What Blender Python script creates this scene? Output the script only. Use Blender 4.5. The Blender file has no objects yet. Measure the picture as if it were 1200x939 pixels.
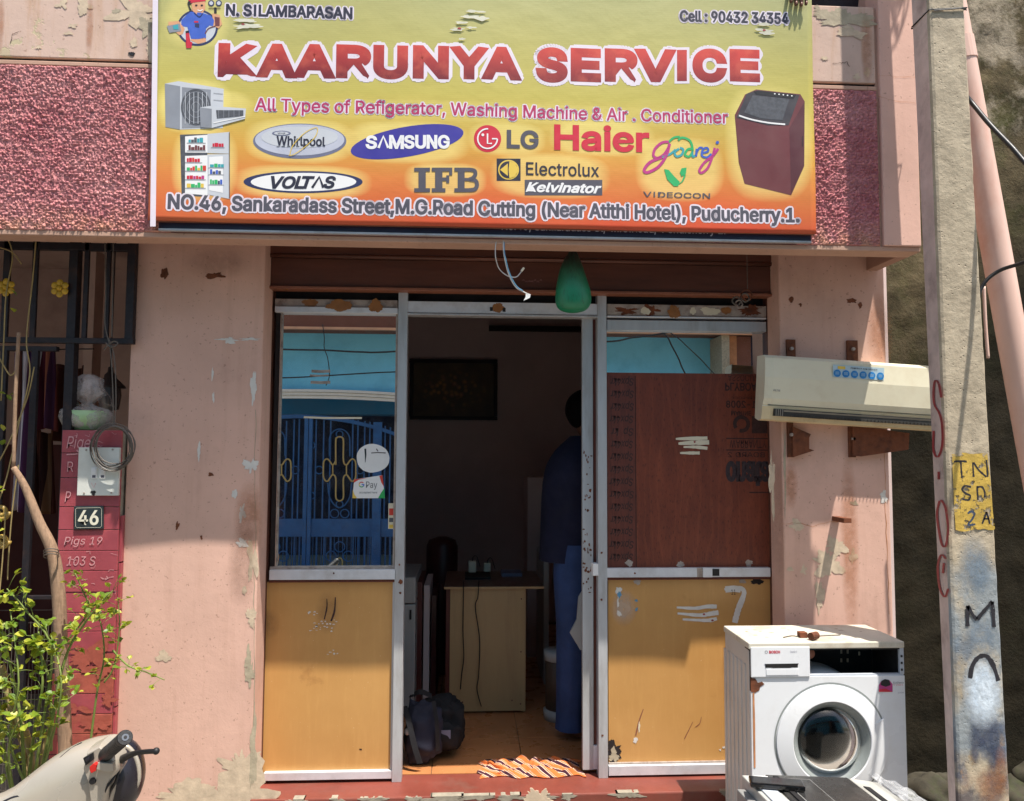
import bpy, bmesh, math, random
from mathutils import Vector, Matrix, noise

random.seed(7)
SC = bpy.context.scene
COL = SC.collection
PI = math.pi
rad = math.radians

# ------------------------------------------------------------------ camera
CAM = Vector((0, -3.4, 1.6))
YAW, PITCH, ROLL, F = rad(3.1), rad(3.68), 0.0045, 900.0
fw = Vector((math.sin(YAW) * math.cos(PITCH), math.cos(YAW) * math.cos(PITCH), math.sin(PITCH))).normalized()
r0 = fw.cross(Vector((0, 0, 1))).normalized()
u0 = r0.cross(fw).normalized()
RT = (r0 + ROLL * u0).normalized()
UP = RT.cross(fw).normalized()
cd = bpy.data.cameras.new('camera')
cam = bpy.data.objects.new('camera', cd)
COL.objects.link(cam)
cam.matrix_world = Matrix(((RT.x, UP.x, -fw.x, CAM.x), (RT.y, UP.y, -fw.y, CAM.y), (RT.z, UP.z, -fw.z, CAM.z), (0, 0, 0, 1)))
cd.sensor_width = 36
cd.lens = 27.0
cd.clip_start = 0.05
cd.clip_end = 500
SC.camera = cam

# ------------------------------------------------------------------ light
SUN = Vector((-0.73, 1.0, -3.4)).normalized()
world = bpy.data.worlds.new('World')
SC.world = world
world.use_nodes = True
wn = world.node_tree.nodes
wl = world.node_tree.links
sky = wn.new('ShaderNodeTexSky')
sky.sky_type = 'NISHITA'
sky.sun_disc = False
sky.sun_elevation = math.asin(-SUN.z)
sky.sun_rotation = math.atan2(0.73, -1.0)
sky.air_density = 1.3
sky.dust_density = 2.5
wl.new(sky.outputs[0], wn['Background'].inputs[0])
wn['Background'].inputs[1].default_value = 0.11
ld = bpy.data.lights.new('sun', 'SUN')
ld.energy = 4.8
ld.angle = rad(0.55)
ld.color = (1.0, 0.94, 0.86)
sun = bpy.data.objects.new('sun', ld)
COL.objects.link(sun)
sun.rotation_euler = SUN.to_track_quat('-Z', 'Y').to_euler()
SC.view_settings.view_transform = 'Standard'
SC.view_settings.look = 'None'
SC.view_settings.exposure = 0.72
SC.view_settings.gamma = 1.0
SC.cycles.max_bounces = 10
SC.cycles.diffuse_bounces = 8
SC.cycles.use_denoising = True

# ------------------------------------------------------------------ projection helper
def at(px, py, Y):
    """point of the vertical plane y=Y that the photograph shows at pixel (px, py)"""
    d = fw + RT * ((px - 600) / F) - UP * ((py - 469.5) / F)
    t = (Y - CAM.y) / d.y
    return CAM + d * t

def atz(px, py, Z):
    d = fw + RT * ((px - 600) / F) - UP * ((py - 469.5) / F)
    t = (Z - CAM.z) / d.z
    return CAM + d * t

def refl(px, py, Y):
    """point at y=Y (behind the camera) whose mirror image in the glass (y=0) is at the pixel"""
    p = at(px, py, -Y)
    return Vector((p.x, Y, p.z))

def mirror_glass(p):
    return p

# ------------------------------------------------------------------ materials
def lin(c):
    return tuple(((v / 255) / 12.92 if v / 255 <= 0.04045 else (((v / 255) + 0.055) / 1.055) ** 2.4) for v in c) + (1.0,)

class NT:
    def __init__(s, name):
        s.m = bpy.data.materials.new(name)
        s.m.use_nodes = True
        s.t = s.m.node_tree
        s.b = s.t.nodes['Principled BSDF']
        s.out = s.t.nodes['Material Output']
        s.tc = s.t.nodes.new('ShaderNodeTexCoord')
        s.pos = s.t.nodes.new('ShaderNodeNewGeometry').outputs['Position']
    def n(s, typ, **kw):
        o = s.t.nodes.new(typ)
        for k, v in kw.items():
            setattr(o, k, v)
        return o
    def l(s, a, b):
        s.t.links.new(a, b)
    def noise(s, scale, detail=4, rough=0.55, stretch=(1, 1, 1), off=(0, 0, 0)):
        mp = s.n('ShaderNodeMapping')
        mp.inputs['Scale'].default_value = stretch
        mp.inputs['Location'].default_value = off
        s.l(s.pos, mp.inputs[0])
        nz = s.n('ShaderNodeTexNoise')
        nz.inputs['Scale'].default_value = scale
        nz.inputs['Detail'].default_value = detail
        nz.inputs['Roughness'].default_value = rough
        s.l(mp.outputs[0], nz.inputs['Vector'])
        return nz.outputs['Fac']
    def ramp(s, fac, a, b, ca=0.0, cb=1.0):
        mr = s.n('ShaderNodeMapRange')
        mr.inputs[1].default_value = a
        mr.inputs[2].default_value = b
        mr.inputs[3].default_value = ca
        mr.inputs[4].default_value = cb
        mr.clamp = True
        s.l(fac, mr.inputs[0])
        return mr.outputs[0]
    def mix(s, fac, a, b, mode='MIX'):
        mx = s.n('ShaderNodeMix', data_type='RGBA', blend_type=mode)
        if isinstance(fac, (int, float)):
            mx.inputs[0].default_value = fac
        else:
            s.l(fac, mx.inputs[0])
        for i, v in ((6, a), (7, b)):
            if isinstance(v, tuple):
                mx.inputs[i].default_value = v
            else:
                s.l(v, mx.inputs[i])
        return mx.outputs[2]
    def math(s, op, a, b=None):
        mm = s.n('ShaderNodeMath', operation=op)
        mm.use_clamp = op in ('ADD',)
        for i, v in ((0, a), (1, b)):
            if v is None:
                continue
            if isinstance(v, (int, float)):
                mm.inputs[i].default_value = v
            else:
                s.l(v, mm.inputs[i])
        return mm.outputs[0]
    def xyz(s):
        sp = s.n('ShaderNodeSeparateXYZ')
        s.l(s.pos, sp.inputs[0])
        return sp.outputs
    def color(s, c):
        if isinstance(c, tuple):
            s.b.inputs['Base Color'].default_value = c
        else:
            s.l(c, s.b.inputs['Base Color'])
    def rough(s, r):
        if isinstance(r, (int, float)):
            s.b.inputs['Roughness'].default_value = r
        else:
            s.l(r, s.b.inputs['Roughness'])
    def bump(s, h, strength=0.3, dist=0.005):
        bp = s.n('ShaderNodeBump')
        bp.inputs['Strength'].default_value = strength
        bp.inputs['Distance'].default_value = dist
        s.l(h, bp.inputs['Height'])
        s.l(bp.outputs[0], s.b.inputs['Normal'])
    def spec(s, v):
        s.b.inputs['Specular IOR Level'].default_value = v
    def metal(s, v):
        s.b.inputs['Metallic'].default_value = v

def plain(name, c, rough=0.5, metal=0.0, var=0.15, scale=12, bump=0.0, bscale=60, spec=0.5, stretch=(1, 1, 1), dirt=None, dirt_amt=0.35, dscale=5):
    """general procedural material: base colour, tonal variation, optional dirt blotches and fine relief"""
    t = NT(name)
    base = lin(c)
    dark = tuple(v * (1 - var) for v in base[:3]) + (1,)
    light = tuple(min(1, v * (1 + var * 0.7)) for v in base[:3]) + (1,)
    fac = t.ramp(t.noise(scale, 5, 0.6, stretch), 0.3, 0.7)
    colr = t.mix(fac, dark, light)
    if dirt is not None:
        f2 = t.ramp(t.noise(dscale, 8, 0.68, stretch, (3.1, 7.7, 1.3)), 0.5, 0.72, 0, dirt_amt)
        colr = t.mix(f2, colr, lin(dirt))
    t.color(colr)
    t.rough(t.ramp(t.noise(scale * 2.3, 4), 0.3, 0.7, max(0.03, rough - 0.08), min(1, rough + 0.08)))
    t.metal(metal)
    t.spec(spec)
    if bump > 0:
        t.bump(t.noise(bscale, 5, 0.6), bump, 0.004)
    return t.m

def wall_paint(name, c, peel=(215, 200, 172), stain=(150, 105, 80), peel_lo=0.66, streak=0.2, grime=0.25):
    """aged painted plaster: fading, rusty streaks, speckles, chipped paint"""
    t = NT(name)
    base = lin(c)
    d = tuple(v * 0.86 for v in base[:3]) + (1,)
    l = tuple(min(1, v * 1.08) for v in base[:3]) + (1,)
    col = t.mix(t.ramp(t.noise(2.2, 6, 0.6), 0.3, 0.7), d, l)
    col = t.mix(t.ramp(t.noise(5, 6, 0.65, (3.5, 3.5, 0.35)), 0.52, 0.78, 0, streak), col, lin(stain))
    col = t.mix(t.ramp(t.noise(3.1, 9, 0.7, (1, 1, 1), (9, 4, 2)), 0.55, 0.8, 0, grime), col, lin((112, 88, 74)))
    spk = t.ramp(t.noise(75, 3, 0.5), 0.66, 0.72, 0, 0.45)
    col = t.mix(spk, col, lin((130, 96, 82)))
    n1 = t.noise(3.3, 10, 0.62, (1, 1, 1), (5.5, 1, 8))
    msk = t.ramp(n1, peel_lo, peel_lo + 0.012)
    col = t.mix(msk, col, t.mix(t.ramp(t.noise(30, 5), 0.3, 0.7), lin(peel), lin((190, 172, 145))))
    t.color(col)
    t.rough(0.78)
    t.spec(0.25)
    h = t.math('ADD', t.math('MULTIPLY', t.noise(26, 6, 0.6), 0.5), t.math('MULTIPLY', t.noise(160, 4, 0.6), 0.12))
    h = t.math('SUBTRACT', h, t.math('MULTIPLY', msk, 0.22))
    t.bump(h, 0.55, 0.004)
    return t.m

M = {}
M['pink'] = wall_paint('pink_painted_plaster', (215, 175, 157), peel_lo=0.71)
M['parapet'] = wall_paint('faded_peeling_pink_plaster', (208, 180, 164), peel=(198, 186, 150), stain=(178, 130, 80), peel_lo=0.60, streak=0.55, grime=0.3)
M['pilaster'] = wall_paint('smooth_pink_plaster', (222, 182, 166), peel_lo=0.74, streak=0.1, grime=0.15)
M['lip'] = wall_paint('dusty_pink_slab_edge', (190, 154, 134), peel_lo=0.68, stain=(120, 95, 75))
M['soffit'] = plain('dusty_brown_pink_soffit', (160, 122, 104), 0.9, var=.15, scale=4, bump=.2, dirt=(110, 80, 66), dirt_amt=.5)
M['peel'] = plain('bare_cream_plaster', (204, 184, 158), 0.85, var=0.2, scale=25, bump=0.4, bscale=40, dirt=(165, 150, 128), dscale=12)
M['peel_grey'] = plain('bare_grey_cement', (176, 164, 140), 0.9, var=0.2, scale=25, bump=0.5, bscale=40, dirt=(120, 112, 98), dscale=12)
M['primer'] = plain('white_filler', (214, 210, 202), 0.7, var=0.1, scale=30)

def m_rough():
    t = NT('roughcast_maroon_pink')
    base = t.mix(t.ramp(t.noise(5, 5, 0.6), 0.35, 0.68), lin((190, 118, 124)), lin((212, 152, 152)))
    base = t.mix(t.ramp(t.noise(90, 3, 0.5), 0.5, 0.62, 0, 0.45), base, lin((214, 150, 140)))
    base = t.mix(t.ramp(t.noise(60, 3, 0.5, (1, 1, 1), (4, 4, 4)), 0.6, 0.7, 0, 0.5), base, lin((132, 60, 72)))
    z = t.xyz()[2]
    low = t.ramp(z, 2.52, 2.42, 0, 0.5)
    base = t.mix(t.math('MULTIPLY', low, t.ramp(t.noise(14, 5), 0.4, 0.6)), base, lin((214, 165, 122)))
    t.color(base)
    t.rough(1.0)
    t.spec(0.0)
    t.bump(t.noise(210, 4, 0.7), 0.5, 0.003)
    return t.m
M['roughcast'] = m_rough()

M['alu'] = plain('dull_aluminium', (188, 190, 192), 0.42, metal=0.3, var=0.1, scale=20, stretch=(1, 1, 0.2), bump=0.05, dirt=(120, 104, 88), dirt_amt=0.5, dscale=9)
M['alu_light'] = plain('bright_aluminium', (214, 216, 220), 0.38, metal=0.2, var=0.08, scale=18, dirt=(150, 132, 112), dirt_amt=0.4, dscale=7)
M['alu_dirty'] = plain('grimy_aluminium', (172, 160, 150), 0.6, metal=0.25, var=0.2, scale=30, dirt=(96, 66, 54), dirt_amt=0.85, dscale=16)
M['tape'] = plain('brown_parcel_tape', (148, 98, 48), 0.4, var=0.2, scale=40)
M['rubber'] = plain('black_rubber', (26, 26, 27), 0.6, var=0.3, scale=40)
M['dark_gap'] = plain('dark_blackened_channel', (34, 26, 26), 0.8, var=0.3)

def m_ochre():
    t = NT('ochre_laminate_panel')
    base = t.mix(t.ramp(t.noise(2.2, 6, 0.6), 0.3, 0.7), lin((186, 138, 78)), lin((202, 154, 92)))
    base = t.mix(t.ramp(t.noise(9, 7, 0.7, (4, 1, 0.5)), 0.5, 0.8, 0, 0.25), base, lin((222, 176, 110)))
    base = t.mix(t.ramp(t.noise(3.5, 9, 0.7, (1, 1, 1), (2, 8, 5)), 0.62, 0.76, 0, 0.5), base, lin((120, 70, 32)))
    base = t.mix(t.ramp(t.noise(120, 2, 0.5), 0.72, 0.76, 0, 0.5), base, lin((236, 220, 190)))
    t.color(base)
    t.rough(t.ramp(t.noise(6, 6, 0.6), 0.3, 0.7, 0.32, 0.5))
    t.bump(t.noise(30, 4, 0.5, (4, 1, 0.5)), 0.06, 0.003)
    return t.m
M['ochre'] = m_ochre()

def m_ply():
    t = NT('red_brown_plywood')
    base = t.mix(t.ramp(t.noise(4.5, 8, 0.62, (2.2, 1, 0.8)), 0.3, 0.7), lin((98, 44, 28)), lin((124, 60, 38)))
    w = t.n('ShaderNodeTexWave', wave_type='BANDS', bands_direction='X')
    w.inputs['Scale'].default_value = 3.0
    w.inputs['Distortion'].default_value = 14
    w.inputs['Detail'].default_value = 4
    w.inputs['Detail Scale'].default_value = 1.2
    mp = t.n('ShaderNodeMapping')
    mp.inputs['Scale'].default_value = (2.4, 1, 0.5)
    t.l(t.tc.outputs['Object'], mp.inputs[0])
    t.l(mp.outputs[0], w.inputs['Vector'])
    base = t.mix(t.ramp(w.outputs['Fac'], 0.75, 1, 0, 0.16), base, lin((160, 86, 54)))
    base = t.mix(t.ramp(t.noise(110, 3, 0.5, (1.6, 1, 0.4)), 0.55, 0.7, 0, 0.6), base, lin((60, 24, 16)))
    t.color(base)
    t.rough(0.42)
    t.bump(t.noise(80, 4, 0.5, (3, 1, 0.5)), 0.12, 0.003)
    return t.m
M['ply'] = m_ply()
M['ply_edge'] = plain('darker_plywood_strip', (98, 46, 34), 0.5, var=0.3, scale=25, stretch=(4, 1, 0.5))
M['stamp'] = plain('faded_black_stamp_ink', (58, 32, 28), 0.6, var=0.5, scale=70)
M['stamp_blue'] = plain('faded_blue_marker', (52, 38, 42), 0.6, var=0.5, scale=70)

def m_glass():
    t = NT('dusty_reflective_window_glass')
    nd = t.t.nodes
    nd.remove(t.b)
    gl = t.n('ShaderNodeBsdfGlossy')
    gl.inputs['Roughness'].default_value = 0.0
    gl.inputs['Color'].default_value = (0.92, 0.98, 1.0, 1)
    tr = t.n('ShaderNodeBsdfTransparent')
    tr.inputs['Color'].default_value = (0.25, 0.28, 0.3, 1)
    df = t.n('ShaderNodeBsdfDiffuse')
    df.inputs['Color'].default_value = lin((150, 150, 145))
    m1 = t.n('ShaderNodeMixShader')
    m1.inputs[0].default_value = 0.86
    t.l(tr.outputs[0], m1.inputs[1])
    t.l(gl.outputs[0], m1.inputs[2])
    m2 = t.n('ShaderNodeMixShader')
    t.l(t.ramp(t.noise(14, 8, 0.7), 0.4, 0.8, 0.0, 0.10), m2.inputs[0])
    t.l(m1.outputs[0], m2.inputs[1])
    t.l(df.outputs[0], m2.inputs[2])
    t.l(m2.outputs[0], t.out.inputs[0])
    return t.m
M['glass'] = m_glass()

M['brown_metal'] = plain('brown_painted_shutter_steel', (98, 58, 44), 0.5, var=0.25, scale=8, stretch=(0.4, 1, 3), bump=0.1, dirt=(60, 36, 30), dirt_amt=0.6)
M['brown_light'] = plain('worn_brown_shutter_edge', (140, 88, 66), 0.5, var=0.2, scale=14)
M['oxide'] = plain('red_oxide_cement', (124, 62, 50), 0.5, var=0.2, scale=6, bump=0.15, bscale=50, dirt=(120, 98, 86), dirt_amt=0.55, dscale=4)
M['cement'] = plain('rough_grey_cement', (150, 142, 126), 0.9, var=0.25, scale=30, bump=0.5, bscale=50)
M['tile_orange'] = plain('glazed_orange_floor_tile', (186, 124, 78), 0.3, var=0.1, scale=5, dirt=(150, 92, 52))
M['tile_joint'] = plain('dark_tile_joint', (110, 78, 56), 0.9)
M['room'] = plain('dim_grey_wall_paint', (214, 196, 192), 0.85, var=0.1, scale=2, dirt=(186, 168, 164), dscale=2)
M['porch'] = plain('porch_grey_pink_plaster', (186, 164, 154), 0.9, var=0.15, scale=3, dirt=(110, 84, 76), dscale=3)
M['porch_low'] = plain('porch_dark_maroon_paint', (84, 46, 44), 0.8, var=0.2, scale=3)
M['iron'] = plain('dark_blue_gate_enamel', (22, 17, 24), 0.6, var=0.3, scale=30, bump=0.1, dirt=(70, 44, 34), dirt_amt=0.6, dscale=18)
M['flower'] = plain('yellow_enamel', (190, 150, 34), 0.45, var=0.2, scale=40)
M['tile_red'] = plain('glazed_dark_red_wall_tile', (160, 74, 82), 0.35, var=0.15, scale=10, bump=0.08, dirt=(196, 96, 92), dirt_amt=0.5, dscale=9)
M['tile_worn'] = plain('weathered_orange_red_tile', (166, 84, 68), 0.6, var=0.25, scale=22, bump=0.25, dirt=(160, 56, 66), dirt_amt=0.85, dscale=7)
M['chalk'] = plain('white_chalk', (206, 150, 152), 0.95, var=0.2, scale=50)
M['switch'] = plain('ivory_switch_plate', (212, 214, 206), 0.4, var=0.05, scale=10, dirt=(170, 168, 155), dscale=6)
M['slate'] = plain('dark_green_slate_plate', (42, 52, 54), 0.4, var=0.2, scale=25)
M['white'] = plain('white_paint', (226, 226, 224), 0.5, var=0.04)
M['offwhite'] = plain('cream_white_paint', (216, 208, 184), 0.5, var=0.06)
M['black'] = plain('matt_black', (22, 22, 24), 0.55, var=0.2)
M['wire'] = plain('black_cable_sheath', (24, 24, 26), 0.45, var=0.2, scale=60)
M['wire_grey'] = plain('grey_brown_wire', (96, 88, 80), 0.5, var=0.2, scale=60)
M['wire_white'] = plain('white_flex', (196, 194, 190), 0.5)
M['wire_blue'] = plain('pale_blue_flex', (90, 150, 185), 0.5)
M['rust'] = plain('rusty_steel', (112, 62, 36), 0.85, var=0.4, scale=30, bump=0.4, dirt=(56, 32, 24), dirt_amt=0.85, dscale=14)
M['rust_stain'] = plain('rust_stained_plaster', (186, 126, 84), 0.85, var=0.25, scale=14, bump=0.2)

def m_pole():
    t = NT('weathered_concrete_pole')
    x, y, z = t.xyz()
    base = t.mix(t.ramp(t.noise(9, 8, 0.65), 0.3, 0.7), lin((150, 138, 118)), lin((192, 178, 154)))
    v = t.n('ShaderNodeTexVoronoi')
    v.inputs['Scale'].default_value = 85
    t.l(t.tc.outputs['Object'], v.inputs['Vector'])
    pit = t.ramp(v.outputs['Distance'], 0.05, 0.30, 1, 0)
    pit = t.math('MULTIPLY', pit, t.ramp(t.noise(40, 4, 0.6), 0.52, 0.6))
    base = t.mix(t.math('MULTIPLY', pit, 0.7), base, lin((84, 76, 64)))
    nz = t.noise(11, 7, 0.65)
    def band(z0, z1, c, amt, lo=0.42, hi=0.58, off=(0, 0, 0), sc=9):
        nonlocal base
        a = t.ramp(z, z0 - 0.03, z0 + 0.03)
        b = t.ramp(z, z1 - 0.03, z1 + 0.03, 1, 0)
        m = t.math('MULTIPLY', a, b)
        m = t.math('MULTIPLY', m, t.ramp(t.noise(sc, 6, 0.6, (1, 1, 0.7), off), lo, hi, 0, amt))
        base = t.mix(m, base, lin(c))
    band(0.55, 1.2, (132, 146, 156), 0.75, 0.35, 0.55)
    band(0.80, 1.15, (96, 112, 128), 0.7, 0.48, 0.6, (3, 3, 3))
    band(0.45, 0.80, (70, 84, 108), 0.75, 0.45, 0.58, (1, 5, 2))
    band(0.0, 0.48, (128, 92, 70), 0.7, 0.45, 0.6, (6, 5, 2))
    band(0.0, 0.5, (70, 74, 86), 0.7, 0.5, 0.6, (8, 1, 2))
    band(0.2, 0.6, (190, 140, 60), 0.8, 0.58, 0.66, (8, 9, 2))
    t.color(base)
    t.rough(0.85)
    t.spec(0.3)
    h = t.math('SUBTRACT', t.math('MULTIPLY', t.noise(45, 7, 0.65), 0.8), t.math('MULTIPLY', pit, 0.6))
    t.bump(h, 0.75, 0.006)
    return t.m
M['pole'] = m_pole()
M['pole_side'] = plain('painted_pole_side', (206, 190, 184), 0.8, var=0.2, scale=9, bump=0.3, bscale=40, dirt=(112, 92, 88), dirt_amt=0.7)

def rough_paint(name, c, lo=0.40, scale=26, rough=0.6):
    """paint on rough concrete: worn off in spots, following the relief"""
    t = NT(name)
    t.color(t.mix(t.ramp(t.noise(18, 5), 0.3, 0.7), lin(c), lin(tuple(v * 0.82 for v in c))))
    t.rough(rough)
    t.bump(t.noise(45, 7, 0.65), 0.6, 0.005)
    tr = t.n('ShaderNodeBsdfTransparent')
    mx = t.n('ShaderNodeMixShader')
    t.l(t.ramp(t.noise(scale, 7, 0.7), lo, lo + 0.05), mx.inputs[0])
    t.l(tr.outputs[0], mx.inputs[1])
    t.l(t.b.outputs[0], mx.inputs[2])
    t.l(mx.outputs[0], t.out.inputs[0])
    return t.m
M['pole_yellow'] = rough_paint('yellow_paint_on_concrete', (206, 172, 76), 0.41)
M['pole_black'] = rough_paint('black_brushed_paint', (36, 34, 42), 0.30, 40)
M['pole_red'] = rough_paint('dark_red_brushed_paint', (164, 56, 62), 0.33, 40)
M['pole_navy'] = rough_paint('dark_blue_brushed_paint', (60, 74, 96), 0.36, 40)

def spray(name, c, power=1.0):
    """soft edged spray paint; the mask is a radial falloff in the object's own generated space"""
    t = NT(name)
    gr = t.n('ShaderNodeTexGradient', gradient_type='SPHERICAL')
    mp = t.n('ShaderNodeMapping')
    mp.inputs['Location'].default_value = (-1, 0, -1)
    mp.inputs['Scale'].default_value = (2, 0, 2)
    t.l(t.tc.outputs['Generated'], mp.inputs[0])
    t.l(mp.outputs[0], gr.inputs[0])
    t.color(lin(c))
    t.rough(0.45)
    t.bump(t.noise(45, 7, 0.65), 0.6, 0.005)
    tr = t.n('ShaderNodeBsdfTransparent')
    mx = t.n('ShaderNodeMixShader')
    m = t.math('MULTIPLY', t.ramp(gr.outputs['Fac'], 0.02, 0.6), t.ramp(t.noise(30, 6, 0.7), 0.3, 0.55, 0.35 * power, power))
    t.l(m, mx.inputs[0])
    t.l(tr.outputs[0], mx.inputs[1])
    t.l(t.b.outputs[0], mx.inputs[2])
    t.l(mx.outputs[0], t.out.inputs[0])
    return t.m
M['spray_white'] = spray('white_spray_paint', (214, 226, 236), 1.0)
M['spray_blue'] = spray('blue_grey_spray_paint', (132, 150, 166), 0.5)
M['spray_navy'] = spray('navy_spray_paint', (64, 72, 96), 0.6)
M['spray_dust'] = spray('whitish_scuff', (212, 196, 180), 0.45)
M['spray_rust'] = spray('rusty_brown_stain', (176, 112, 62), 0.38)
M['spray_dark'] = spray('dark_grime_smudge', (110, 78, 58), 0.22)

M['pipe'] = plain('sun_faded_pink_pvc', (222, 186, 170), 0.5, var=0.08, scale=4, stretch=(1, 1, 0.5), dirt=(198, 130, 104), dirt_amt=0.6, dscale=4)

def m_moss_shade():
    t = NT('mossy_blackened_cement')
    base = t.mix(t.ramp(t.noise(3.0, 9, 0.66), 0.34, 0.68), lin((40, 37, 26)), lin((112, 100, 76)))
    base = t.mix(t.ramp(t.noise(2.2, 8, 0.7, (1, 1, 1), (4, 2, 6)), 0.5, 0.68, 0, 0.8), base, lin((58, 64, 28)))
    base = t.mix(t.ramp(t.noise(55, 4, 0.6), 0.6, 0.7, 0, 0.5), base, lin((108, 102, 80)))
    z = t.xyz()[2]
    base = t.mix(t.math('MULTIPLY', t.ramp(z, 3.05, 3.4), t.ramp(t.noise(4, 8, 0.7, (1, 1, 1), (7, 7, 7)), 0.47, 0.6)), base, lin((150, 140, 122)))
    shade_z = t.math('SUBTRACT', z, t.math('MULTIPLY', t.math('SUBTRACT', t.xyz()[0], 1.95), 1.0))
    base = t.mix(t.ramp(shade_z, 2.1, 1.5, 0, 0.88), base, lin((22, 20, 14)))  # darkened in colour downwards, standing in for the shade of the slab
    t.color(base)
    t.rough(0.95)
    t.spec(0.15)
    t.bump(t.noise(38, 8, 0.7), 0.8, 0.01)
    return t.m
M['moss'] = m_moss_shade()
M['moss_rock'] = plain('mossy_rubble', (58, 54, 42), 0.95, var=0.4, scale=14, bump=0.7, bscale=30, dirt=(52, 62, 28), dirt_amt=0.8, dscale=8)

def m_ground():
    t = NT('dusty_street_concrete')
    base = t.mix(t.ramp(t.noise(1.2, 9, 0.65), 0.3, 0.7), lin((112, 106, 98)), lin((140, 132, 122)))
    base = t.mix(t.ramp(t.noise(40, 4, 0.6), 0.55, 0.7, 0, 0.5), base, lin((84, 78, 72)))
    t.color(base)
    t.rough(0.92)
    t.bump(t.noise(50, 8, 0.7), 0.5, 0.01)
    return t.m
M['ground'] = m_ground()

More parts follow.
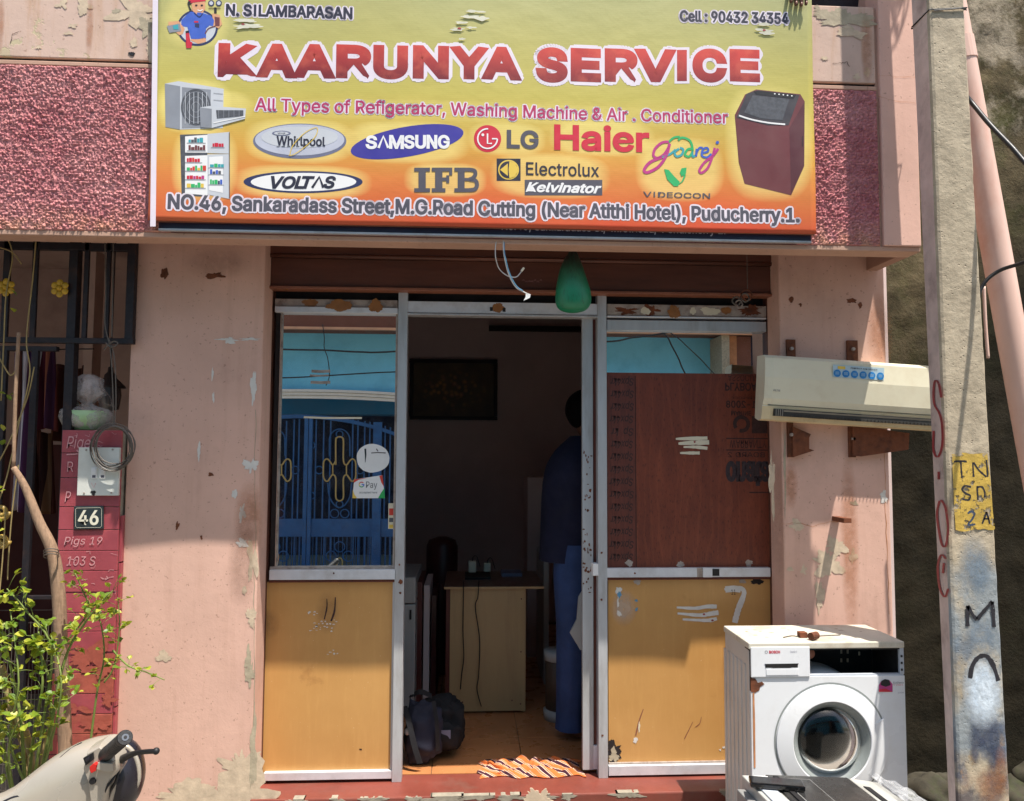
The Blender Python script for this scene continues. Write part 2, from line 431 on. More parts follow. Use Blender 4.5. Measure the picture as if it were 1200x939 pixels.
# ------------------------------------------------------------------ mesh building
class MB:
    def __init__(s):
        s.v, s.f, s.mi = [], [], []
        s.cur = 0
    def quad(s, a, b, c, d):
        n = len(s.v)
        s.v += [Vector(a), Vector(b), Vector(c), Vector(d)]
        s.f.append((n, n + 1, n + 2, n + 3)); s.mi.append(s.cur)
        return s
    def poly(s, pts):
        n = len(s.v)
        s.v += [Vector(p) for p in pts]
        s.f.append(tuple(range(n, n + len(pts)))); s.mi.append(s.cur)
        return s
    def hexa(s, p):
        """8 corners: bottom ring 0-3, top ring 4-7"""
        n = len(s.v)
        s.v += [Vector(q) for q in p]
        for f in ((0, 3, 2, 1), (4, 5, 6, 7), (0, 1, 5, 4), (1, 2, 6, 5), (2, 3, 7, 6), (3, 0, 4, 7)):
            s.f.append(tuple(n + i for i in f)); s.mi.append(s.cur)
        return s
    def box(s, x0, x1, y0, y1, z0, z1):
        x0, x1 = sorted((x0, x1)); y0, y1 = sorted((y0, y1)); z0, z1 = sorted((z0, z1))
        return s.hexa([(x0, y0, z0), (x1, y0, z0), (x1, y1, z0), (x0, y1, z0), (x0, y0, z1), (x1, y0, z1), (x1, y1, z1), (x0, y1, z1)])
    def prism(s, poly, y0, y1):
        """poly: (x, z) outline, extruded from y0 to y1"""
        n = len(s.v); k = len(poly)
        s.v += [Vector((p[0], y0, p[1])) for p in poly] + [Vector((p[0], y1, p[1])) for p in poly]
        s.f.append(tuple(range(n, n + k))); s.mi.append(s.cur)
        s.f.append(tuple(reversed(range(n + k, n + 2 * k)))); s.mi.append(s.cur)
        for i in range(k):
            j = (i + 1) % k
            s.f.append((n + i, n + k + i, n + k + j, n + j)); s.mi.append(s.cur)
        return s
    def tube(s, pts, r, n=8, cap=True, closed=False):
        pts = [Vector(p) for p in pts]
        rs = r if isinstance(r, (list, tuple)) else [r] * len(pts)
        base = len(s.v)
        prev = None
        for i, p in enumerate(pts):
            if closed:
                d = pts[(i + 1) % len(pts)] - pts[i - 1]
            else:
                d = pts[min(i + 1, len(pts) - 1)] - pts[max(i - 1, 0)]
            d.normalize()
            if prev is None:
                ref = Vector((0, 0, 1)) if abs(d.z) < 0.9 else Vector((1, 0, 0))
                a = d.cross(ref).normalized()
            else:
                a = (prev - d * prev.dot(d)).normalized()
            prev = a
            b = d.cross(a)
            for k in range(n):
                t = 2 * PI * k / n
                s.v.append(p + (a * math.cos(t) + b * math.sin(t)) * rs[i])
        m = len(pts)
        for i in range(m if closed else m - 1):
            for k in range(n):
                i2 = (i + 1) % m
                s.f.append((base + i * n + k, base + i * n + (k + 1) % n, base + i2 * n + (k + 1) % n, base + i2 * n + k)); s.mi.append(s.cur)
        if cap and not closed:
            s.f.append(tuple(reversed([base + k for k in range(n)]))); s.mi.append(s.cur)
            s.f.append(tuple(base + (m - 1) * n + k for k in range(n))); s.mi.append(s.cur)
        return s
    def lathe(s, prof, c, axis='z', n=32):
        """prof: list of (radius, height along axis) around centre c"""
        base = len(s.v); c = Vector(c)
        for r, h in prof:
            for k in range(n):
                t = 2 * PI * k / n
                if axis == 'z':
                    s.v.append(c + Vector((r * math.cos(t), r * math.sin(t), h)))
                else:
                    s.v.append(c + Vector((r * math.cos(t), h, r * math.sin(t))))
        for i in range(len(prof) - 1):
            for k in range(n):
                a, b = base + i * n + k, base + i * n + (k + 1) % n
                q = (a, b, b + n, a + n)
                s.f.append(q if axis == 'z' else tuple(reversed(q))); s.mi.append(s.cur)
        return s
    def ribbon(s, pts, w, Y, th=None):
        """flat brush stroke on plane y=Y through (x, z) points; w may vary"""
        n0 = len(s.v)
        ws = w if isinstance(w, (list, tuple)) else [w] * len(pts)
        for i, p in enumerate(pts):
            a = Vector(pts[max(i - 1, 0)]); b = Vector(pts[min(i + 1, len(pts) - 1)])
            d = (b - a).normalized()
            nn = Vector((-d.y, d.x)) * ws[i] / 2
            s.v.append(Vector((p[0] + nn.x, Y, p[1] + nn.y)))
            s.v.append(Vector((p[0] - nn.x, Y, p[1] - nn.y)))
        for i in range(len(pts) - 1):
            a = n0 + 2 * i
            s.f.append((a, a + 1, a + 3, a + 2)); s.mi.append(s.cur)
        return s
    def build(s, name, mats, parent=None, bevel=0, smooth=False, subsurf=0, weld=False):
        me = bpy.data.meshes.new(name)
        org = wloc(parent)
        me.from_pydata([tuple(v - org) for v in s.v], [], s.f)
        if not isinstance(mats, (list, tuple)):
            mats = [mats]
        for m in mats:
            me.materials.append(M[m] if isinstance(m, str) else m)
        me.polygons.foreach_set('material_index', s.mi)
        if weld:
            b = bmesh.new(); b.from_mesh(me)
            bmesh.ops.remove_doubles(b, verts=b.verts, dist=1e-5)
            bmesh.ops.recalc_face_normals(b, faces=b.faces)
            b.to_mesh(me); b.free()
        if smooth:
            me.polygons.foreach_set('use_smooth', [True] * len(me.polygons))
        me.update()
        o = bpy.data.objects.new(name, me)
        COL.objects.link(o)
        if parent:
            o.parent = parent
            WL[o.name] = org
        if bevel:
            bv = o.modifiers.new('bevel', 'BEVEL')
            bv.width = bevel; bv.segments = 2; bv.limit_method = 'ANGLE'
            bv.harden_normals = False
        if subsurf:
            ss = o.modifiers.new('sub', 'SUBSURF')
            ss.levels = ss.render_levels = subsurf
        return o

WL = {}
def wloc(o):
    if o is None:
        return Vector((0, 0, 0))
    return WL.get(o.name, Vector((0, 0, 0)))

def thing(name, label, cat, loc=(0, 0, 0), group=None):
    o = bpy.data.objects.new(name, None)
    COL.objects.link(o)
    o.location = loc
    o.empty_display_size = 0.1
    WL[o.name] = Vector(loc)
    return tag(o, label, cat, group)

def tag(o, label, cat, group=None):
    o['label'] = label
    o['category'] = cat
    if group:
        o['group'] = group
    return o

def struct(o):
    o['kind'] = 'structure'
    return o

def cyl(mb, p0, p1, r, n=12):
    return mb.tube([p0, p1], r, n)

def pxbox(mb, x0, x1, y0, y1, Y, depth):
    """box whose front face (plane y=Y) covers the pixel rectangle; straight in the world"""
    xm, ym = (x0 + x1) / 2, (y0 + y1) / 2
    a = at(x0, ym, Y).x; b = at(x1, ym, Y).x
    c = at(xm, y0, Y).z; d = at(xm, y1, Y).z
    return mb.box(a, b, Y, Y + depth, d, c)

def XZ(px, py, Y):
    p = at(px, py, Y)
    return (p.x, p.z)

def grid_sheet(name, x0, x1, z0, z1, Y, step, amp, freq, mat, parent, seed=0, side=-1):
    """a plaster surface with real relief (faces -y)"""
    nx = max(2, int((x1 - x0) / step)); nz = max(2, int((z1 - z0) / step))
    org = wloc(parent)
    vs, fs = [], []
    for j in range(nz + 1):
        for i in range(nx + 1):
            x = x0 + (x1 - x0) * i / nx; z = z0 + (z1 - z0) * j / nz
            p = Vector((x * freq, seed, z * freq))
            h = (noise.turbulence(p, 4, True) if freq > 40 else noise.turbulence(p, 3, False)) + 0.35 * noise.noise(Vector((x * freq * 3.1, seed, z * freq * 3.1)))
            e = min(i, nx - i, j, nz - j)
            k = 0.2 if e == 0 else 1
            vs.append((x - org.x, Y + side * h * amp * k - org.y, z - org.z))
    for j in range(nz):
        for i in range(nx):
            a = j * (nx + 1) + i
            fs.append((a, a + 1, a + nx + 2, a + nx + 1))
    me = bpy.data.meshes.new(name)
    me.from_pydata(vs, [], fs)
    me.materials.append(M[mat])
    me.polygons.foreach_set('use_smooth', [True] * len(fs))
    o = bpy.data.objects.new(name, me)
    COL.objects.link(o)
    if parent:
        o.parent = parent; WL[o.name] = org
    return o

def blob(cx, cz, rx, rz, seed, n=84, rough=0.35):
    pts = []
    for k in range(n):
        t = 2 * PI * k / n
        q = 1 + rough * (noise.noise(Vector((math.cos(t) * 1.3, math.sin(t) * 1.3, seed * 3.7))) * 1.6
                         + 0.6 * noise.noise(Vector((math.cos(t) * 4, math.sin(t) * 4, seed * 1.7)))
                         + 0.4 * noise.noise(Vector((math.cos(t) * 9, math.sin(t) * 9, seed * 5.7)))
                         + 0.14 * noise.noise(Vector((math.cos(t) * 22, math.sin(t) * 22, seed * 2.7))))
        q = max(0.22, min(1.9, q))
        pts.append((cx + rx * q * math.cos(t), cz + rz * q * math.sin(t)))
    return pts

PATCH_N = [0]
def patch(px, py, rx, ry, Y, seed, mat, parent, name='bare_patch', rough=0.45):
    PATCH_N[0] += 1
    Y -= (PATCH_N[0] % 24) * 2.5e-5
    c = at(px, py, Y); s = (Y - CAM.y) / F
    mb = MB()
    mb.poly([(p[0], Y, p[1]) for p in blob(c.x, c.z, rx * s, ry * s, seed, rough=rough)])
    return mb.build(name, mat, parent)

def splat(px0, px1, py0, py1, Y, mat, parent, name='stain'):
    mb = MB()
    a = at(px0, (py0 + py1) / 2, Y).x; b = at(px1, (py0 + py1) / 2, Y).x
    c = at((px0 + px1) / 2, py0, Y).z; d = at((px0 + px1) / 2, py1, Y).z
    mb.quad((a, Y, d), (b, Y, d), (b, Y, c), (a, Y, c))
    return mb.build(name, mat, parent)

import os
FONT = None
try:
    fp_ = os.path.join(bpy.utils.system_resource('DATAFILES'), 'fonts', 'Inter.woff2')
    if os.path.exists(fp_):
        FONT = bpy.data.fonts.load(fp_)
except Exception:
    FONT = None

def text_verts(s, bold=0.0, shear=0.0, space=1.0):
    cu = bpy.data.curves.new('t', 'FONT')
    if FONT: cu.font = FONT
    cu.body = s; cu.size = 1; cu.offset = bold; cu.shear = shear
    cu.resolution_u = 3; cu.space_character = space
    o = bpy.data.objects.new('t', cu)
    COL.objects.link(o)
    dg = bpy.context.evaluated_depsgraph_get()
    me = bpy.data.meshes.new_from_object(o.evaluated_get(dg))
    vs = [v.co.copy() for v in me.vertices]
    fs = [tuple(p.vertices) for p in me.polygons]
    bpy.data.objects.remove(o); bpy.data.curves.remove(cu); bpy.data.meshes.remove(me)
    if FONT and 'I' in s:
        par = list(range(len(vs)))
        def find(i):
            while par[i] != i: i = par[i]
            return i
        for f in fs:
            for i in f[1:]: par[find(i)] = find(f[0])
        comp = {}
        for i in range(len(vs)): comp.setdefault(find(i), []).append(i)
        for ids in comp.values():
            if len(ids) != 12: continue
            ys = sorted({round(vs[i].y, 4) for i in ids})
            if len(ys) != 4: continue
            mid = [i for i in ids if round(vs[i].y, 4) in ys[1:3]]
            sh = lambda i: vs[i].x - shear * vs[i].y
            xs = sorted(sh(i) for i in ids)
            c = (xs[0] + xs[-1]) / 2
            w = min(abs(sh(i) - c) for i in ids)
            if w < 1e-4 or w * 2 > (xs[-1] - xs[0]) * .6: continue
            for i in ids:
                vs[i].x = c + (w if sh(i) > c else -w) + shear * vs[i].y
    return vs, fs

def text(s, box, Y, mat, parent, name='lettering', bold=0.0, shear=0.0, space=1.0, halo=None, halo_w=0.06, halo_mat='halo', flipx=False, flipz=False, plane=None, warp=None, rot=0.0, split=False):
    """flat print: ink box given in pixels (x0, x1, y0, y1) on plane y=Y"""
    vs, fs = text_verts(s, 0.0, shear, space)
    x0 = min(v.x for v in vs); x1 = max(v.x for v in vs)
    y0 = min(v.y for v in vs); y1 = max(v.y for v in vs)
    bx = box
    xm, ym = (bx[0] + bx[1]) / 2, (bx[2] + bx[3]) / 2
    A = at(bx[0], ym, Y).x; B = at(bx[1], ym, Y).x
    Ct = at(xm, bx[2], Y).z; D = at(xm, bx[3], Y).z
    def mp(v, yy):
        u = (v.x - x0) / (x1 - x0); w = (v.y - y0) / (y1 - y0)
        if flipx: u = 1 - u
        if flipz: w = 1 - w
        X = A + (B - A) * u; Z = D + (Ct - D) * w
        if rot:
            cx, cz = (A + B) / 2, (Ct + D) / 2
            dx, dz = X - cx, Z - cz
            X = cx + dx * math.cos(rot) - dz * math.sin(rot); Z = cz + dx * math.sin(rot) + dz * math.cos(rot)
        p = Vector((X, yy, Z))
        return warp(p) if warp else p
    rib = None
    if halo or bold > 0:
        cnt = {}
        for f in fs:
            for i in range(len(f)):
                k = tuple(sorted((f[i], f[(i + 1) % len(f)])))
                cnt[k] = cnt.get(k, 0) + 1
        be = [k for k, c in cnt.items() if c == 1]
        passes = []
        if halo: passes.append((halo_w + max(bold, 0), Y + 0.00025, halo_mat))
        if bold > 0: passes.append((bold, Y + 0.00005, None))
    else:
        passes = []
    for wk_, YH_, hm_ in passes:
        W_ = wk_ * abs(Ct - D) / (y1 - y0)
        h = MB()
        def raw(v):
            u = (v.x - x0) / (x1 - x0); w = (v.y - y0) / (y1 - y0)
            if flipx: u = 1 - u
            if flipz: w = 1 - w
            return (A + (B - A) * u, D + (Ct - D) * w)
        P2 = [raw(v) for v in vs]
        h.src = []
        def add(pts, src=None):
            h.src.append(src)
            n = len(h.v)
            for p in pts:
                q = Vector((p[0], YH_, p[1]))
                h.v.append(warp(q) if warp else q)
            h.f.append(tuple(range(n, n + len(pts)))); h.mi.append(0)
        used = set()
        if hm_ is None:
            adj = {}
            edn = []
            for f in fs:
                cx_ = sum(P2[i][0] for i in f) / len(f); cz_ = sum(P2[i][1] for i in f) / len(f)
                for i in range(len(f)):
                    a_, b_ = f[i], f[(i + 1) % len(f)]
                    if cnt[tuple(sorted((a_, b_)))] != 1: continue
                    dx, dz = P2[b_][0] - P2[a_][0], P2[b_][1] - P2[a_][1]
                    L = math.hypot(dx, dz)
                    if L < 1e-8: continue
                    n_ = (dz / L, -dx / L)
                    if (cx_ - P2[a_][0]) * n_[0] + (cz_ - P2[a_][1]) * n_[1] > 0: n_ = (-n_[0], -n_[1])
                    adj.setdefault(a_, []).append(n_); adj.setdefault(b_, []).append(n_)
                    edn.append((a_, b_, n_))
            off = {}
            for v_, ns in adj.items():
                n1, n2 = ns[0], ns[-1]
                mx_, mz_ = n1[0] + n2[0], n1[1] + n2[1]
                q_ = mx_ * n1[0] + mz_ * n1[1]
                k_ = W_ / max(q_, 0.6)
                off[v_] = (P2[v_][0] + mx_ * k_, P2[v_][1] + mz_ * k_)
            for a_, b_, n_ in edn:
                add([P2[a_], P2[b_], off[b_], off[a_]], a_)
            rib = h
            continue
        for i, j in be:
            a, b = P2[i], P2[j]
            dx, dz = b[0] - a[0], b[1] - a[1]
            L = math.hypot(dx, dz)
            if L < 1e-7: continue
            nx_, nz_ = -dz / L * W_, dx / L * W_
            add([(a[0] + nx_, a[1] + nz_), (a[0] - nx_, a[1] - nz_), (b[0] - nx_, b[1] - nz_), (b[0] + nx_, b[1] + nz_)])
            for q in (i, j):
                if q in used: continue
                used.add(q)
                add([(P2[q][0] + W_ * math.cos(PI * t / 3), P2[q][1] + W_ * math.sin(PI * t / 3)) for t in range(6)])
        o = h.build(name + '_outline', halo_mat, parent)
        o['kind'] = 'stuff'
    if split:
        par = list(range(len(vs)))
        def find(i):
            while par[i] != i:
                par[i] = par[par[i]]; i = par[i]
            return i
        for f in fs:
            for i in f[1:]: par[find(i)] = find(f[0])
        groups = {}
        for f in fs: groups.setdefault(find(f[0]), []).append(f)
        for g in groups.values():
            ids = sorted({i for f in g for i in f}); mpi = {i: k for k, i in enumerate(ids)}
            mb = MB(); mb.v = [mp(vs[i], Y) for i in ids]; mb.f = [tuple(mpi[i] for i in f) for f in g]; mb.mi = [0] * len(g)
            if rib:
                for f, sr in zip(rib.f, rib.src):
                    if sr in mpi:
                        n_ = len(mb.v); mb.v += [rib.v[i] for i in f]; mb.f.append(tuple(range(n_, n_ + len(f)))); mb.mi.append(0)
            mb.build('letter', mat, parent)
        return None
    mb = MB(); mb.v = [mp(v, Y) for v in vs]; mb.f = fs; mb.mi = [0] * len(fs)
    if rib:
        for f in rib.f:
            n_ = len(mb.v); mb.v += [rib.v[i] for i in f]; mb.f.append(tuple(range(n_, n_ + len(f)))); mb.mi.append(0)
    o = mb.build(name, mat, parent)
    if len(s) > 1 and parent is not None: o['kind'] = 'stuff'
    return o

def skin_mesh(name, verts, edges, radii, mat, parent, sub=2):
    me = bpy.data.meshes.new(name)
    org = wloc(parent)
    me.from_pydata([tuple(Vector(v) - org) for v in verts], edges, [])
    o = bpy.data.objects.new(name, me)
    COL.objects.link(o)
    sk = o.modifiers.new('skin', 'SKIN')
    sk.use_smooth_shade = True
    ss = o.modifiers.new('sub', 'SUBSURF'); ss.levels = ss.render_levels = sub
    for i, r in enumerate(radii):
        rr = r if isinstance(r, tuple) else (r, r)
        me.skin_vertices[0].data[i].radius = rr
    me.skin_vertices[0].data[0].use_root = True
    dg = bpy.context.evaluated_depsgraph_get()
    m2 = bpy.data.meshes.new_from_object(o.evaluated_get(dg))
    o.modifiers.clear()
    o.data = m2
    bpy.data.meshes.remove(me)
    m2.name = name
    m2.materials.clear(); m2.materials.append(M[mat])
    m2.polygons.foreach_set('use_smooth', [True] * len(m2.polygons))
    if parent:
        o.parent = parent; WL[o.name] = org
    return o

def ellipsoid(mb, c, r, n=16, m=10, rotx=0.0, rotz=0.0, f=None):
    base = len(mb.v); c = Vector(c)
    R = Matrix.Rotation(rotz, 3, 'Z') @ Matrix.Rotation(rotx, 3, 'X')
    for j in range(m + 1):
        a = PI * j / m
        for k in range(n):
            t = 2 * PI * k / n
            v = Vector((r[0] * math.sin(a) * math.cos(t), r[1] * math.sin(a) * math.sin(t), r[2] * math.cos(a)))
            if f: v = f(v)
            mb.v.append(c + R @ v)
    for j in range(m):
        for k in range(n):
            mb.f.append((base + j * n + k, base + (j + 1) * n + k, base + (j + 1) * n + (k + 1) % n, base + j * n + (k + 1) % n)); mb.mi.append(mb.cur)
    return mb

def catmull(pts, k=6):
    pts = [Vector(p) for p in pts]
    out = []
    for i in range(len(pts) - 1):
        p0 = pts[max(i - 1, 0)]; p1 = pts[i]; p2 = pts[i + 1]; p3 = pts[min(i + 2, len(pts) - 1)]
        for j in range(k):
            t = j / k
            out.append(0.5 * ((2 * p1) + (p2 - p0) * t + (2 * p0 - 5 * p1 + 4 * p2 - p3) * t * t + (3 * p1 - p0 - 3 * p2 + p3) * t ** 3))
    out.append(pts[-1])
    return out

# =================================================================== PLANES OF THE PLACE
YF, YW, Y0 = -0.485, -0.165, 0.0
ZF = at(600, 910.5, Y0).z                 # shop floor
ZS = at(600, 286.6, YF).z                 # underside of the slab edge
ZLIP = at(600, 280.8, YF).z
ZRC = at(600, 94.0, YF).z                 # top of rough-cast band
ZGR = at(600, 89.0, YF).z
ZPT = at(960, 6.5, YF).z                  # parapet top
XL = -3.3                                 # building runs on past the frame
X_PIL_L0 = at(157, 290, YW).x             # left wall panel
X_PIL_L1 = at(302, 650, YW).x
X_PIL_R0 = at(914, 400, YW).x
X_PIL_R1 = at(1038, 400, YW).x
X_FA_R = at(1078, 290, YF).x              # right end of the slab
X_FA_P = at(1029, 200, YF).x              # pilaster edge
X_DL = at(308.5, 900, Y0).x               # door opening
X_DR = at(900.5, 500, Y0).x
ZW0 = ZPT + 2.35

# ------------------------------------------------------------------ ground
def ground():
    mb = MB()
    mb.quad((-60, -60, 0), (60, -60, 0), (60, 60, 0), (-60, 60, 0))
    return struct(mb.build('ground', 'ground'))
ground()

# ------------------------------------------------------------------ shop building
B = thing('shop_building', 'pink plastered shop building with a maroon roughcast band and peeling parapet', 'building', (0, 0, 0))
# left wall panel, right wall panel
def wall_box(name, x0, x1, y0, y1, z0, z1, mat, bevel=0.006):
    return MB().box(x0, x1, y0, y1, z0, z1).build(name, mat, B, bevel=bevel)
wl_ = wall_box('wall', X_PIL_L0, X_PIL_L1, YW, 0.06, 0, ZS + .29, 'pink')
wr_ = wall_box('wall', X_PIL_R0, X_PIL_R1, YW, 0.06, 0, ZS + .29, 'pink')
# slab edge (lip), beam and soffit
wall_box('slab_edge', XL, X_FA_R, YF - 0.004, YF + 0.09, ZS, ZLIP, 'lip', 0.003)
wall_box('soffit', X_PIL_L0 + .001, X_FA_R - .05, YF + 0.09, 0.30, ZS + 0.30, ZS + 0.40, 'soffit', 0)
wall_box('side_beam', X_FA_R - 0.049, X_FA_R + .001, YF + 0.0905, 0.06, ZS + .0005, ZS + 0.5, 'soffit', 0.003)
wall_box('porch_slab', XL, X_PIL_L0, YF + 0.0905, 3.2, ZS + 0.34, ZS + 0.46, 'porch', 0)
# rough-cast band with real relief
xl0 = XL
x_b0, x_b1 = at(205, 150, YF).x, at(930, 150, YF).x
grid_sheet('roughcast_band', at(-35, 150, YF).x, x_b0, ZLIP, ZRC, YF, 0.0032, 0.0145, 95, 'roughcast', B, 1)
grid_sheet('roughcast_band', x_b1, X_FA_P, ZLIP, ZRC, YF, 0.0032, 0.0145, 95, 'roughcast', B, 5)
wall_box('roughcast_backing', XL, X_FA_P, YF + 0.002, YF + 0.09, ZLIP, ZRC, 'roughcast', 0)
# parapet above it, groove between them
wall_box('parapet_moulding', XL, X_FA_P, YF - 0.006, YF + 0.09, ZRC, ZGR, 'lip', 0.003)
wall_box('groove', XL, X_FA_P, YF + 0.012, YF + 0.09, ZGR, ZGR + 0.014, 'dark_gap', 0)
wall_box('parapet', XL, X_FA_P, YF - 0.002, YF + 0.09, ZGR + 0.014, ZPT, 'parapet', 0.004)
wall_box('pilaster', X_FA_P + 0.012, X_FA_R, YF - 0.012, YF + 0.09, ZS + 0.001 + (ZLIP - ZS), ZW0, 'pilaster', 0.004)
wall_box('pilaster_groove', X_FA_P, X_FA_P + 0.012, YF + 0.008, YF + 0.09, ZLIP, ZPT + 0.001, 'lip', 0)
wall_box('pilaster_return', X_FA_R - 0.09, X_FA_R - 0.001, YF + 0.091, 1.2, ZS + 0.501, ZW0, 'pilaster', 0)
# balcony behind the parapet and the storey over it
wall_box('balcony_floor', XL, X_FA_R - 0.091, YF + 0.091, 1.2, ZS + 0.461, ZS + 0.50, 'cement', 0)
wall_box('balcony_back_wall', XL, X_FA_R - 0.091, 0.9, 1.0, ZS + 0.501, ZW0, 'porch_low', 0)
wall_box('balcony_roof', XL, X_FA_R + 0.1, YF - 0.05, 1.2, ZW0, ZW0 + 0.15, 'parapet', 0)
# decay: chipped paint at the places the photo shows
def P(px, py, rx, ry, Y, seed, mat='peel', rough=0.45):
    patch(px, py, rx, ry, Y, seed, mat, B, rough=rough)
yw1, yf1 = YW - 0.0012, YF - 0.0035
for a in ((262, 935, 50, 30, yw1, 1, 'peel', 0.5), (282, 900, 22, 22, yw1 - .0001, 71, 'peel', 0.6), (215, 935, 28, 14, yw1 - .0002, 72, 'peel', 0.7), (293, 790, 4, 14, yw1 - .0003, 61, 'peel_grey', 0.7), (296, 880, 4, 40, yw1 - .0004, 62, 'peel_grey', 0.6), (296, 655, 5, 24, yw1, 2, 'peel', 0.6), (294, 722, 5, 12, yw1, 3, 'peel', 0.5), (291, 773, 3, 12, yw1, 4, 'peel_grey', 0.5),
          (191, 770, 8, 5, yw1, 5, 'peel', 0.5), (286, 692, 3, 4, yw1, 6, 'peel', 0.4), (284, 637, 5, 5, yw1, 7, 'primer', 0.6), (294, 545, 7, 9, yw1, 8, 'primer', 0.8),
          (275, 580, 3, 5, yw1, 9, 'primer', 0.4), (284, 600, 3, 9, yw1, 10, 'primer', 0.7), (233, 531, 1.6, 9, yw1, 11, 'primer', 0.5), (268, 398, 11, 3, yw1, 12, 'primer', 0.8),
          (293, 398, 10, 1.6, yw1, 13, 'primer', 0.9), (297, 455, 2.6, 15, yw1, 14, 'primer', 0.6), (249, 440, 1.2, 9, yw1, 15, 'primer', 0.4), (250, 466, 1.3, 6, yw1, 16, 'primer', 0.4),
          (970, 661, 17, 17, yw1, 17, 'peel', 0.6), (978, 640, 12, 9, yw1 - 0.0002, 63, 'peel', 0.6), (960, 700, 5, 14, yw1, 18, 'peel', 0.6), (934, 616, 8, 5, yw1, 19, 'peel', 0.6), (926, 667, 3, 3, yw1, 20, 'peel', 0.5), (942, 668, 3, 5, yw1, 21, 'peel', 0.6),
          (905, 565, 3, 30, yw1, 22, 'peel', 0.7), (920, 560, 1.5, 40, yw1, 23, 'peel_grey', 0.6), (1035, 583, 4, 6, yw1, 24, 'primer', 0.7), (1000, 653, 4, 8, yw1, 25, 'peel', 0.5),
          (1002, 590, 4, 3, yw1, 64, 'peel_grey', 0.6)):
    if a[0] < X_PIL_R1 * 1000:
        P(*a)
for a in ((158, 14, 22, 15, yf1, 30, 'peel'), (172, 30, 8, 14, yf1, 31, 'peel_grey'), (100, 8, 7, 8, yf1, 32, 'peel'), (157, 50, 4, 5, yf1, 33, 'peel'), (176, 55, 4, 14, yf1, 34, 'peel'),
          (72, 5, 6, 5, yf1, 35, 'peel'), (45, 55, 3, 2, yf1, 36, 'peel'), (86, 30, 4, 2, yf1, 37, 'peel'), (136, 13, 4, 3, yf1 - .0004, 38, 'peel_grey'), (80, 39, 5, 1.6, yf1, 39, 'peel'),
          (990, 22, 30, 12, yf1, 40, 'peel_grey'), (1000, 38, 14, 7, yf1 - .0004, 41, 'peel'), (962, 14, 8, 7, yf1, 42, 'peel_grey'), (1004, 90, 4, 4, yf1, 43, 'peel'), (1017, 84, 4, 5, yf1, 44, 'peel'), (965, 68, 5, 2, yf1, 45, 'peel')):
    P(*a, rough=0.6)
MB().prism(blob(*XZ(154, 63, YF - .0036), 0.011, 0.008, 3), YF - .0045, YF + 0.03).build('hole', 'black', B)
for i, (px, py, r, el) in enumerate(((193, 322, 4, 1.6), (252, 323, 10, .35), (927, 352, 3, 1), (938, 357, 2, 1), (998, 353, 6, .5), (1008, 358, 2, 1.6), (208, 617, 2, 3), (236, 630, 1.2, 2), (247, 556, 3, .8))):
    s_ = 3.235 / F
    MB().prism(blob(*XZ(px, py, YW), r * s_, r * s_ * el, i + 9, 26, 0.5), YW - 0.0014, YW + 0.002).build('hole', 'rust', B)
# thin cracks
def crack(pts, Y, w=0.0022, mat='dark_gap'):
    q = []
    for i in range(len(pts) - 1):
        for k in range(5):
            t = k / 5
            x = pts[i][0] * (1 - t) + pts[i + 1][0] * t; y = pts[i][1] * (1 - t) + pts[i + 1][1] * t
            q.append(XZ(x + random.uniform(-.8, .8), y + random.uniform(-.8, .8), Y))
    q.append(XZ(*pts[-1], Y))
    MB().ribbon(q, [w * random.uniform(.4, 1.1) for _ in q], Y).build('crack', mat, B)
crack([(976, 75), (985, 74), (992, 73), (996, 78)], yf1, .0025)
crack([(12, 50), (15, 40), (22, 37)], yf1, .002)
crack([(1028, 113), (1045, 118), (1074, 121)], YF - .0135, .0016, 'rust_stain')
crack([(1030, 88), (1050, 90), (1074, 91)], YF - .0135, .0014, 'rust_stain')
crack([(918, 614), (935, 613), (952, 617), (975, 611), (990, 612)], yw1, .0018, 'rust_stain')
crack([(300, 480), (298, 560), (300, 640), (297, 700), (299, 790), (297, 870)], yw1, .003, 'peel_grey')
crack([(1036, 520), (1037, 560), (1038, 600), (1040, 660), (1042, 720)], yw1, .003, 'rust_stain')
# rust streaks running from brackets and pegs (soft stains)
for (a, b, c, d, m_) in ((984, 1008, 520, 760, 'spray_rust'), (918, 936, 535, 600, 'spray_rust'), (1014, 1048, 340, 440, 'spray_rust'), (272, 312, 560, 660, 'spray_rust'), (100, 110, -10, 75, 'spray_rust'),
                        (1008, 1024, 10, 110, 'spray_rust'), (-6, 6, -10, 70, 'spray_rust'), (903, 922, 540, 700, 'spray_dark'), (264, 302, 610, 720, 'spray_dark'), (210, 300, 285, 330, 'spray_dark')):
    Y = YW - 0.0018 if c > 120 else YF - 0.0042
    splat(a, b, c, d, Y, m_, B, 'stain')

# red oxide step
st_y = -0.175
xs0, xs1 = X_PIL_L1 - 0.005, X_PIL_R0 + 0.005
MB().box(xs0, xs1, st_y, 0.045, 0, ZF).build('step', 'oxide', B, bevel=0.006)
for (px, r, seed) in ((345, 12, 1), (396, 7, 2), (437, 14, 3), (485, 8, 8), (520, 20, 4), (560, 18, 9), (600, 14, 10), (632, 16, 5), (664, 9, 6), (735, 15, 7), (850, 6, 11)):
    c = at(px, 930, st_y)
    MB().prism([(p[0], min(p[1], ZF + 0.0012)) for p in blob(c.x, ZF - 0.008, r * 0.0034, 0.013, seed, rough=0.7)], st_y - 0.0015, st_y + 0.03 * random.random() + 0.006).build('cement_chip', 'cement', B)
MB().prism(blob(at(632, 925, st_y).x, ZF - 0.03, 0.05, 0.05, 77, rough=0.6), st_y - 0.004, st_y).build('cement_chip', 'peel', B)

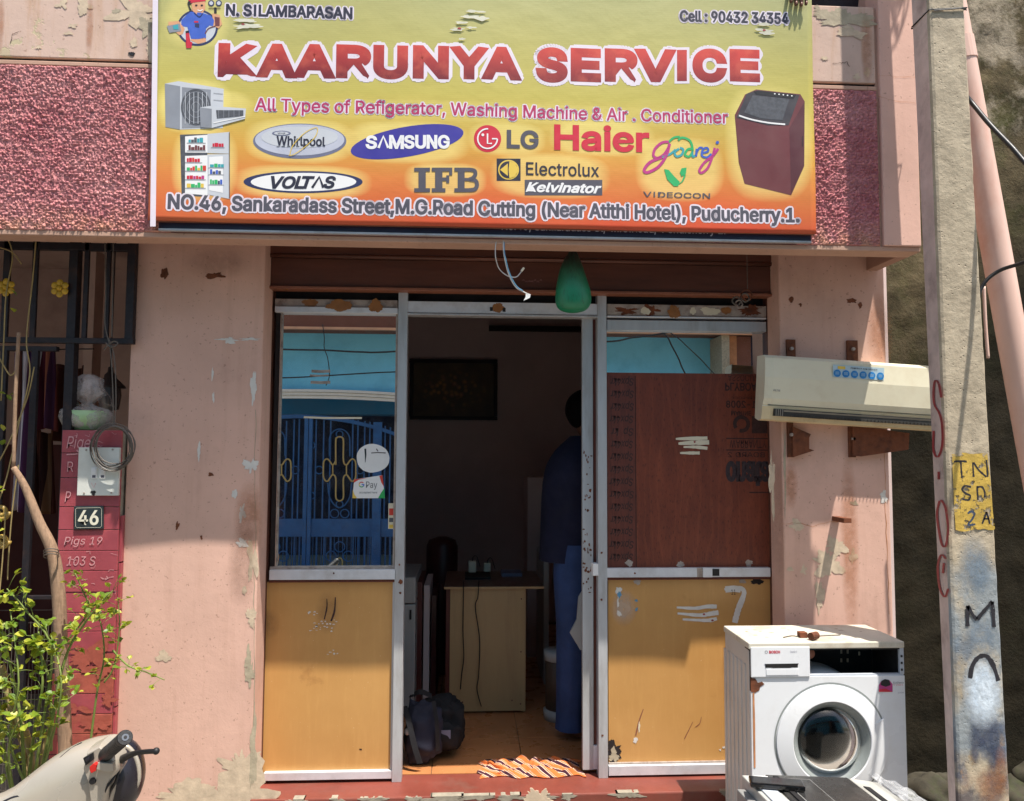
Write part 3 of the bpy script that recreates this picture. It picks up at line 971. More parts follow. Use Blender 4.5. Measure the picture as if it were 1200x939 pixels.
# shop room
XR0, XR1, YR = X_DL - 0.25, X_DR + 0.5, 3.0
wall_box('room_back_wall', XR0, XR1, YR, YR + 0.1, 0, ZS + 0.52, 'room', 0)
wall_box('room_side_wall', XR0 - 0.1, XR0, 0.06, YR, 0, ZS + 0.52, 'room', 0)
wall_box('room_side_wall', XR1, XR1 + 0.1, 0.06, YR, 0, ZS + 0.52, 'room', 0)
wall_box('room_ceiling', XR0, XR1, 0.061, YR, ZS + 0.42, ZS + 0.5, 'room', 0)
wall_box('room_front_wall', X_PIL_L0, X_DL, 0.061, 0.12, 0, ZS + 0.4, 'room', 0)
wall_box('room_front_wall', X_DR, X_PIL_R1, 0.061, 0.12, 0, ZS + 0.4, 'room', 0)
wall_box('tile_bed', XR0, XR1, 0.045, YR, 0, ZF - 0.006, 'tile_joint', 0)
tme = None
tx0 = at(470, 905, 0.05).x
ts = 0.405
for i in range(-2, 5):
    for j in range(0, 7):
        x = tx0 + 0.13 + i * ts; y = 0.047 + j * ts
        if x + ts > XR1 or x < XR0:
            continue
        if tme is None:
            mb = MB().box(-ts / 2 + .0015, ts / 2 - .0015, -ts / 2 + .0015, ts / 2 - .0015, -0.006, 0)
            o = mb.build('floor_tile', 'tile_orange', None, bevel=0.001)
            tme = o
        else:
            o = tme.copy(); COL.objects.link(o)
        o.parent = B
        o.location = (x + ts / 2, y + ts / 2, ZF)

# porch at the far left, behind the gate
wall_box('porch_back_wall', XL, X_PIL_L0 + 0.2, 1.55, 1.65, 1.62, ZS + 0.36, 'porch', 0)
wall_box('porch_back_wall', XL, X_PIL_L0 + 0.2, 1.55, 1.66, 0, 1.62, 'porch_low', 0)
wall_box('porch_floor', XL, X_PIL_L0, YW, 1.55, 0, 0.1, 'cement', 0)
wall_box('porch_side_wall', X_PIL_L0 - 0.001, X_PIL_L0 + 0.1, 0.06, 1.55, 0, ZS + 0.34, 'porch', 0)
wall_box('porch_end_wall', XL - 0.1, XL, YF, 3.2, 0, ZW0, 'pink', 0)
a_, b_ = at(88, 400, 0.9), at(142, 560, 0.9)
MB().box(at(97, 420, 0.9).x, at(108, 420, 0.9).x, 0.9, 1.0, 0.1, ZS + 0.3).build('porch_column', 'porch', B)

# ------------------------------------------------------------------ roller shutter box over the door
SH = thing('roller_shutter', 'brown rolled up steel shutter box under the slab above the glass door', 'shutter', (0, -.05, ZS))
xa, xb = X_DL - .004, X_DR + .004
zc = at(600, 306, -0.07).z
zc2 = at(600, 340, -0.07).z
MB().box(xa, xb, -0.085, 0.02, zc + .012, ZS + .298).build('fascia_plate', 'brown_metal', SH, bevel=0.003)
MB().tube([(xa, -0.082, zc + .004), (xb, -0.082, zc + .004)], .010, 10).build('rolled_edge', 'brown_metal', SH, smooth=True)
MB().box(xa, xb, -0.072, -0.02, zc2, zc - .004).build('slat', 'brown_metal', SH, bevel=.003)
MB().box(xa, xb, -0.088, -0.02, zc2 - 0.012, zc2 - .0005).build('bottom_bar', 'brown_light', SH, bevel=0.002)
MB().box(xa, xb, 0.0205, 0.03, zc2 - .05, zc2 + 0.03).build('back_plate', 'dark_gap', SH)
# guide channels at the jambs
MB().box(X_PIL_L1 + 0.001, X_DL - 0.004, -0.03, 0.055, ZF, ZS + .29).build('guide_channel', 'brown_metal', SH)
MB().box(X_DR + 0.004, X_PIL_R0 - 0.001, -0.03, 0.055, ZF, ZS + .29).build('guide_channel', 'brown_metal', SH)
# scrawl and knocked cable box
mb = MB()
for k in range(7):
    x, z = XZ(612 + k * 3.4, 330 + random.uniform(-1, 1), -0.0735)
    mb.ribbon([(x, z), (x + .006, z + .006), (x + .01, z - .001)], .0012, -0.0735)
mb.build('chalk_scrawl', 'chalk', SH)

# ------------------------------------------------------------------ shopfront (fixed aluminium glazing)
FR = thing('shopfront', 'aluminium shopfront with glass, brown plywood and ochre panels beside the open doorway', 'shopfront', (0, 0, ZF))
def fr(x0, x1, y0, y1, Y=-0.03, d=0.05, mat='alu', name='rail', bevel=0.0015, parent=None):
    return pxbox(MB(), x0, x1, y0, y1, Y, d).build(name, mat, parent or FR, bevel=bevel)
def post(x0b, x1b, yt, yb, Y=-0.034, d=0.056, mat='alu', name='post'):
    """upright given by pixel x at the bottom (y=600)"""
    a = at(x0b, 600, Y).x; b = at(x1b, 600, Y).x
    return MB().box(a, b, Y, Y + d, yb, yt).build(name, mat, FR, bevel=0.0015)
z_ptop = at(600, 343, Y0).z
post(463.5, 474.5, z_ptop, ZF)
post(700.8, 711.5, z_ptop, ZF)
post(300, 302.0, z_ptop, ZF, -0.02, 0.05, 'dark_gap')
# header strips
fr(322, 466, 351, 361.5, -0.024, 0.04, 'alu_dirty', 'header_rail')
fr(322, 466, 360, 366.6, -0.036, 0.05, 'alu_light', 'header_rail')
fr(476.5, 700.5, 354.5, 367.8, -0.028, 0.05, 'alu_light', 'header_rail')
fr(476.5, 700.5, 368.3, 370.6, -0.034, 0.056, 'alu', 'header_rail')
fr(711.5, 898, 357.6, 370.5, -0.024, 0.04, 'alu_dirty', 'header_rail')
fr(711.5, 898, 371, 373.2, -0.03, 0.05, 'alu_light', 'header_rail')
fr(711.5, 898, 376, 388, -0.028, 0.05, 'alu', 'top_rail')
MB().box(X_DL, X_DR, 0.03, 0.05, at(600, 358, .03).z, at(600, 330, .03).z + .1).build('transom_board', 'dark_gap', FR)
# peeled tape on the header
for i, (px, py, rx, ry, Y) in enumerate(((363, 355, 9, 5, -.0248), (398, 358, 14, 6, -.0368), (440, 359, 8, 7, -.0368), (583, 361, 8, 5, -.0288), (790, 366, 7, 8, -.0308), (851, 364, 6, 5, -.0248), (335, 338, 4, 2, -.0725))):
    patch(px, py, rx, ry, Y, i + 3, 'tape', FR, 'tape_scrap', 0.25)
fr(574, 577.5, 360, 364.5, -0.0295, 0.001, 'black', 'clip', 0)
fr(589, 592.5, 361, 365.5, -0.0295, 0.001, 'black', 'clip', 0)
for i, (px, w) in enumerate(((735, 20), (765, 12), (880, 18))):
    patch(px, 364, w * .6, 5, -.0245, i + 31, 'rust', FR, 'glue_residue', 0.8)
for i, (px, w) in enumerate(((757, 9), (832, 20), (812, 6))):
    patch(px, 364.5, w * .6, 4.5, -.0246, i + 41, 'offwhite', FR, 'paper_scrap', 0.25)
# left bay
GL = pxbox(MB(), 326.5, 466, 366, 668, 0.0, 0.004)
gx0, gx1 = at(322, 500, 0).x, at(466, 500, 0).x
MB().box(gx0, gx1, 0.0, 0.005, at(395, 667, 0).z, at(395, 366, 0).z).build('glass_pane', 'glass', FR)
za, zb = at(390, 668, Y0).z, at(390, 366, Y0).z
def vbar(px, py, w, Y, d, z0, z1, mat, name):
    x = at(px, py, Y).x
    return MB().box(x, x + w, Y, Y + d, z0, z1).build(name, mat, FR, bevel=0.001)
vbar(320.3, 500, 0.018, -0.006, 0.02, za, zb, 'dark_gap', 'glazing_bead')
vbar(326.5, 500, 0.006, -0.012, 0.012, za, zb, 'alu_dirty', 'glazing_bead')
vbar(462.3, 500, 0.009, -0.014, 0.014, za, zb, 'alu_dirty', 'glazing_bead')
fr(316, 463.5, 664, 667.6, -0.016, 0.03, 'alu_dirty', 'glazing_bead')
fr(315.5, 463.8, 668, 679.6, -0.034, 0.05, 'alu_light', 'mid_rail')
fr(315, 463.6, 680.0, 682.6, -0.020, 0.03, 'ply_edge', 'bead')
lp = MB().box(at(309.5, 800, -.008).x, at(460.5, 800, -.008).x, -0.008, 0.012, at(385, 905.5, -.008).z, at(385, 682, -.008).z).build('lower_panel', 'ochre', FR, bevel=0.001)
lp['label'] = 'smooth ochre panel below the left window'
vbar(458.6, 800, 0.010, -0.020, 0.02, at(385, 905, -.02).z, at(385, 683, -.02).z, 'alu', 'glazing_bead')
fr(308.8, 460, 905.0, 914.2, -0.030, 0.05, 'alu_light', 'bottom_rail')
# right bay
MB().box(at(711, 420, 0).x, at(899, 420, 0).x, 0.0, 0.005, at(800, 445, 0).z, at(800, 388, 0).z).build('glass_pane', 'glass', FR)
pb = MB().box(at(711.5, 550, -.010).x, at(903, 550, -.010).x, -0.010, -0.001, at(800, 667, -.010).z, at(800, 437.5, -.010).z).build('plywood_board', 'ply', FR, bevel=0.0008)
pb['label'] = 'reddish brown plywood board with faded stamped lettering'
MB().box(at(711.5, 550, -.0115).x, at(744.5, 550, -.0115).x, -0.0118, -0.010, at(730, 667, -.0115).z, at(730, 440.5, -.0115).z).build('plywood_strip', 'ply_edge', pb)
MB().box(at(744.7, 550, -.0115).x, at(745.5, 550, -.0115).x, -0.0110, -0.010, at(730, 667, -.0115).z, at(730, 440.5, -.0115).z).build('seam', 'dark_gap', pb)
fr(711.5, 903, 665.8, 676.6, -0.034, 0.05, 'alu_light', 'mid_rail')
fr(711.5, 903, 676.8, 679.5, -0.018, 0.03, 'ply_edge', 'bead')
rp = MB().box(at(713, 800, -.008).x, at(905, 800, -.008).x, -0.008, 0.012, at(805, 893.5, -.008).z, at(805, 678, -.008).z).build('lower_panel', 'ochre', FR, bevel=0.001)
rp['label'] = 'ochre panel with white paint strokes below the plywood board'
fr(713.5, 903, 892.5, 896.5, -0.016, 0.03, 'alu_dirty', 'glazing_bead')
fr(713.5, 903, 896.5, 907.8, -0.032, 0.05, 'alu_light', 'bottom_rail')
# latch in the middle rail
lt = fr(824, 835, 665.6, 676.8, -0.042, 0.012, 'alu_light', 'latch')
pxbox(MB(), 817, 824, 665.9, 676.5, -0.0365, 0.004).build('latch_plate', 'alu_dirty', lt)
pxbox(MB(), 835, 843, 667, 675, -0.0362, 0.004).build('latch_slot', 'black', lt)
for (px, py) in ((738, 660), (797, 661), (877, 660)):
    patch(px, py, 4, 4, -0.0112 - (0.002 if px < 745 else 0), px, 'alu_dirty', FR, 'clip', 0.4)
for (px, py) in ((747, 682), (870, 681)):
    patch(px, py, 4, 3, -0.009, px, 'alu_dirty', FR, 'clip', 0.4)
patch(887, 681, 7, 4, -0.0092, 5, 'dark_gap', FR, 'chip', 0.4)
for i, (px, py, r) in enumerate(((705, 703, 1.3), (705, 648, 1.2), (706, 862, 1.2), (469, 695, 1.4), (469.5, 682, 2.4), (468, 662, 1), (391, 672, 1), (744, 672, 1.1))):
    patch(px, py, r, r, -0.0352, i, 'rust', FR, 'screw', 0.2)

# white brush strokes and marks on the panels
def strokes(lst, Y, mat, parent, name='paint_stroke'):
    for pts, w in lst:
        q = catmull([(p[0], p[1], 0) for p in pts], 6)
        n = len(q)
        s_ = (Y - CAM.y) / F
        ww = [w * s_ * (0.35 + 0.65 * math.sin(PI * min(1, (i + 1) / n * 0.62 + .02))) * random.uniform(.85, 1.1) for i in range(n)]
        MB().ribbon([XZ(p.x, p.y, Y) for p in q], ww, Y).build(name, mat, parent)
strokes([([(793, 712), (815, 713), (828, 711), (840, 711)], 5), ([(794, 719), (820, 721), (835, 719), (842, 718)], 5.5), ([(800, 726), (820, 727), (832, 727), (840, 725)], 4.5)], -0.0092, 'primer', FR)
strokes([([(849, 691), (857, 689), (868, 689.5), (872, 694), (870, 702), (866, 712), (863, 722), (861, 730)], 7)], -0.0092, 'primer', FR)
MB().ribbon([XZ(850, 691, -.0094), XZ(860, 690, -.0094), XZ(868, 691, -.0094)], 0.028, -0.0094).build('paint_stroke', 'primer', FR)
strokes([([(792, 514.5), (810, 514), (829, 513.5)], 4.5), ([(795, 520), (812, 519), (831, 518.5)], 5.5), ([(801, 524), (815, 524), (829, 525.5)], 4), ([(797, 531), (808, 531), (820, 531)], 4)], -0.0112, 'offwhite', FR)
for (px, py, Y) in ((825, 720, -.0098), (835, 727, -.0098), (814, 518, -.0118)):
    patch(px, py, 1.4, 1.1, Y, px, 'pole_red', FR, 'red_spot', 0.3)
text('11', (857, 862, 691, 697), -0.0100, 'stamp', FR, 'lettering')
for i, (px, py, rx, ry, m_) in enumerate(((725, 692, 3.5, 5, 'primer'), (726, 697, 2, 4, 'wire_blue'), (724, 706, 1.2, 6, 'primer'), (725, 719, 2.6, 3, 'primer'), (746, 704, 1.6, 1.6, 'wire_blue'), (746, 714, 1.4, 2, 'wire_blue'),
                                       (745, 868, 2.4, 3, 'primer'), (749, 852, 1, 5, 'offwhite'), (848, 876, 1.6, 1.2, 'primer'), (844, 879, 1, 1, 'primer'))):
    patch(px, py, rx, ry, -0.0090 - i * 1e-5, i + 60, m_, FR, 'paint_fleck', 0.5)
splat(714, 748, 690, 735, -0.0088, 'spray_dust', FR, 'scuff')
patch(718, 882, 9, 9, -0.0093, 4, 'dark_gap', FR, 'broken_corner', 0.6)
patch(719, 886, 5, 6, -0.0097, 5, 'peel_grey', FR, 'broken_corner', 0.6)
strokes([([(754, 831), (749, 845), (745, 862)], 1.6), ([(812, 846), (806, 858), (802, 866)], 1.0), ([(822, 840), (820, 848), (815, 852)], .9)], -0.0091, 'brown_light', FR, 'scratch')
fl = MB(); rnd = random.Random(3)
for (cx, cy, n, sx, sy) in ((366, 719, 7, 8, 2), (381, 729, 8, 14, 3), (377, 737, 10, 15, 3), (390, 766, 6, 6, 4), (372, 733, 6, 9, 5)):
    for k in range(n):
        x, z = XZ(cx + rnd.uniform(-sx, sx), cy + rnd.uniform(-sy, sy), -0.0092)
        fl.poly([(p[0], -0.0092 - k * 1e-5, p[1]) for p in blob(x, z, rnd.uniform(.002, .006), rnd.uniform(.0012, .003), k, 12)])
fl.build('paint_fleck', 'primer', FR)
strokes([([(383, 702), (383, 712), (380, 726)], 1.4), ([(393, 700), (392, 716), (388, 728)], 2.2), ([(370, 733), (372, 735)], 2.5), ([(421, 878), (424, 878.5)], 1.5)], -0.0091, 'stamp', FR, 'smudge')
splat(300, 330, 712, 750, -0.0088, 'spray_dark', FR, 'smudge')
splat(368, 400, 690, 745, -0.0087, 'spray_dark', FR, 'smudge')

# stamped and handwritten text on the plywood (upside down and mirrored, as it is)
rnd = random.Random(5)
for k in range(15):
    y = 447 + k * 14.7
    if y > 655: break
    s_ = 'Spx4kr' if k != 4 else 'Sp  kr'
    text(s_, (715 + rnd.uniform(-1, 1), 742 + rnd.uniform(-.6, .6), y - 6, y + 5), -0.0124, 'stamp', pb, 'handwriting', bold=0.012, flipx=True, flipz=True, shear=0.2)
text('ASSOCIATED', (853, 900, 439, 447), -0.0109, 'stamp', pb, 'stamp', flipz=True)
text('PLYBOARD', (850, 899, 449, 458), -0.0109, 'stamp', pb, 'stamp', flipz=True, bold=.02)
text('1S:1-2008', (851, 900, 470, 478), -0.0109, 'stamp', pb, 'stamp', flipx=True, bold=.02)
text('WATERPROOF', (857, 900, 465, 468), -0.0109, 'stamp', pb, 'stamp', flipx=True)
text('MARINE', (857, 880, 482, 487), -0.0109, 'stamp', pb, 'stamp', flipz=True, bold=.02)
c_ = XZ(869, 497, -.0109)
ring = [(c_[0] + .031 * math.cos(t * PI / 10), c_[1] + .031 * math.sin(t * PI / 10)) for t in range(-6, 13)]
MB().ribbon(ring, .017, -.0109).build('stamp', 'stamp', pb)
pxbox(MB(), 881, 899, 488, 508, -.0109, .0003).build('stamp', 'stamp', pb)
pxbox(MB(), 851, 901, 513.5, 514.8, -.0109, .0003).build('stamp_rule', 'stamp', pb)
pxbox(MB(), 851, 901, 527, 528.2, -.0109, .0003).build('stamp_rule', 'stamp', pb)
text('WARRANTY', (855, 898, 516, 525), -0.0109, 'stamp', pb, 'stamp', flipz=True)
text('BOARD 2', (853, 896, 530, 536), -0.0109, 'stamp', pb, 'stamp', flipx=True)
text('onata', (852, 901, 542, 568), -0.0109, 'stamp_blue', pb, 'stamp', flipz=True, bold=.03)
pxbox(MB(), 878, 901, 576.5, 578, -.0109, .0003).build('stamp_rule', 'stamp', pb)

# sliding door leaf pushed behind the right bay
SD = thing('sliding_door', 'aluminium sliding door leaf pushed open behind the plywood and ochre bay', 'door', (at(690, 900, .03).x, .05, ZF))
def sd(x0, x1, y0, y1, Y, d, mat, name, bevel=0.0015):
    a = at(x0, 600, Y).x; b = at(x1, 600, Y).x
    return MB().box(a, b, Y, Y + d, at(690, y1, Y).z, at(690, y0, Y).z).build(name, mat, SD, bevel=bevel)
stl = sd(682.5, 695.2, 372, 902.5, 0.012, 0.03, 'alu', 'stile')
sd(695.4, 699.5, 374, 902, 0.02, 0.015, 'ply_edge', 'seal_strip')
x_s = at(690, 600, .02).x
MB().box(x_s + .02, x_s + .72, 0.062, 0.068, ZF + .02, at(690, 376, .03).z).build('door_panel', 'brown_metal', SD)
hnd = sd(694.5, 701, 661, 675, -0.036, 0.05, 'white', 'handle')
sd(695, 699.6, 874, 902, 0.008, 0.02, 'alu_light', 'corner_block')
rnd = random.Random(9)
mb = MB()
for k in range(46):
    px, py = rnd.uniform(683.5, 693), rnd.choice((rnd.uniform(530, 600), rnd.uniform(620, 700), rnd.uniform(640, 695)))
    x, z = XZ(px, py, .0112)
    mb.poly([(p[0], .0112 - k * 1e-5, p[1]) for p in blob(x, z, rnd.uniform(.002, .006), rnd.uniform(.002, .008), k, 10)])
mb.build('corrosion', 'rust', SD)

# ------------------------------------------------------------------ stickers on the glass
S1 = MB().prism(blob(*XZ(437, 537, -.002), 0.071, 0.064, 2, 40, 0.03), -0.0022, -0.0010).build('round_sticker', 'white')
tag(S1, 'torn round white sticker on the window glass above the payment sticker', 'sticker')
MB().ribbon([XZ(435, 531, -.0026), XZ(443, 530.5, -.0026), XZ(452, 531, -.0026)], .004, -.0026).build('scrape', 'stamp', S1)
MB().ribbon([XZ(428, 526, -.0026), XZ(428.5, 533, -.0026), XZ(428, 542, -.0026)], [.008, .007, .002], -.0026).build('scrape', 'slate', S1)
MB().ribbon([XZ(441, 526, -.0026), XZ(443, 529, -.0026)], .004, -.0026).build('scrape', 'stamp', S1)
q = [XZ(413, 584, -.002), XZ(451, 584, -.002), XZ(448, 557, -.002), XZ(415, 562, -.002)]
S2 = MB().prism(q, -0.0022, -0.0012).build('payment_sticker', 'white')
tag(S2, 'white mobile payment sticker with coloured corners on the window glass', 'sticker')
def tri(pts, Y, mat, parent, name='corner_flash'):
    return MB().poly([(p[0], Y, p[1]) for p in [XZ(a, b, Y) for a, b in pts]]).build(name, mat, parent)
M['g_green'] = plain('print_green', (40, 160, 84), 0.5, var=.02)
M['g_red'] = plain('print_red', (205, 62, 48), 0.5, var=.02)
M['g_yellow'] = plain('print_yellow', (222, 190, 80), 0.5, var=.02)
M['g_blue'] = plain('print_blue', (60, 110, 200), 0.5, var=.02)
M['g_grey'] = plain('print_grey', (90, 92, 96), 0.5, var=.02)
tri([(443, 584), (451, 584), (450.5, 572), (447, 577)], -.0026, 'g_green', S2)
tri([(444.5, 558), (448, 557), (449.6, 570), (447, 566)], -.0026, 'g_red', S2)
tri([(413, 584), (418.5, 584), (415, 579), (413.4, 574)], -.0026, 'g_yellow', S2)
tri([(415, 562), (432, 560), (420, 562.5), (414.6, 566)], -.0026, 'g_red', S2)
cg = at(423.7, 568, -.0028)
for m_, a0, a1 in (('g_red', 40, 150), ('g_yellow', 150, 215), ('g_green', 215, 310), ('g_blue', 310, 365)):
    pts = [(cg.x + .0105 * math.cos(rad(a0 + (a1 - a0) * k / 6)), cg.z + .0105 * math.sin(rad(a0 + (a1 - a0) * k / 6))) for k in range(7)]
    MB().ribbon(pts, .004, -.0028).build('letter', m_, S2)
MB().box(cg.x, cg.x + .012, -.003, -.0026, cg.z - .002, cg.z + .002).build('letter', 'g_blue', S2)
text('Pay', (429, 442, 564.5, 574), -.0028, 'g_grey', S2)
text('accepted here', (421, 442, 576, 579), -.0028, 'g_grey', S2)
S3 = pxbox(MB(), 455, 462.5, 590, 620, -0.002, 0.001).build('paper_strip', 'offwhite')
tag(S3, 'narrow cream paper strip stuck at the edge of the window glass', 'notice')
pxbox(MB(), 456, 462, 596, 604, -0.0026, 0.0004).build('print', 'g_red', S3)
pxbox(MB(), 456, 462, 607, 612, -0.0026, 0.0004).build('print', 'g_grey', S3)
pxbox(MB(), 456, 462, 615, 619, -0.0026, 0.0004).build('print', 'g_yellow', S3)
S4 = MB()
for pts, w in (([(356, 489), (380, 490), (405, 490), (424, 490)], 2.2),):
    S4.ribbon([XZ(a, b, -.002) for a, b in pts], w * .0038, -.0018)
tag(S4.build('tape_residue', 'offwhite'), 'thin streak of whitish tape residue across the window glass', 'residue')
S5 = MB()
for y, x0, x1 in ((435, 365, 387), (440, 363, 385), (448, 364, 387)):
    S5.ribbon([XZ(x0, y, -.002), XZ((x0 + x1) / 2, y + .5, -.002), XZ(x1, y, -.002)], .0125 if y != 440 else .008, -.0018)
tag(S5.build('tape_residue', 'alu_dirty'), 'three short grey glue strokes on the upper window glass', 'residue')

# ------------------------------------------------------------------ printed banner
YB = YF - 0.045
bx0, bx1 = at(178, 140, YB).x, at(953.5, 140, YB).x
bz0 = at(570, 266.5, YB).z
bz1 = ZPT + 0.012
def warpB(p):
    e = math.exp(-((p.x - bx1) / 0.5) ** 2)
    d = 0.0035 * math.sin(p.x * 4.1 + p.z * 1.7) + 0.0014 * math.sin(p.x * 7.3 - p.z * 5.0 + 1) + e * 0.0018 * math.sin((p.x * 0.8 + p.z * 1.1) * 9)
    low = max(0.0, 1 - (p.z - bz0) / 0.10)
    d += low * 0.0012 * math.sin(p.x * 12)
    return Vector((p.x, p.y + d, p.z))

def m_banner():
    t = NT('printed_vinyl_banner')
    x, y, z = t.xyz()
    cr = t.n('ShaderNodeValToRGB')
    zz = t.ramp(z, bz0, bz1)
    t.l(zz, cr.inputs[0])
    def fz(py):
        return (at(570, py, YB).z - bz0) / (bz1 - bz0)
    stops = [(264, (205, 66, 44)), (240, (214, 92, 50)), (212, (218, 122, 58)), (180, (214, 156, 66)), (148, (204, 176, 82)), (112, (194, 182, 90)), (60, (184, 178, 104)), (8, (172, 174, 124))]
    el = cr.color_ramp.elements
    el[0].position = fz(264); el[0].color = lin(stops[0][1])
    el[1].position = 1.0; el[1].color = lin(stops[-1][1])
    for py, c in stops[1:-1]:
        e = el.new(fz(py)); e.color = lin(c)
    base = cr.outputs[0]
    base = t.mix(t.ramp(t.noise(1.6, 3, 0.5), 0.35, 0.7, 0, 0.18), base, lin((206, 190, 96)))
    # soft pale halos printed behind pictures and logos
    def halo(px, py, rx, ry, amt=0.8, c=(240, 224, 138), pw=1.0):
        nonlocal base
        rx *= .9; ry *= .88; amt *= .72
        c0 = at(px, py, YB); s = (YB - CAM.y) / F
        dx = t.math('MULTIPLY', t.math('SUBTRACT', x, c0.x), 1 / (rx * s))
        dz = t.math('MULTIPLY', t.math('SUBTRACT', z, c0.z), 1 / (ry * s))
        d = t.math('SQRT', t.math('ADD', 0.0, 0.0)) if False else None
        a = t.n('ShaderNodeMath', operation='POWER'); t.l(t.math('ABSOLUTE', dx), a.inputs[0]); a.inputs[1].default_value = 3
        b = t.n('ShaderNodeMath', operation='POWER'); t.l(t.math('ABSOLUTE', dz), b.inputs[0]); b.inputs[1].default_value = 3
        s_ = t.n('ShaderNodeMath', operation='ADD'); t.l(a.outputs[0], s_.inputs[0]); t.l(b.outputs[0], s_.inputs[1])
        m = t.ramp(s_.outputs[0], 0.55, 1.35, amt, 0)
        base = t.mix(m, base, lin(c))
    halo(240, 193, 39, 48); halo(228, 124, 44, 36); halo(240, 124, 58, 22, .6)
    halo(351, 165, 66, 29); halo(477, 167, 76, 28); halo(355, 213, 82, 22); halo(522, 211, 50, 22)
    halo(594, 163, 48, 22, .7); halo(706, 162, 66, 24, .7); halo(645, 206, 74, 30, .75); halo(797, 198, 56, 42, .8)
    halo(901, 168, 56, 76, .85); halo(230, 24, 40, 36, .5)
    halo(576, 132, 300, 14, .25)
    # faint horizontal print banding
    w = t.n('ShaderNodeTexWave', wave_type='BANDS', bands_direction='Z')
    w.inputs['Scale'].default_value = 42
    w.inputs['Distortion'].default_value = 0.6
    t.l(t.tc.outputs['Object'], w.inputs['Vector'])
    base = t.mix(t.math('MULTIPLY', w.outputs['Fac'], 0.09), base, lin((150, 120, 70)))
    t.color(base)
    t.rough(0.42)
    t.spec(0.45)
    t.bump(t.noise(9, 4, 0.5, (1, 1, 1.4)), 0.18, 0.012)
    return t.m
M['banner'] = m_banner()
M['halo'] = plain('print_pale_lilac', (226, 216, 226), 0.45, var=0.03)
M['p_dark'] = plain('print_charcoal', (44, 44, 60), 0.45, var=0.05)
M['p_grey'] = plain('print_grey_letters', (84, 82, 92), 0.45, var=0.05)
M['p_magenta'] = plain('print_magenta', (178, 48, 96), 0.45, var=0.05)
M['p_crimson'] = plain('print_crimson', (200, 40, 62), 0.45, var=0.05)
M['p_blue'] = plain('print_royal_blue', (62, 56, 150), 0.45, var=0.08)
M['p_navy'] = plain('print_navy', (46, 52, 92), 0.45, var=0.05)
M['p_silver'] = plain('print_silver', (186, 190, 204), 0.45, var=0.1, scale=10)
M['p_silver_d'] = plain('print_dark_silver', (112, 116, 140), 0.45, var=0.1)
M['p_white'] = plain('print_white', (232, 232, 232), 0.45, var=0.02)
M['p_green'] = plain('print_green_logo', (54, 176, 104), 0.45, var=0.05)
M['p_black'] = plain('print_black', (30, 30, 34), 0.45, var=0.05)
M['p_maroon'] = plain('print_washer_maroon', (112, 62, 64), 0.4, var=0.1, scale=6)
M['p_maroon_d'] = plain('print_washer_side', (92, 52, 56), 0.4, var=0.1, scale=6)
M['p_lid'] = plain('print_washer_lid', (70, 66, 70), 0.4, var=0.25, scale=8)
M['p_skin'] = plain('print_skin', (216, 160, 120), 0.45, var=0.08)
M['p_shirt'] = plain('print_blue_shirt', (66, 98, 190), 0.45, var=0.12, scale=30)
M['p_pic'] = plain('print_pale_grey', (196, 200, 206), 0.45, var=0.05)
M['p_pic_d'] = plain('print_mid_grey', (138, 142, 150), 0.45, var=0.1)
M['p_pic_dd'] = plain('print_dark_grey', (84, 86, 92), 0.45, var=0.3, scale=60)
M['p_pink'] = plain('print_purple_pink', (186, 60, 130), 0.45, var=0.05)
M['p_teal'] = plain('print_teal', (60, 160, 170), 0.45, var=0.05)
M['glue'] = plain('pale_glue_residue', (206, 204, 184), 0.7, var=0.1)
def m_title():
    t = NT('print_red_bevelled_letters')
    x, y, z = t.xyz()
    za, zb = at(570, 93, YB).z, at(570, 55, YB).z
    base = t.mix(t.ramp(z, za, zb), lin((120, 36, 42)), lin((206, 70, 60)))
    base = t.mix(t.ramp(t.noise(16, 3, 0.5, (1, 1, 1)), 0.48, 0.64, 0, 0.3), base, lin((222, 110, 84)))
    base = t.mix(t.ramp(t.noise(13, 3, 0.5, (1, 1, 1), (4, 0, 4)), 0.5, 0.62, 0, 0.3), base, lin((150, 36, 42)))
    t.color(base); t.rough(0.42)
    return t.m
M['title'] = m_title()

BN = thing('banner', 'yellow and orange printed repair shop banner with red title above the doorway', 'banner', ((bx0 + bx1) / 2, YB, bz0))
mb = MB()
nx, nz = 110, 50
for j in range(nz + 1):
    for i in range(nx + 1):
        mb.v.append(warpB(Vector((bx0 + (bx1 - bx0) * i / nx, YB, bz0 + (bz1 - bz0) * j / nz))))
for j in range(nz):
    for i in range(nx):
        a = j * (nx + 1) + i
        mb.f.append((a, a + 1, a + nx + 2, a + nx + 1)); mb.mi.append(0)
sheet = mb.build('sheet', 'banner', BN, smooth=True)
so = sheet.modifiers.new('solid', 'SOLIDIFY'); so.thickness = 0.0015; so.offset = -1
MB().box(bx0, bx1, YB + 0.008, YB + 0.03, bz0 + 0.001, bz0 + 0.022).build('frame_batten', 'brown_light', BN)
MB().box(bx0, bx0 + .02, YB + 0.008, YB + 0.03, bz0 + 0.022, bz1 - .002).build('frame_batten', 'brown_light', BN)
MB().box(bx1 - .02, bx1, YB + 0.008, YB + 0.03, bz0 + 0.022, bz1 - .002).build('frame_batten', 'brown_light', BN)
def bp(px, py, k=1):
    return warpB(at(px, py, YB - 0.0004 * k))
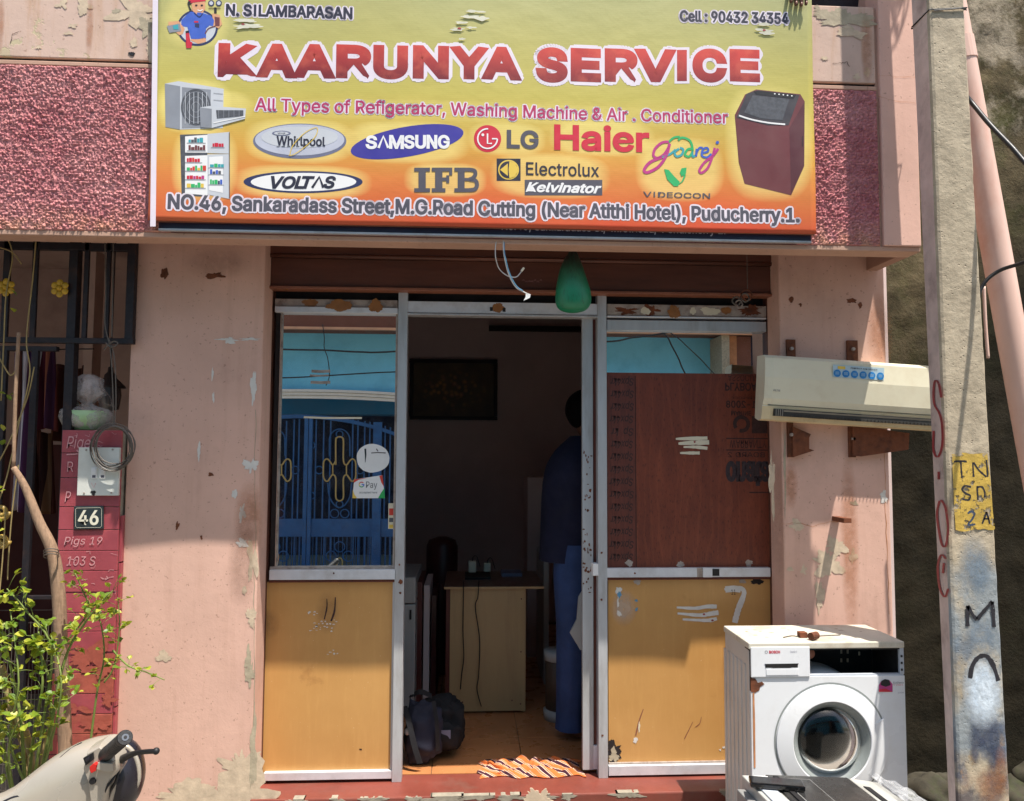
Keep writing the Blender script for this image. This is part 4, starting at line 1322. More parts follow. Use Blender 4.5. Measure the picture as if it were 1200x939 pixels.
def bpoly(pts, mat, k=1, name='picture', parent=None):
    bm_ = bmesh.new()
    Yk = YB - 0.0004 * k
    vs_ = [bm_.verts.new(at(a, b, Yk)) for a, b in pts]
    f_ = bm_.faces.new(vs_)
    bmesh.ops.triangulate(bm_, faces=[f_])
    for _ in range(4):
        es_ = [e for e in bm_.edges if e.calc_length() > 0.035]
        if not es_: break
        bmesh.ops.subdivide_edges(bm_, edges=es_, cuts=1)
        bmesh.ops.triangulate(bm_, faces=[f for f in bm_.faces if len(f.verts) > 3])
    bm_.verts.index_update()
    mb = MB(); mb.v = [warpB(v.co) for v in bm_.verts]; mb.f = [tuple(v.index for v in f.verts) for f in bm_.faces]; mb.mi = [0] * len(mb.f)
    bm_.free()
    return mb.build(name, mat, parent or BN)
def bell(cx, cy, rx, ry, mat, k=1, rot=0.0, n=48, name='logo', parent=None, a0=0, a1=2 * PI):
    pts = []
    for i in range(n):
        t = a0 + (a1 - a0) * i / n
        x = rx * math.cos(t); y = ry * math.sin(t)
        pts.append((cx + x * math.cos(rot) - y * math.sin(rot), cy + x * math.sin(rot) + y * math.cos(rot)))
    return bpoly(pts, mat, k, name, parent)
def btext(s, box, mat, k=2, **kw):
    return text(s, box, YB - 0.0004 * k, mat, BN, warp=warpB, **kw)
def brib(pts, w, mat, k=2, name='logo', sm=True):
    q = catmull([(p[0], p[1], 0) for p in pts], 6) if sm else [Vector((p[0], p[1], 0)) for p in pts]
    s_ = (YB - CAM.y) / F
    n = len(q)
    ws = [w * s_] * n if not isinstance(w, tuple) else [s_ * (w[0] + (w[1] - w[0]) * i / (n - 1)) for i in range(n)]
    Y = YB - 0.0004 * k
    mb = MB().ribbon([XZ(p.x, p.y, Y) for p in q], ws, Y)
    mb.v = [warpB(v) for v in mb.v]
    return mb.build(name, mat, BN)
# white edge
bpoly([(178.6, -20), (185, -20), (183, 266), (176.6, 266)], 'halo', 1, 'white_border')
# mechanic picture
bell(231, 32, 24, 21.5, 'p_navy', 1, name='picture')
bell(231, 32, 21.5, 19, 'p_pic', 2, name='picture')
bpoly([(223, 13), (230, 14), (236, 14), (247, 18), (251, 24), (249, 30), (244, 29), (241, 33), (241, 45), (224, 46), (223, 33), (219, 31), (212, 30), (212, 23), (218, 17)], 'p_shirt', 3)
bpoly([(224, 44), (241, 44), (241, 48.5), (232, 51), (223, 47)], 'p_skin', 3)
bpoly([(223, -2), (240, -2), (240, 10), (236, 16), (231, 16.5), (225, 12)], 'p_skin', 3)
bpoly([(221, 5), (224, 11), (222, 12), (219, 3), (221, -1), (225, -2), (225, 3)], 'p_black', 4)
bpoly([(220, -4), (241, -4), (240.5, 0.5), (232, 1.5), (221, 3)], 'p_crimson', 4)
brib([(231, 11), (234, 12), (237, 10.5)], 1.2, 'p_white', 5)
for sx in (229.5, 236): bell(sx, 5.5, 1.5, 1.0, 'p_black', 5, name='picture', n=12)
brib([(227, 14), (233, 19), (237, 15)], 1.0, 'p_navy', 5)
bpoly([(227, 24), (232, 24), (232, 26), (227, 26)], 'p_crimson', 4)
bpoly([(228, 27), (233, 27), (233, 32), (228, 31)], 'p_navy', 4)
bpoly([(248, 15), (257, 17), (260, 28), (256, 33), (250, 30)], 'p_skin', 3)
bpoly([(251, 19), (257, 20), (257, 30), (252, 30)], 'p_maroon', 4)
brib([(252, 8), (252, 15)], 3, 'p_black', 3, sm=False)
for sx in (247, 256): bell(sx, 3, 3.6, 3.6, 'p_navy', 3, name='picture', n=20); bell(sx, 3, 2.3, 2.3, 'p_pic', 4, name='picture', n=16)
brib([(244, 9), (258, 9)], 1, 'p_black', 4, sm=False)
brib([(252, 30), (244, 33), (240, 39)], 1.3, 'p_maroon', 4)
bpoly([(197, 25), (209, 24), (216, 33), (214, 39), (210, 41), (203, 35), (197, 29)], 'p_skin', 3)
bpoly([(195, 30), (210, 27), (212, 36), (198, 38)], 'p_pic_d', 4)
bpoly([(202, 29.5), (208, 28), (209, 34), (203, 34)], 'p_teal', 5)
bpoly([(217, 37), (221, 37), (221, 48), (225, 49), (224, 56), (218, 56), (217, 49), (219, 47)], 'p_crimson', 4)
bpoly([(217, 36), (221, 35), (221, 38), (217, 38)], 'p_black', 5)
btext('N. SILAMBARASAN', (265, 412.5, 7, 20), 'p_dark', bold=.03, halo=True, halo_w=.065)
btext('Cell : 90432 34354', (797.5, 923, 14.5, 26.8), 'p_dark', bold=.03, halo=True, halo_w=.065)
TITLE = (('K', 256.5, 300, 51.7, 89.6), ('A', 303, 345.5, 52.2, 90), ('A', 345.5, 391, 52.8, 90.5), ('R', 395, 435.5, 53.6, 91), ('U', 438.5, 477, 54.4, 92.4), ('N', 485, 525, 55, 92.2), ('Y', 528.5, 571, 55.8, 92.8), ('A', 566.5, 609, 56.4, 93.4),
         ('S', 629.5, 664.2, 56.5, 95.8), ('E', 670, 703.5, 57.3, 94.6), ('R', 710, 748, 57.6, 94.8), ('V', 746, 790.5, 58, 95), ('I', 793.5, 805, 58.4, 95), ('C', 812.5, 850, 58, 96), ('E', 856, 889.5, 59, 95.2))
for ch, x0_, x1_, y0_, y1_ in TITLE:
    m_ = 2.5
    if ch == 'I':
        bpoly([(x0_, y0_), (x1_, y0_), (x1_, y1_), (x0_, y1_)], 'title', 2, 'letter')
        bpoly([(x0_ - 3, y0_ - 3), (x1_ + 3, y0_ - 3), (x1_ + 3, y1_ + 3), (x0_ - 3, y1_ + 3)], 'halo', 1.35, 'letter_outline')
    else:
        btext(ch, (x0_ + m_, x1_ - m_, y0_ + m_, y1_ - m_), 'title', bold=.056, halo=True, halo_w=.064, split=True, name='letter')
btext('All Types of Refigerator, Washing Machine & Air . Conditioner', (299, 852.5, 122, 141), 'p_magenta', bold=.012, halo=True, halo_w=.05)
btext('NO.46, Sankaradass Street,M.G.Road Cutting (Near Atithi Hotel), Puducherry.1.', (197.5, 936, 235.5, 257), 'p_grey', bold=.03, halo=True, halo_w=.065)
# outdoor unit and indoor unit pictures
bpoly([(193, 98), (209, 95), (262, 104), (261, 150), (211, 152), (194, 149)], 'p_pic', 1)
bpoly([(193, 98), (211, 101), (211, 152), (194, 149)], 'p_pic_d', 2)
bpoly([(213, 102), (247, 105), (246, 149), (213, 150.5)], 'p_pic_d', 2)
bell(229.5, 125.5, 17.5, 21.5, 'p_pic_dd', 3, name='picture')
for r in (5, 10, 15):
    pts = [(229.5 + r * math.cos(2 * PI * k / 28), 125.5 + r * 1.2 * math.sin(2 * PI * k / 28)) for k in range(29)]
    brib(pts, .7, 'p_pic_d', 4, 'picture', sm=False)
for k in range(6): brib([(217 + k * 5, 108), (217 + k * 5, 145)], .7, 'p_pic', 5, 'picture', sm=False)
for k in range(4): brib([(250, 109 + k * 8), (261, 110 + k * 8)], .6, 'p_pic_d', 3, 'picture', sm=False)
bpoly([(234, 126), (246, 124), (288, 127), (287, 139), (248, 150), (235, 149)], 'p_pic', 6)
bpoly([(234, 126), (248, 127.5), (248, 150), (235, 149)], 'p_pic_d', 7)
bpoly([(253, 129), (285, 129), (285, 136), (254, 139)], 'p_pic_dd', 7)
for k in range(5): brib([(256 + k * 6, 129), (256 + k * 6, 138)], .5, 'p_pic_d', 8, 'picture', sm=False)
brib([(250, 144), (287, 136)], 1.2, 'p_white', 8, 'picture', sm=False)
# fridge picture
bpoly([(211, 158), (243, 157), (243, 231), (213, 229)], 'p_pic_dd', 1)
bpoly([(217, 160), (243, 158), (243, 179), (217, 179)], 'p_white', 2)
bpoly([(217, 183), (243, 182), (243, 229), (217, 227)], 'p_white', 2)
bpoly([(243, 157), (269, 154.5), (269, 180), (243, 179.5)], 'p_pic', 2)
bpoly([(243, 181), (269, 180.5), (269, 233), (243, 228)], 'p_pic', 2)
bpoly([(245, 184), (261, 183), (261, 226), (245, 223)], 'p_white', 3)
brib([(268.5, 155), (268.5, 232)], 1, 'p_pic_dd', 4, 'picture', sm=False)
rnd = random.Random(4)
for row, x0, x1, cols in ((167, 221, 238, ('p_pic_dd', 'p_teal')), (176, 221, 238, ('p_crimson', 'p_maroon')), (172, 249, 260, ('p_crimson',)), (190, 219, 234, ('g_red', 'p_crimson')), (200, 219, 238, ('g_red', 'p_green', 'g_yellow')), (210, 219, 238, ('p_crimson', 'p_pink')), (220, 219, 238, ('p_green', 'g_yellow')),
                          (196, 246, 259, ('p_green', 'p_teal')), (204, 246, 259, ('p_shirt', 'p_pic_dd')), (216, 246, 259, ('p_shirt', 'p_navy', 'p_green'))):
    x = x0
    while x < x1:
        w = rnd.uniform(2, 4.5); h = rnd.uniform(3, 6)
        bpoly([(x, row - h), (x + w, row - h), (x + w, row), (x, row)], rnd.choice(cols), 4)
        x += w + .4
    brib([(x0 - 2, row + .8), (x1 + 3, row + .8)], .7, 'p_pic_d', 4, 'picture', sm=False)
# logos
bell(351, 165, 54.8, 20.6, 'p_silver_d', 1); bell(351, 163.6, 52.5, 18.2, 'p_silver', 2); bell(351, 160.5, 45, 12.5, 'p_pic', 3)
bell(329.5, 155.8, 11, 3, 'p_silver_d', 4); bell(329.5, 155.8, 8.6, 2.0, 'p_pic', 5); btext('WHP', (325, 334, 154.7, 157), 'p_dark', 6)
btext('Whirlpool', (324, 380.5, 159.5, 173), 'p_dark', 5, bold=.02)
for wx in (324, 330, 336.5, 341.5, 347, 355): brib([(wx - .3, 171), (wx + 3.5, 171)], .8, 'p_dark', 5, sm=False)
brib([(339, 182), (343, 170), (356, 156), (368, 149.5), (372, 151), (369, 160), (358, 171), (345, 180), (338, 182)], .9, 'g_yellow', 6)
bell(477, 166.5, 67, 17.5, 'p_blue', 1, rot=-0.165)
for s_, x0, x1 in (('S', 429.5, 441), ('M', 457, 472.5), ('S', 474.5, 485), ('U', 487.5, 498.5), ('N', 501, 511.5), ('G', 514, 526)):
    btext(s_, (x0, x1, 159.7, 174), 'p_white', 3, bold=.035)
brib([(443.5, 173.6), (449.3, 160), (455, 173.6)], 3, 'p_white', 3, sm=False)
bell(355, 213, 70, 12.9, 'p_navy', 1, rot=.004); bell(355.5, 213, 62, 10.8, 'p_white', 2)
for s_, x0, x1 in (('V', 318, 332), ('O', 331, 345.5), ('L', 345.5, 355), ('T', 354.5, 367.5), ('S', 380, 392.5)):
    btext(s_, (x0, x1, 206.8, 220), 'p_dark', 4, bold=.035, shear=.25)
brib([(365.5, 219.6), (374, 207), (378.6, 219.6)], 3, 'p_dark', 4, sm=False)
# IFB slab letters
def rects(lst, mat, k=3, name='letter'):
    for (a, b, c, d) in lst:
        bpoly([(a, c), (b, c), (b, d), (a, d)], mat, k, name)
rects([(485.5, 504, 197, 201.5), (485.5, 504, 221, 225.5), (490.5, 499, 201.5, 221)], 'p_grey')
rects([(506, 530, 197, 201.5), (506, 522, 221, 225.5), (510, 518.5, 201.5, 221), (518.5, 524, 208.5, 212.5), (523, 526.5, 206, 215), (526.5, 530, 201.5, 206)], 'p_grey')
rects([(532.5, 551, 197, 201.5), (532.5, 551, 221, 225.5), (536.5, 544.5, 201.5, 221), (544.5, 551, 209, 212.5)], 'p_grey')
brib([(550, 199.2), (556, 200.5), (557, 205), (554, 209), (550, 210.7)], 4.6, 'p_grey', 3); brib([(550, 210.7), (557, 212), (559, 217), (556.5, 222), (550, 223.2)], 4.8, 'p_grey', 3)
# LG
bell(571.3, 163, 16, 15.8, 'p_crimson', 1)
pts = [(571.3 + 11.5 * math.cos(t), 163 + 11.5 * math.sin(t)) for t in [0.0 + k * (PI * 1.52) / 24 for k in range(25)]]
brib(pts, 1.7, 'p_white', 3, sm=False)
brib([(571.3, 157), (571.3, 168.6), (576.5, 168.6)], 1.8, 'p_white', 3, sm=False); brib([(582.6, 163.1), (576.5, 163.1)], 1.7, 'p_white', 3, sm=False)
bell(565.8, 158.6, 1.7, 1.7, 'p_white', 3, n=14)
btext('LG', (595, 630, 153.8, 173.6), 'p_grey', 3, bold=.03)
btext('Haier', (651, 759.5, 148, 176), 'p_crimson', 3, bold=.03)
# script logo
for pts, w, c in (([(784, 166), (776, 167), (768, 174), (766, 182), (771, 185), (779, 180), (785, 170)], 3.2, 'p_pink'), ([(785, 168), (781, 182), (772, 195), (759, 202), (755, 199), (762, 190), (776, 184)], 3.6, 'p_pink'),
                  ([(776, 184), (786, 180), (792, 175)], 2.6, 'p_teal'), ([(796, 174), (791, 178), (793, 183), (799, 181), (801, 175), (797, 173)], 2.8, 'p_teal'),
                  ([(811, 174), (806, 175), (803, 181), (808, 183), (812, 176), (809, 165), (800, 161), (795, 164)], 2.8, 'p_green'), ([(812, 175), (812, 183), (815, 182)], 2.6, 'p_teal'),
                  ([(817, 174), (816, 183)], 2.8, 'p_shirt'), ([(817, 178), (820, 173), (824, 173)], 2.4, 'p_shirt'), ([(823, 179), (830, 177), (829, 173), (824, 175), (823, 182), (829, 184), (834, 180)], 2.6, 'p_shirt'),
                  ([(838, 173), (835, 184), (830, 196), (823, 202), (820, 199), (826, 190), (836, 182), (842, 174)], 3.0, 'p_pink'), ([(784, 166), (790, 161), (797, 160)], 2.6, 'p_green')):
    brib(pts, w, c, 3)
bell(841, 166.8, 2, 1.8, 'p_shirt', 3, n=14, rot=-.4)
# boxes with emblem
rects([(582, 610, 186.2, 212.3)], 'p_dark', 1, 'logo'); bell(596, 199.3, 12.2, 11.6, 'g_yellow', 2)
bell(596, 199.3, 10.6, 10, 'p_dark', 3)
bpoly([(596, 199.3), (597, 189.3), (603, 191.2), (606.5, 197), (606.5, 201.6), (603, 207.4), (597, 209.3)], 'g_yellow', 4, 'logo')
bpoly([(586, 199.3), (595, 192), (595, 206.5)], 'g_yellow', 4, 'logo')
btext('Electrolux', (616.7, 701.7, 191.5, 206.3), 'p_dark', 3, bold=.008)
rects([(614.8, 705.8, 211, 229.3)], 'p_grey', 1, 'logo')
btext('Kelvinator', (617, 704, 215, 225.6), 'p_white', 3, bold=.035, shear=.3)
bpoly([(778.5, 198), (784, 199), (790, 206), (797, 213), (795, 218), (790, 218), (782, 210)], 'p_green', 3, 'logo')
bpoly([(799, 197), (805, 196), (804, 204), (799, 206.5), (797, 202)], 'p_green', 3, 'logo'); brib([(803, 205), (800, 212), (795, 216)], (2.5, .5), 'p_green', 3)
btext('VIDEOCON', (754, 832.5, 225.4, 231.4), 'p_grey', 3, bold=.015)
# washer picture
bpoly([(861, 135), (873, 111), (886, 105), (938, 110.5), (943, 119), (942, 195), (927, 229), (873, 215), (866, 190)], 'p_maroon', 1)
bpoly([(925, 150), (943, 119), (942, 195), (927, 229)], 'p_maroon_d', 2)
bpoly([(863, 138), (875, 110), (888, 106), (937, 111.5), (924, 147), (900, 147)], 'p_lid', 2)
bpoly([(872, 132), (882, 112), (925, 116), (917, 141), (892, 139)], 'p_pic_dd', 3)
brib([(866, 135.5), (880, 140), (900, 144), (920, 146)], 2, 'p_white', 4)
bpoly([(883, 107), (891, 106.5), (933, 111), (930, 116), (886, 111)], 'p_black', 3)
for k in range(5): bell(908 + k * 5, 110 + k * .6, 1, .8, 'p_white', 4, n=10, name='picture')
brib([(940, 160), (940, 172)], .8, 'p_black', 4, 'picture', sm=False)
# scuffs of torn stickers
rnd = random.Random(12)
for (cx, cy, w) in ((289, 24, 12), (292, 29, 9), (284, 31, 9), (296, 31, 10), (540, 27, 7), (548, 20, 12), (552, 33, 7), (536, 35, 9), (556, 14, 11), (541, 46, 4), (565, 22, 7), (893, 36, 11), (896, 29, 8), (899, 39, 9)):
    c = at(cx, cy, YB - .003)
    q = [warpB(Vector((p[0], YB - .003 - rnd.random() * .0003, p[1]))) for p in blob(c.x, c.z, w * .0032, rnd.uniform(.004, .008), cx, 20, .5)]
    MB().poly(q).build('glue_scuff', 'glue', BN)
for (cx, cy) in ((284.5, 28), (538, 34), (895, 36)):
    c = at(cx, cy, YB - .0037)
    MB().poly([warpB(Vector((p[0], YB - .0037, p[1]))) for p in blob(c.x, c.z, .007, .004, cx, 14, .4)]).build('glue_scuff', 'pole_red', BN)

# older board showing under the banner
OB = thing('old_sign_board', 'older dark navy sign board showing as a thin strip under the banner', 'sign', (at(700, 275, YF).x, YF - .02, at(700, 280, YF).z))
ox0, ox1 = at(186, 274, YF - .02).x, at(950, 274, YF - .02).x
M['navy_board'] = plain('dark_navy_sign_sheet', (34, 30, 52), 0.4, var=0.2)
MB().box(ox0, ox1, YF - 0.022, YF - 0.008, at(700, 278, YF - .02).z, bz0 + .1).build('board', 'navy_board', OB)
MB().box(ox0, ox1, YF - 0.026, YF - 0.008, at(700, 280.3, YF - .02).z, at(700, 278.1, YF - .02).z).build('edge_strip', 'alu', OB)
text('No.46, Sankaradass St,  M.G.Road,  Pondicherry 1.', (588, 850, 262, 274.5), YF - .0228, 'p_silver', OB, bold=.01)

# ------------------------------------------------------------------ people: the hand over the banner
M['skin'] = plain('dark_brown_skin', (98, 62, 46), 0.5, var=0.12, scale=30)
M['hair'] = plain('black_hair', (14, 12, 12), 0.9, var=0.2, spec=.1)
M['nail'] = plain('fingernail', (150, 108, 92), 0.35, var=0.05)
def finger(mb, pts, r):
    q = catmull(pts, 5)
    n = len(q)
    rs = [r * (1.0 - 0.22 * i / (n - 1)) for i in range(n)]
    mb.tube(q, rs, 12)
    ellipsoid(mb, q[-1], (rs[-1],) * 3, 12, 8)
    ellipsoid(mb, q[0], (rs[0],) * 3, 12, 8)

def balcony_person():
    p = thing('person', 'person on the balcony, only brown fingers curled over the banner edge in view', 'person', (at(985, 0, -.15).x, -0.15, ZS + .50))
    hx = at(936, 5, YB - .02).x
    zt = ZPT
    z0 = ZS + .50 - .30
    px_ = p.location.x
    v = [(px_, -.12, z0 + .95), (px_, -.12, z0 + 1.15), (px_, -.12, z0 + 1.38), (px_, -.14, z0 + 1.50), (px_, -.16, z0 + 1.60), (px_, -.17, z0 + 1.72),
         (px_ - .17, -.12, z0 + 1.36), (px_ - .22, -.22, z0 + 1.12), (hx + .05, -.38, zt + .10), (hx + .01, -.47, zt + .05),
         (px_ + .17, -.12, z0 + 1.36), (px_ + .24, -.10, z0 + 1.10), (px_ + .25, -.2, z0 + .88),
         (px_ - .09, -.12, z0 + .85), (px_ - .10, -.14, z0 + .45), (px_ - .10, -.1, z0 + .06), (px_ + .09, -.12, z0 + .85), (px_ + .10, -.14, z0 + .45), (px_ + .10, -.1, z0 + .06)]
    e = [(0, 1), (1, 2), (2, 3), (3, 4), (4, 5), (2, 6), (6, 7), (7, 8), (8, 9), (2, 10), (10, 11), (11, 12), (0, 13), (13, 14), (14, 15), (0, 16), (16, 17), (17, 18)]
    r = [(.15, .11), (.14, .10), (.15, .10), .055, .085, .075, .055, .045, .032, .028, .055, .045, .03, .085, .06, .04, .085, .06, .04]
    skin_mesh('body', v, e, r, 'skin', p)
    mb = MB()
    ellipsoid(mb, (hx + .008, -.505, zt + .034), (.042, .05, .015))
    for k, (dx, dn, r) in enumerate(((-.030, .030, .0078), (-.010, .040, .0085), (.011, .043, .0086), (.031, .038, .0078))):
        x = hx + dx
        finger(mb, [(x, -.53, zt + .034), (x - .002, -.552, zt + .026), (x - .004, -.559, zt + .004), (x - .003, -.553, zt - dn)], r)
    finger(mb, [(hx - .03, -.49, zt + .03), (hx - .06, -.51, zt + .03), (hx - .075, -.54, zt + .026)], .010)
    mb.build('hand', 'skin', p, smooth=True)
    nm = MB()
    for dx, dn in ((-.030, .030), (-.010, .040), (.011, .043), (.031, .038)):
        ellipsoid(nm, (hx + dx - .003, -.5605, zt - dn + .002), (.0045, .0016, .006), 10, 6)
    nm.build('nails', 'nail', p, smooth=True)
    M['shirt_grey'] = plain('grey_cotton_shirt', (70, 66, 72), 0.9, var=.15)
    t = MB(); ellipsoid(t, (px_, -.12, z0 + 1.18), (.21, .145, .33), 24, 14); t.build('shirt', 'shirt_grey', p, smooth=True)
    t = MB(); ellipsoid(t, (px_, -.155, z0 + 1.70), (.088, .1, .085), 20, 12); t.build('hair', 'hair', p, smooth=True)
balcony_person()

# ------------------------------------------------------------------ concrete pole
PL = thing('utility_pole', 'weathered square concrete utility pole with painted letters beside the shopfront', 'pole', (at(1140, 700, -.8).x, -.77, 0))
YP = -0.76
def poleX(px, py, Y=YP): return at(px, py, Y).x
zt_, zb_ = at(1090, 20, YP).z, at(1120, 860, YP).z
cl_t, cr_t = poleX(1090.5, 20), poleX(1131.5, 20)
cl_b, cr_b = poleX(1121.5, 860), poleX(1180, 860)
def pole_side_x(z, which):
    t = (z - zb_) / (zt_ - zb_)
    return (cl_b + (cl_t - cl_b) * t) if which == 0 else (cr_b + (cr_t - cr_b) * t)
# back-left edge from the silhouette
bl_t, bl_b = poleX(1069.5, 20, -.655), poleX(1108, 860, -.655)
def pole_bl(z):
    t = (z - zb_) / (zt_ - zb_)
    return bl_b + (bl_t - bl_b) * t
mb = MB()
zs = [0.0 + 0.02 * k for k in range(0, 330)]
rows = []
for z in zs:
    l, r, b = pole_side_x(z, 0), pole_side_x(z, 1), pole_bl(z)
    ch = 0.008
    def jit(i): return 0.0016 * noise.noise(Vector((i * 7.1, z * 14, 1.3))) + 0.0012 * noise.noise(Vector((i * 3.1, z * 50, 9)))
    ring = [(b, -.655), (l - .006, YP + .012), (l - .001 + jit(1), YP + .004), (l + ch + jit(2), YP + jit(3))]
    for q in range(1, 5):
        x = l + ch + (r - l - 2 * ch) * q / 5
        ring.append((x, YP + jit(10 + q)))
    ring += [(r - ch + jit(4), YP + jit(5)), (r + jit(6), YP + .008), (r - .004, -.655), (r - .01, -.65), (b + .006, -.65)]
    rows.append(ring)
n = len(rows[0])
for i, z in enumerate(zs):
    for (x, y) in rows[i]: mb.v.append(Vector((x, y, z)))
for i in range(len(zs) - 1):
    for k in range(n):
        mb.f.append((i * n + k, i * n + (k + 1) % n, (i + 1) * n + (k + 1) % n, (i + 1) * n + k)); mb.mi.append(1 if k == 0 else 0)
mb.build('shaft', ['pole', 'pole_side'], PL, smooth=False)
yp1 = YP - 0.0030
def ppatch(pts, mat, k=0, name='paint_patch', Y=yp1):
    return MB().poly([at(a, b, Y - k * .0003) for a, b in pts]).build(name, mat, PL)
rnd = random.Random(2)
pts = [(1115.5, 532)] + [(1116 + 41 * k / 8, 531.5 + rnd.uniform(-1, 1)) for k in range(9)] + [(1158, 540), (1161, 565), (1163.5, 600), (1166, 620)] + [(1164 - 44 * k / 8, 621 + rnd.uniform(-2, 2)) for k in range(9)] + [(1118.5, 600), (1117, 565)]
ppatch(pts, 'pole_yellow', 0)
def pstroke(pts, w, mat, k=1, Y=yp1, name='painted_letter'):
    q = catmull([(a, b, 0) for a, b in pts], 5)
    YY = Y - k * .0003
    s_ = (YY - CAM.y) / F
    return MB().ribbon([XZ(p.x, p.y, YY) for p in q], [w * s_ * random.uniform(.75, 1.15) for _ in q], YY).build(name, mat, PL)
for pts in (([(1118, 541), (1126, 540.5), (1133, 541)]), ([(1126, 541), (1126.5, 551), (1127.5, 560)]), ([(1140, 542), (1140.5, 552), (1141, 559)]), ([(1141, 542), (1147, 551), (1156, 559)]), ([(1156, 539), (1157, 550), (1157.5, 559)]),
            ([(1138, 571), (1131, 569.5), (1127.5, 574), (1132, 578.5), (1137, 581), (1135, 586), (1128, 585)]), ([(1145, 570), (1145.5, 578), (1146, 586)]), ([(1145, 571), (1151, 571), (1154, 577), (1154, 583)]),
            ([(1151, 614), (1154, 606), (1156, 600)]), ([(1156, 600), (1158, 606), (1160, 614)]), ([(1153, 608), (1159, 608)])):
    pstroke(pts, 2.4, 'pole_black')
pstroke([(1134, 602), (1138, 599.5), (1142, 602), (1139, 609), (1134.5, 615), (1143, 614.5)], 2.6, 'pole_navy')
for pts in (([(1134, 734), (1134, 722), (1134, 710)]), ([(1134, 710), (1141, 722), (1145, 726)]), ([(1145, 726), (1155, 714), (1163, 705)]), ([(1163, 705), (1164, 718), (1165, 735)])):
    pstroke(pts, 4.6, 'pole_black')
pstroke([(1137, 795), (1139, 782), (1146, 771), (1156, 769), (1164, 780), (1170, 798)], 5.5, 'pole_black')
def psplat(x0, x1, y0, y1, mat, k):
    YY = yp1 + .0004 - k * .0002
    a, b = at(x0, (y0 + y1) / 2, YY).x, at(x1, (y0 + y1) / 2, YY).x
    zz0, zz1 = at(1140, y1, YY).z, at(1140, y0, YY).z
    zc_ = (zz0 + zz1) / 2
    a = max(a, pole_side_x(zc_, 0) + .004); b = min(b, pole_side_x(zc_, 1) - .004)
    MB().quad((a, YY, zz0), (b, YY, zz0), (b, YY, zz1), (a, YY, zz1)).build('spray_paint', mat, PL)
psplat(1126, 1180, 760, 860, 'spray_white', 1); psplat(1136, 1178, 780, 850, 'spray_white', 2); psplat(1128, 1176, 715, 775, 'spray_blue', 0)
psplat(1120, 1164, 622, 700, 'spray_blue', 0); psplat(1130, 1166, 640, 700, 'spray_blue', 3); psplat(1132, 1180, 835, 885, 'spray_navy', 0); psplat(1154, 1176, 868, 908, 'spray_navy', 3); psplat(1136, 1150, 865, 900, 'spray_navy', 4)
psplat(1140, 1185, 895, 950, 'spray_rust', 4); psplat(1165, 1186, 870, 935, 'spray_rust', 5)
# writing on the side face (the face looks towards -x)
def side_pt(px, py):
    """point just off the pole's left face that the pixel shows"""
    d = fw + RT * ((px - 600) / F) - UP * ((py - 469.5) / F)
    z = 1.5
    for _ in range(6):
        a = Vector((pole_side_x(z, 0) - .006, YP + .012, 0)); b = Vector((pole_bl(z), -.655, 0))
        e = (b - a).normalized()
        nn = Vector((e.y, -e.x, 0))
        if nn.x > 0: nn = -nn
        a2 = a + nn * .0022
        t = ((a2 - Vector((CAM.x, CAM.y, 0))).dot(nn)) / d.dot(nn)
        p = CAM + d * t
        z = p.z
    return p
def sstroke(pts, w, mat, k=0):
    q = catmull([(a, b, 0) for a, b in pts], 5)
    mb = MB()
    L = [side_pt(p.x - w / 2, p.y) for p in q]; R_ = [side_pt(p.x + w / 2, p.y) for p in q]
    for i in range(len(q) - 1): mb.quad(L[i], R_[i], R_[i + 1], L[i + 1])
    mb.build('painted_letter', mat, PL)
for pts in (([(1103, 466), (1100, 450), (1096, 446), (1094, 458), (1095, 474), (1101, 485), (1104, 500), (1104, 522), (1099, 536), (1094, 528), (1094, 505)]),
            ([(1100, 553), (1100, 562)]), ([(1101, 587), (1098, 604), (1103, 636), (1108, 640), (1111, 620), (1108, 596), (1103, 586)]),
            ([(1108, 655), (1103, 650), (1099, 664), (1101, 688), (1107, 700), (1111, 690)]), ([(1105, 672), (1106, 660)])):
    sstroke(pts, 2.8, 'pole_red')
# tie wire round the pole
tw = MB()
zz_ = at(1110, 10, YP).z
tw.tube([(pole_bl(zz_) - .004, -.655, at(1069, 32, -.655).z), (pole_side_x(zz_, 0) - .006, YP - .003, at(1086, 12, YP).z), (pole_side_x(zz_, 1) + .003, YP - .005, at(1131, 10, YP).z), (pole_side_x(zz_, 1) + .004, -.645, zz_ + .01), (pole_bl(zz_), -.645, at(1069, 32, -.655).z)], .0028, 6)
tw.tube([(pole_side_x(zz_, 0) + .01, YP - .006, at(1090, 13.5, YP).z), (pole_side_x(zz_, 1) - .02, YP - .0075, at(1120, 11, YP).z), (pole_side_x(zz_, 1) + .002, YP - .006, at(1131, 13, YP).z)], .002, 6)
tag(tw.build('tie_wire', 'wire'), 'thin black tie wire wrapped around the top of the concrete pole', 'wire')

# coil of spare cable hanging high on the pole (its shadow falls on the facade)
cc = at(1047, 8, YF - .012) + Vector((.73, -1, 3.4)) * .34
ck = MB()
rnd = random.Random(8)
for k in range(5):
    c0 = cc + Vector((rnd.uniform(-.025, .025), rnd.uniform(-.02, .02), rnd.uniform(-.04, .04)))
    r = rnd.uniform(.035, .055)
    ck.tube([c0 + Vector((r * math.cos(2 * PI * i / 24), .02 * math.sin(4 * PI * i / 24 + k), r * 2.3 * math.sin(2 * PI * i / 24))) for i in range(24)], .004, 6, closed=True)
ck.tube([cc + Vector((0, 0, .08)), cc + Vector((.02, .03, .2)), Vector((cc.x + .04, -.772, cc.z + .3)), Vector((cc.x + .05, -.772, cc.z + .34))], .004, 6)
tag(ck.build('cable_coil', 'wire'), 'coil of spare black cable hung high on the concrete pole above the banner', 'cable')

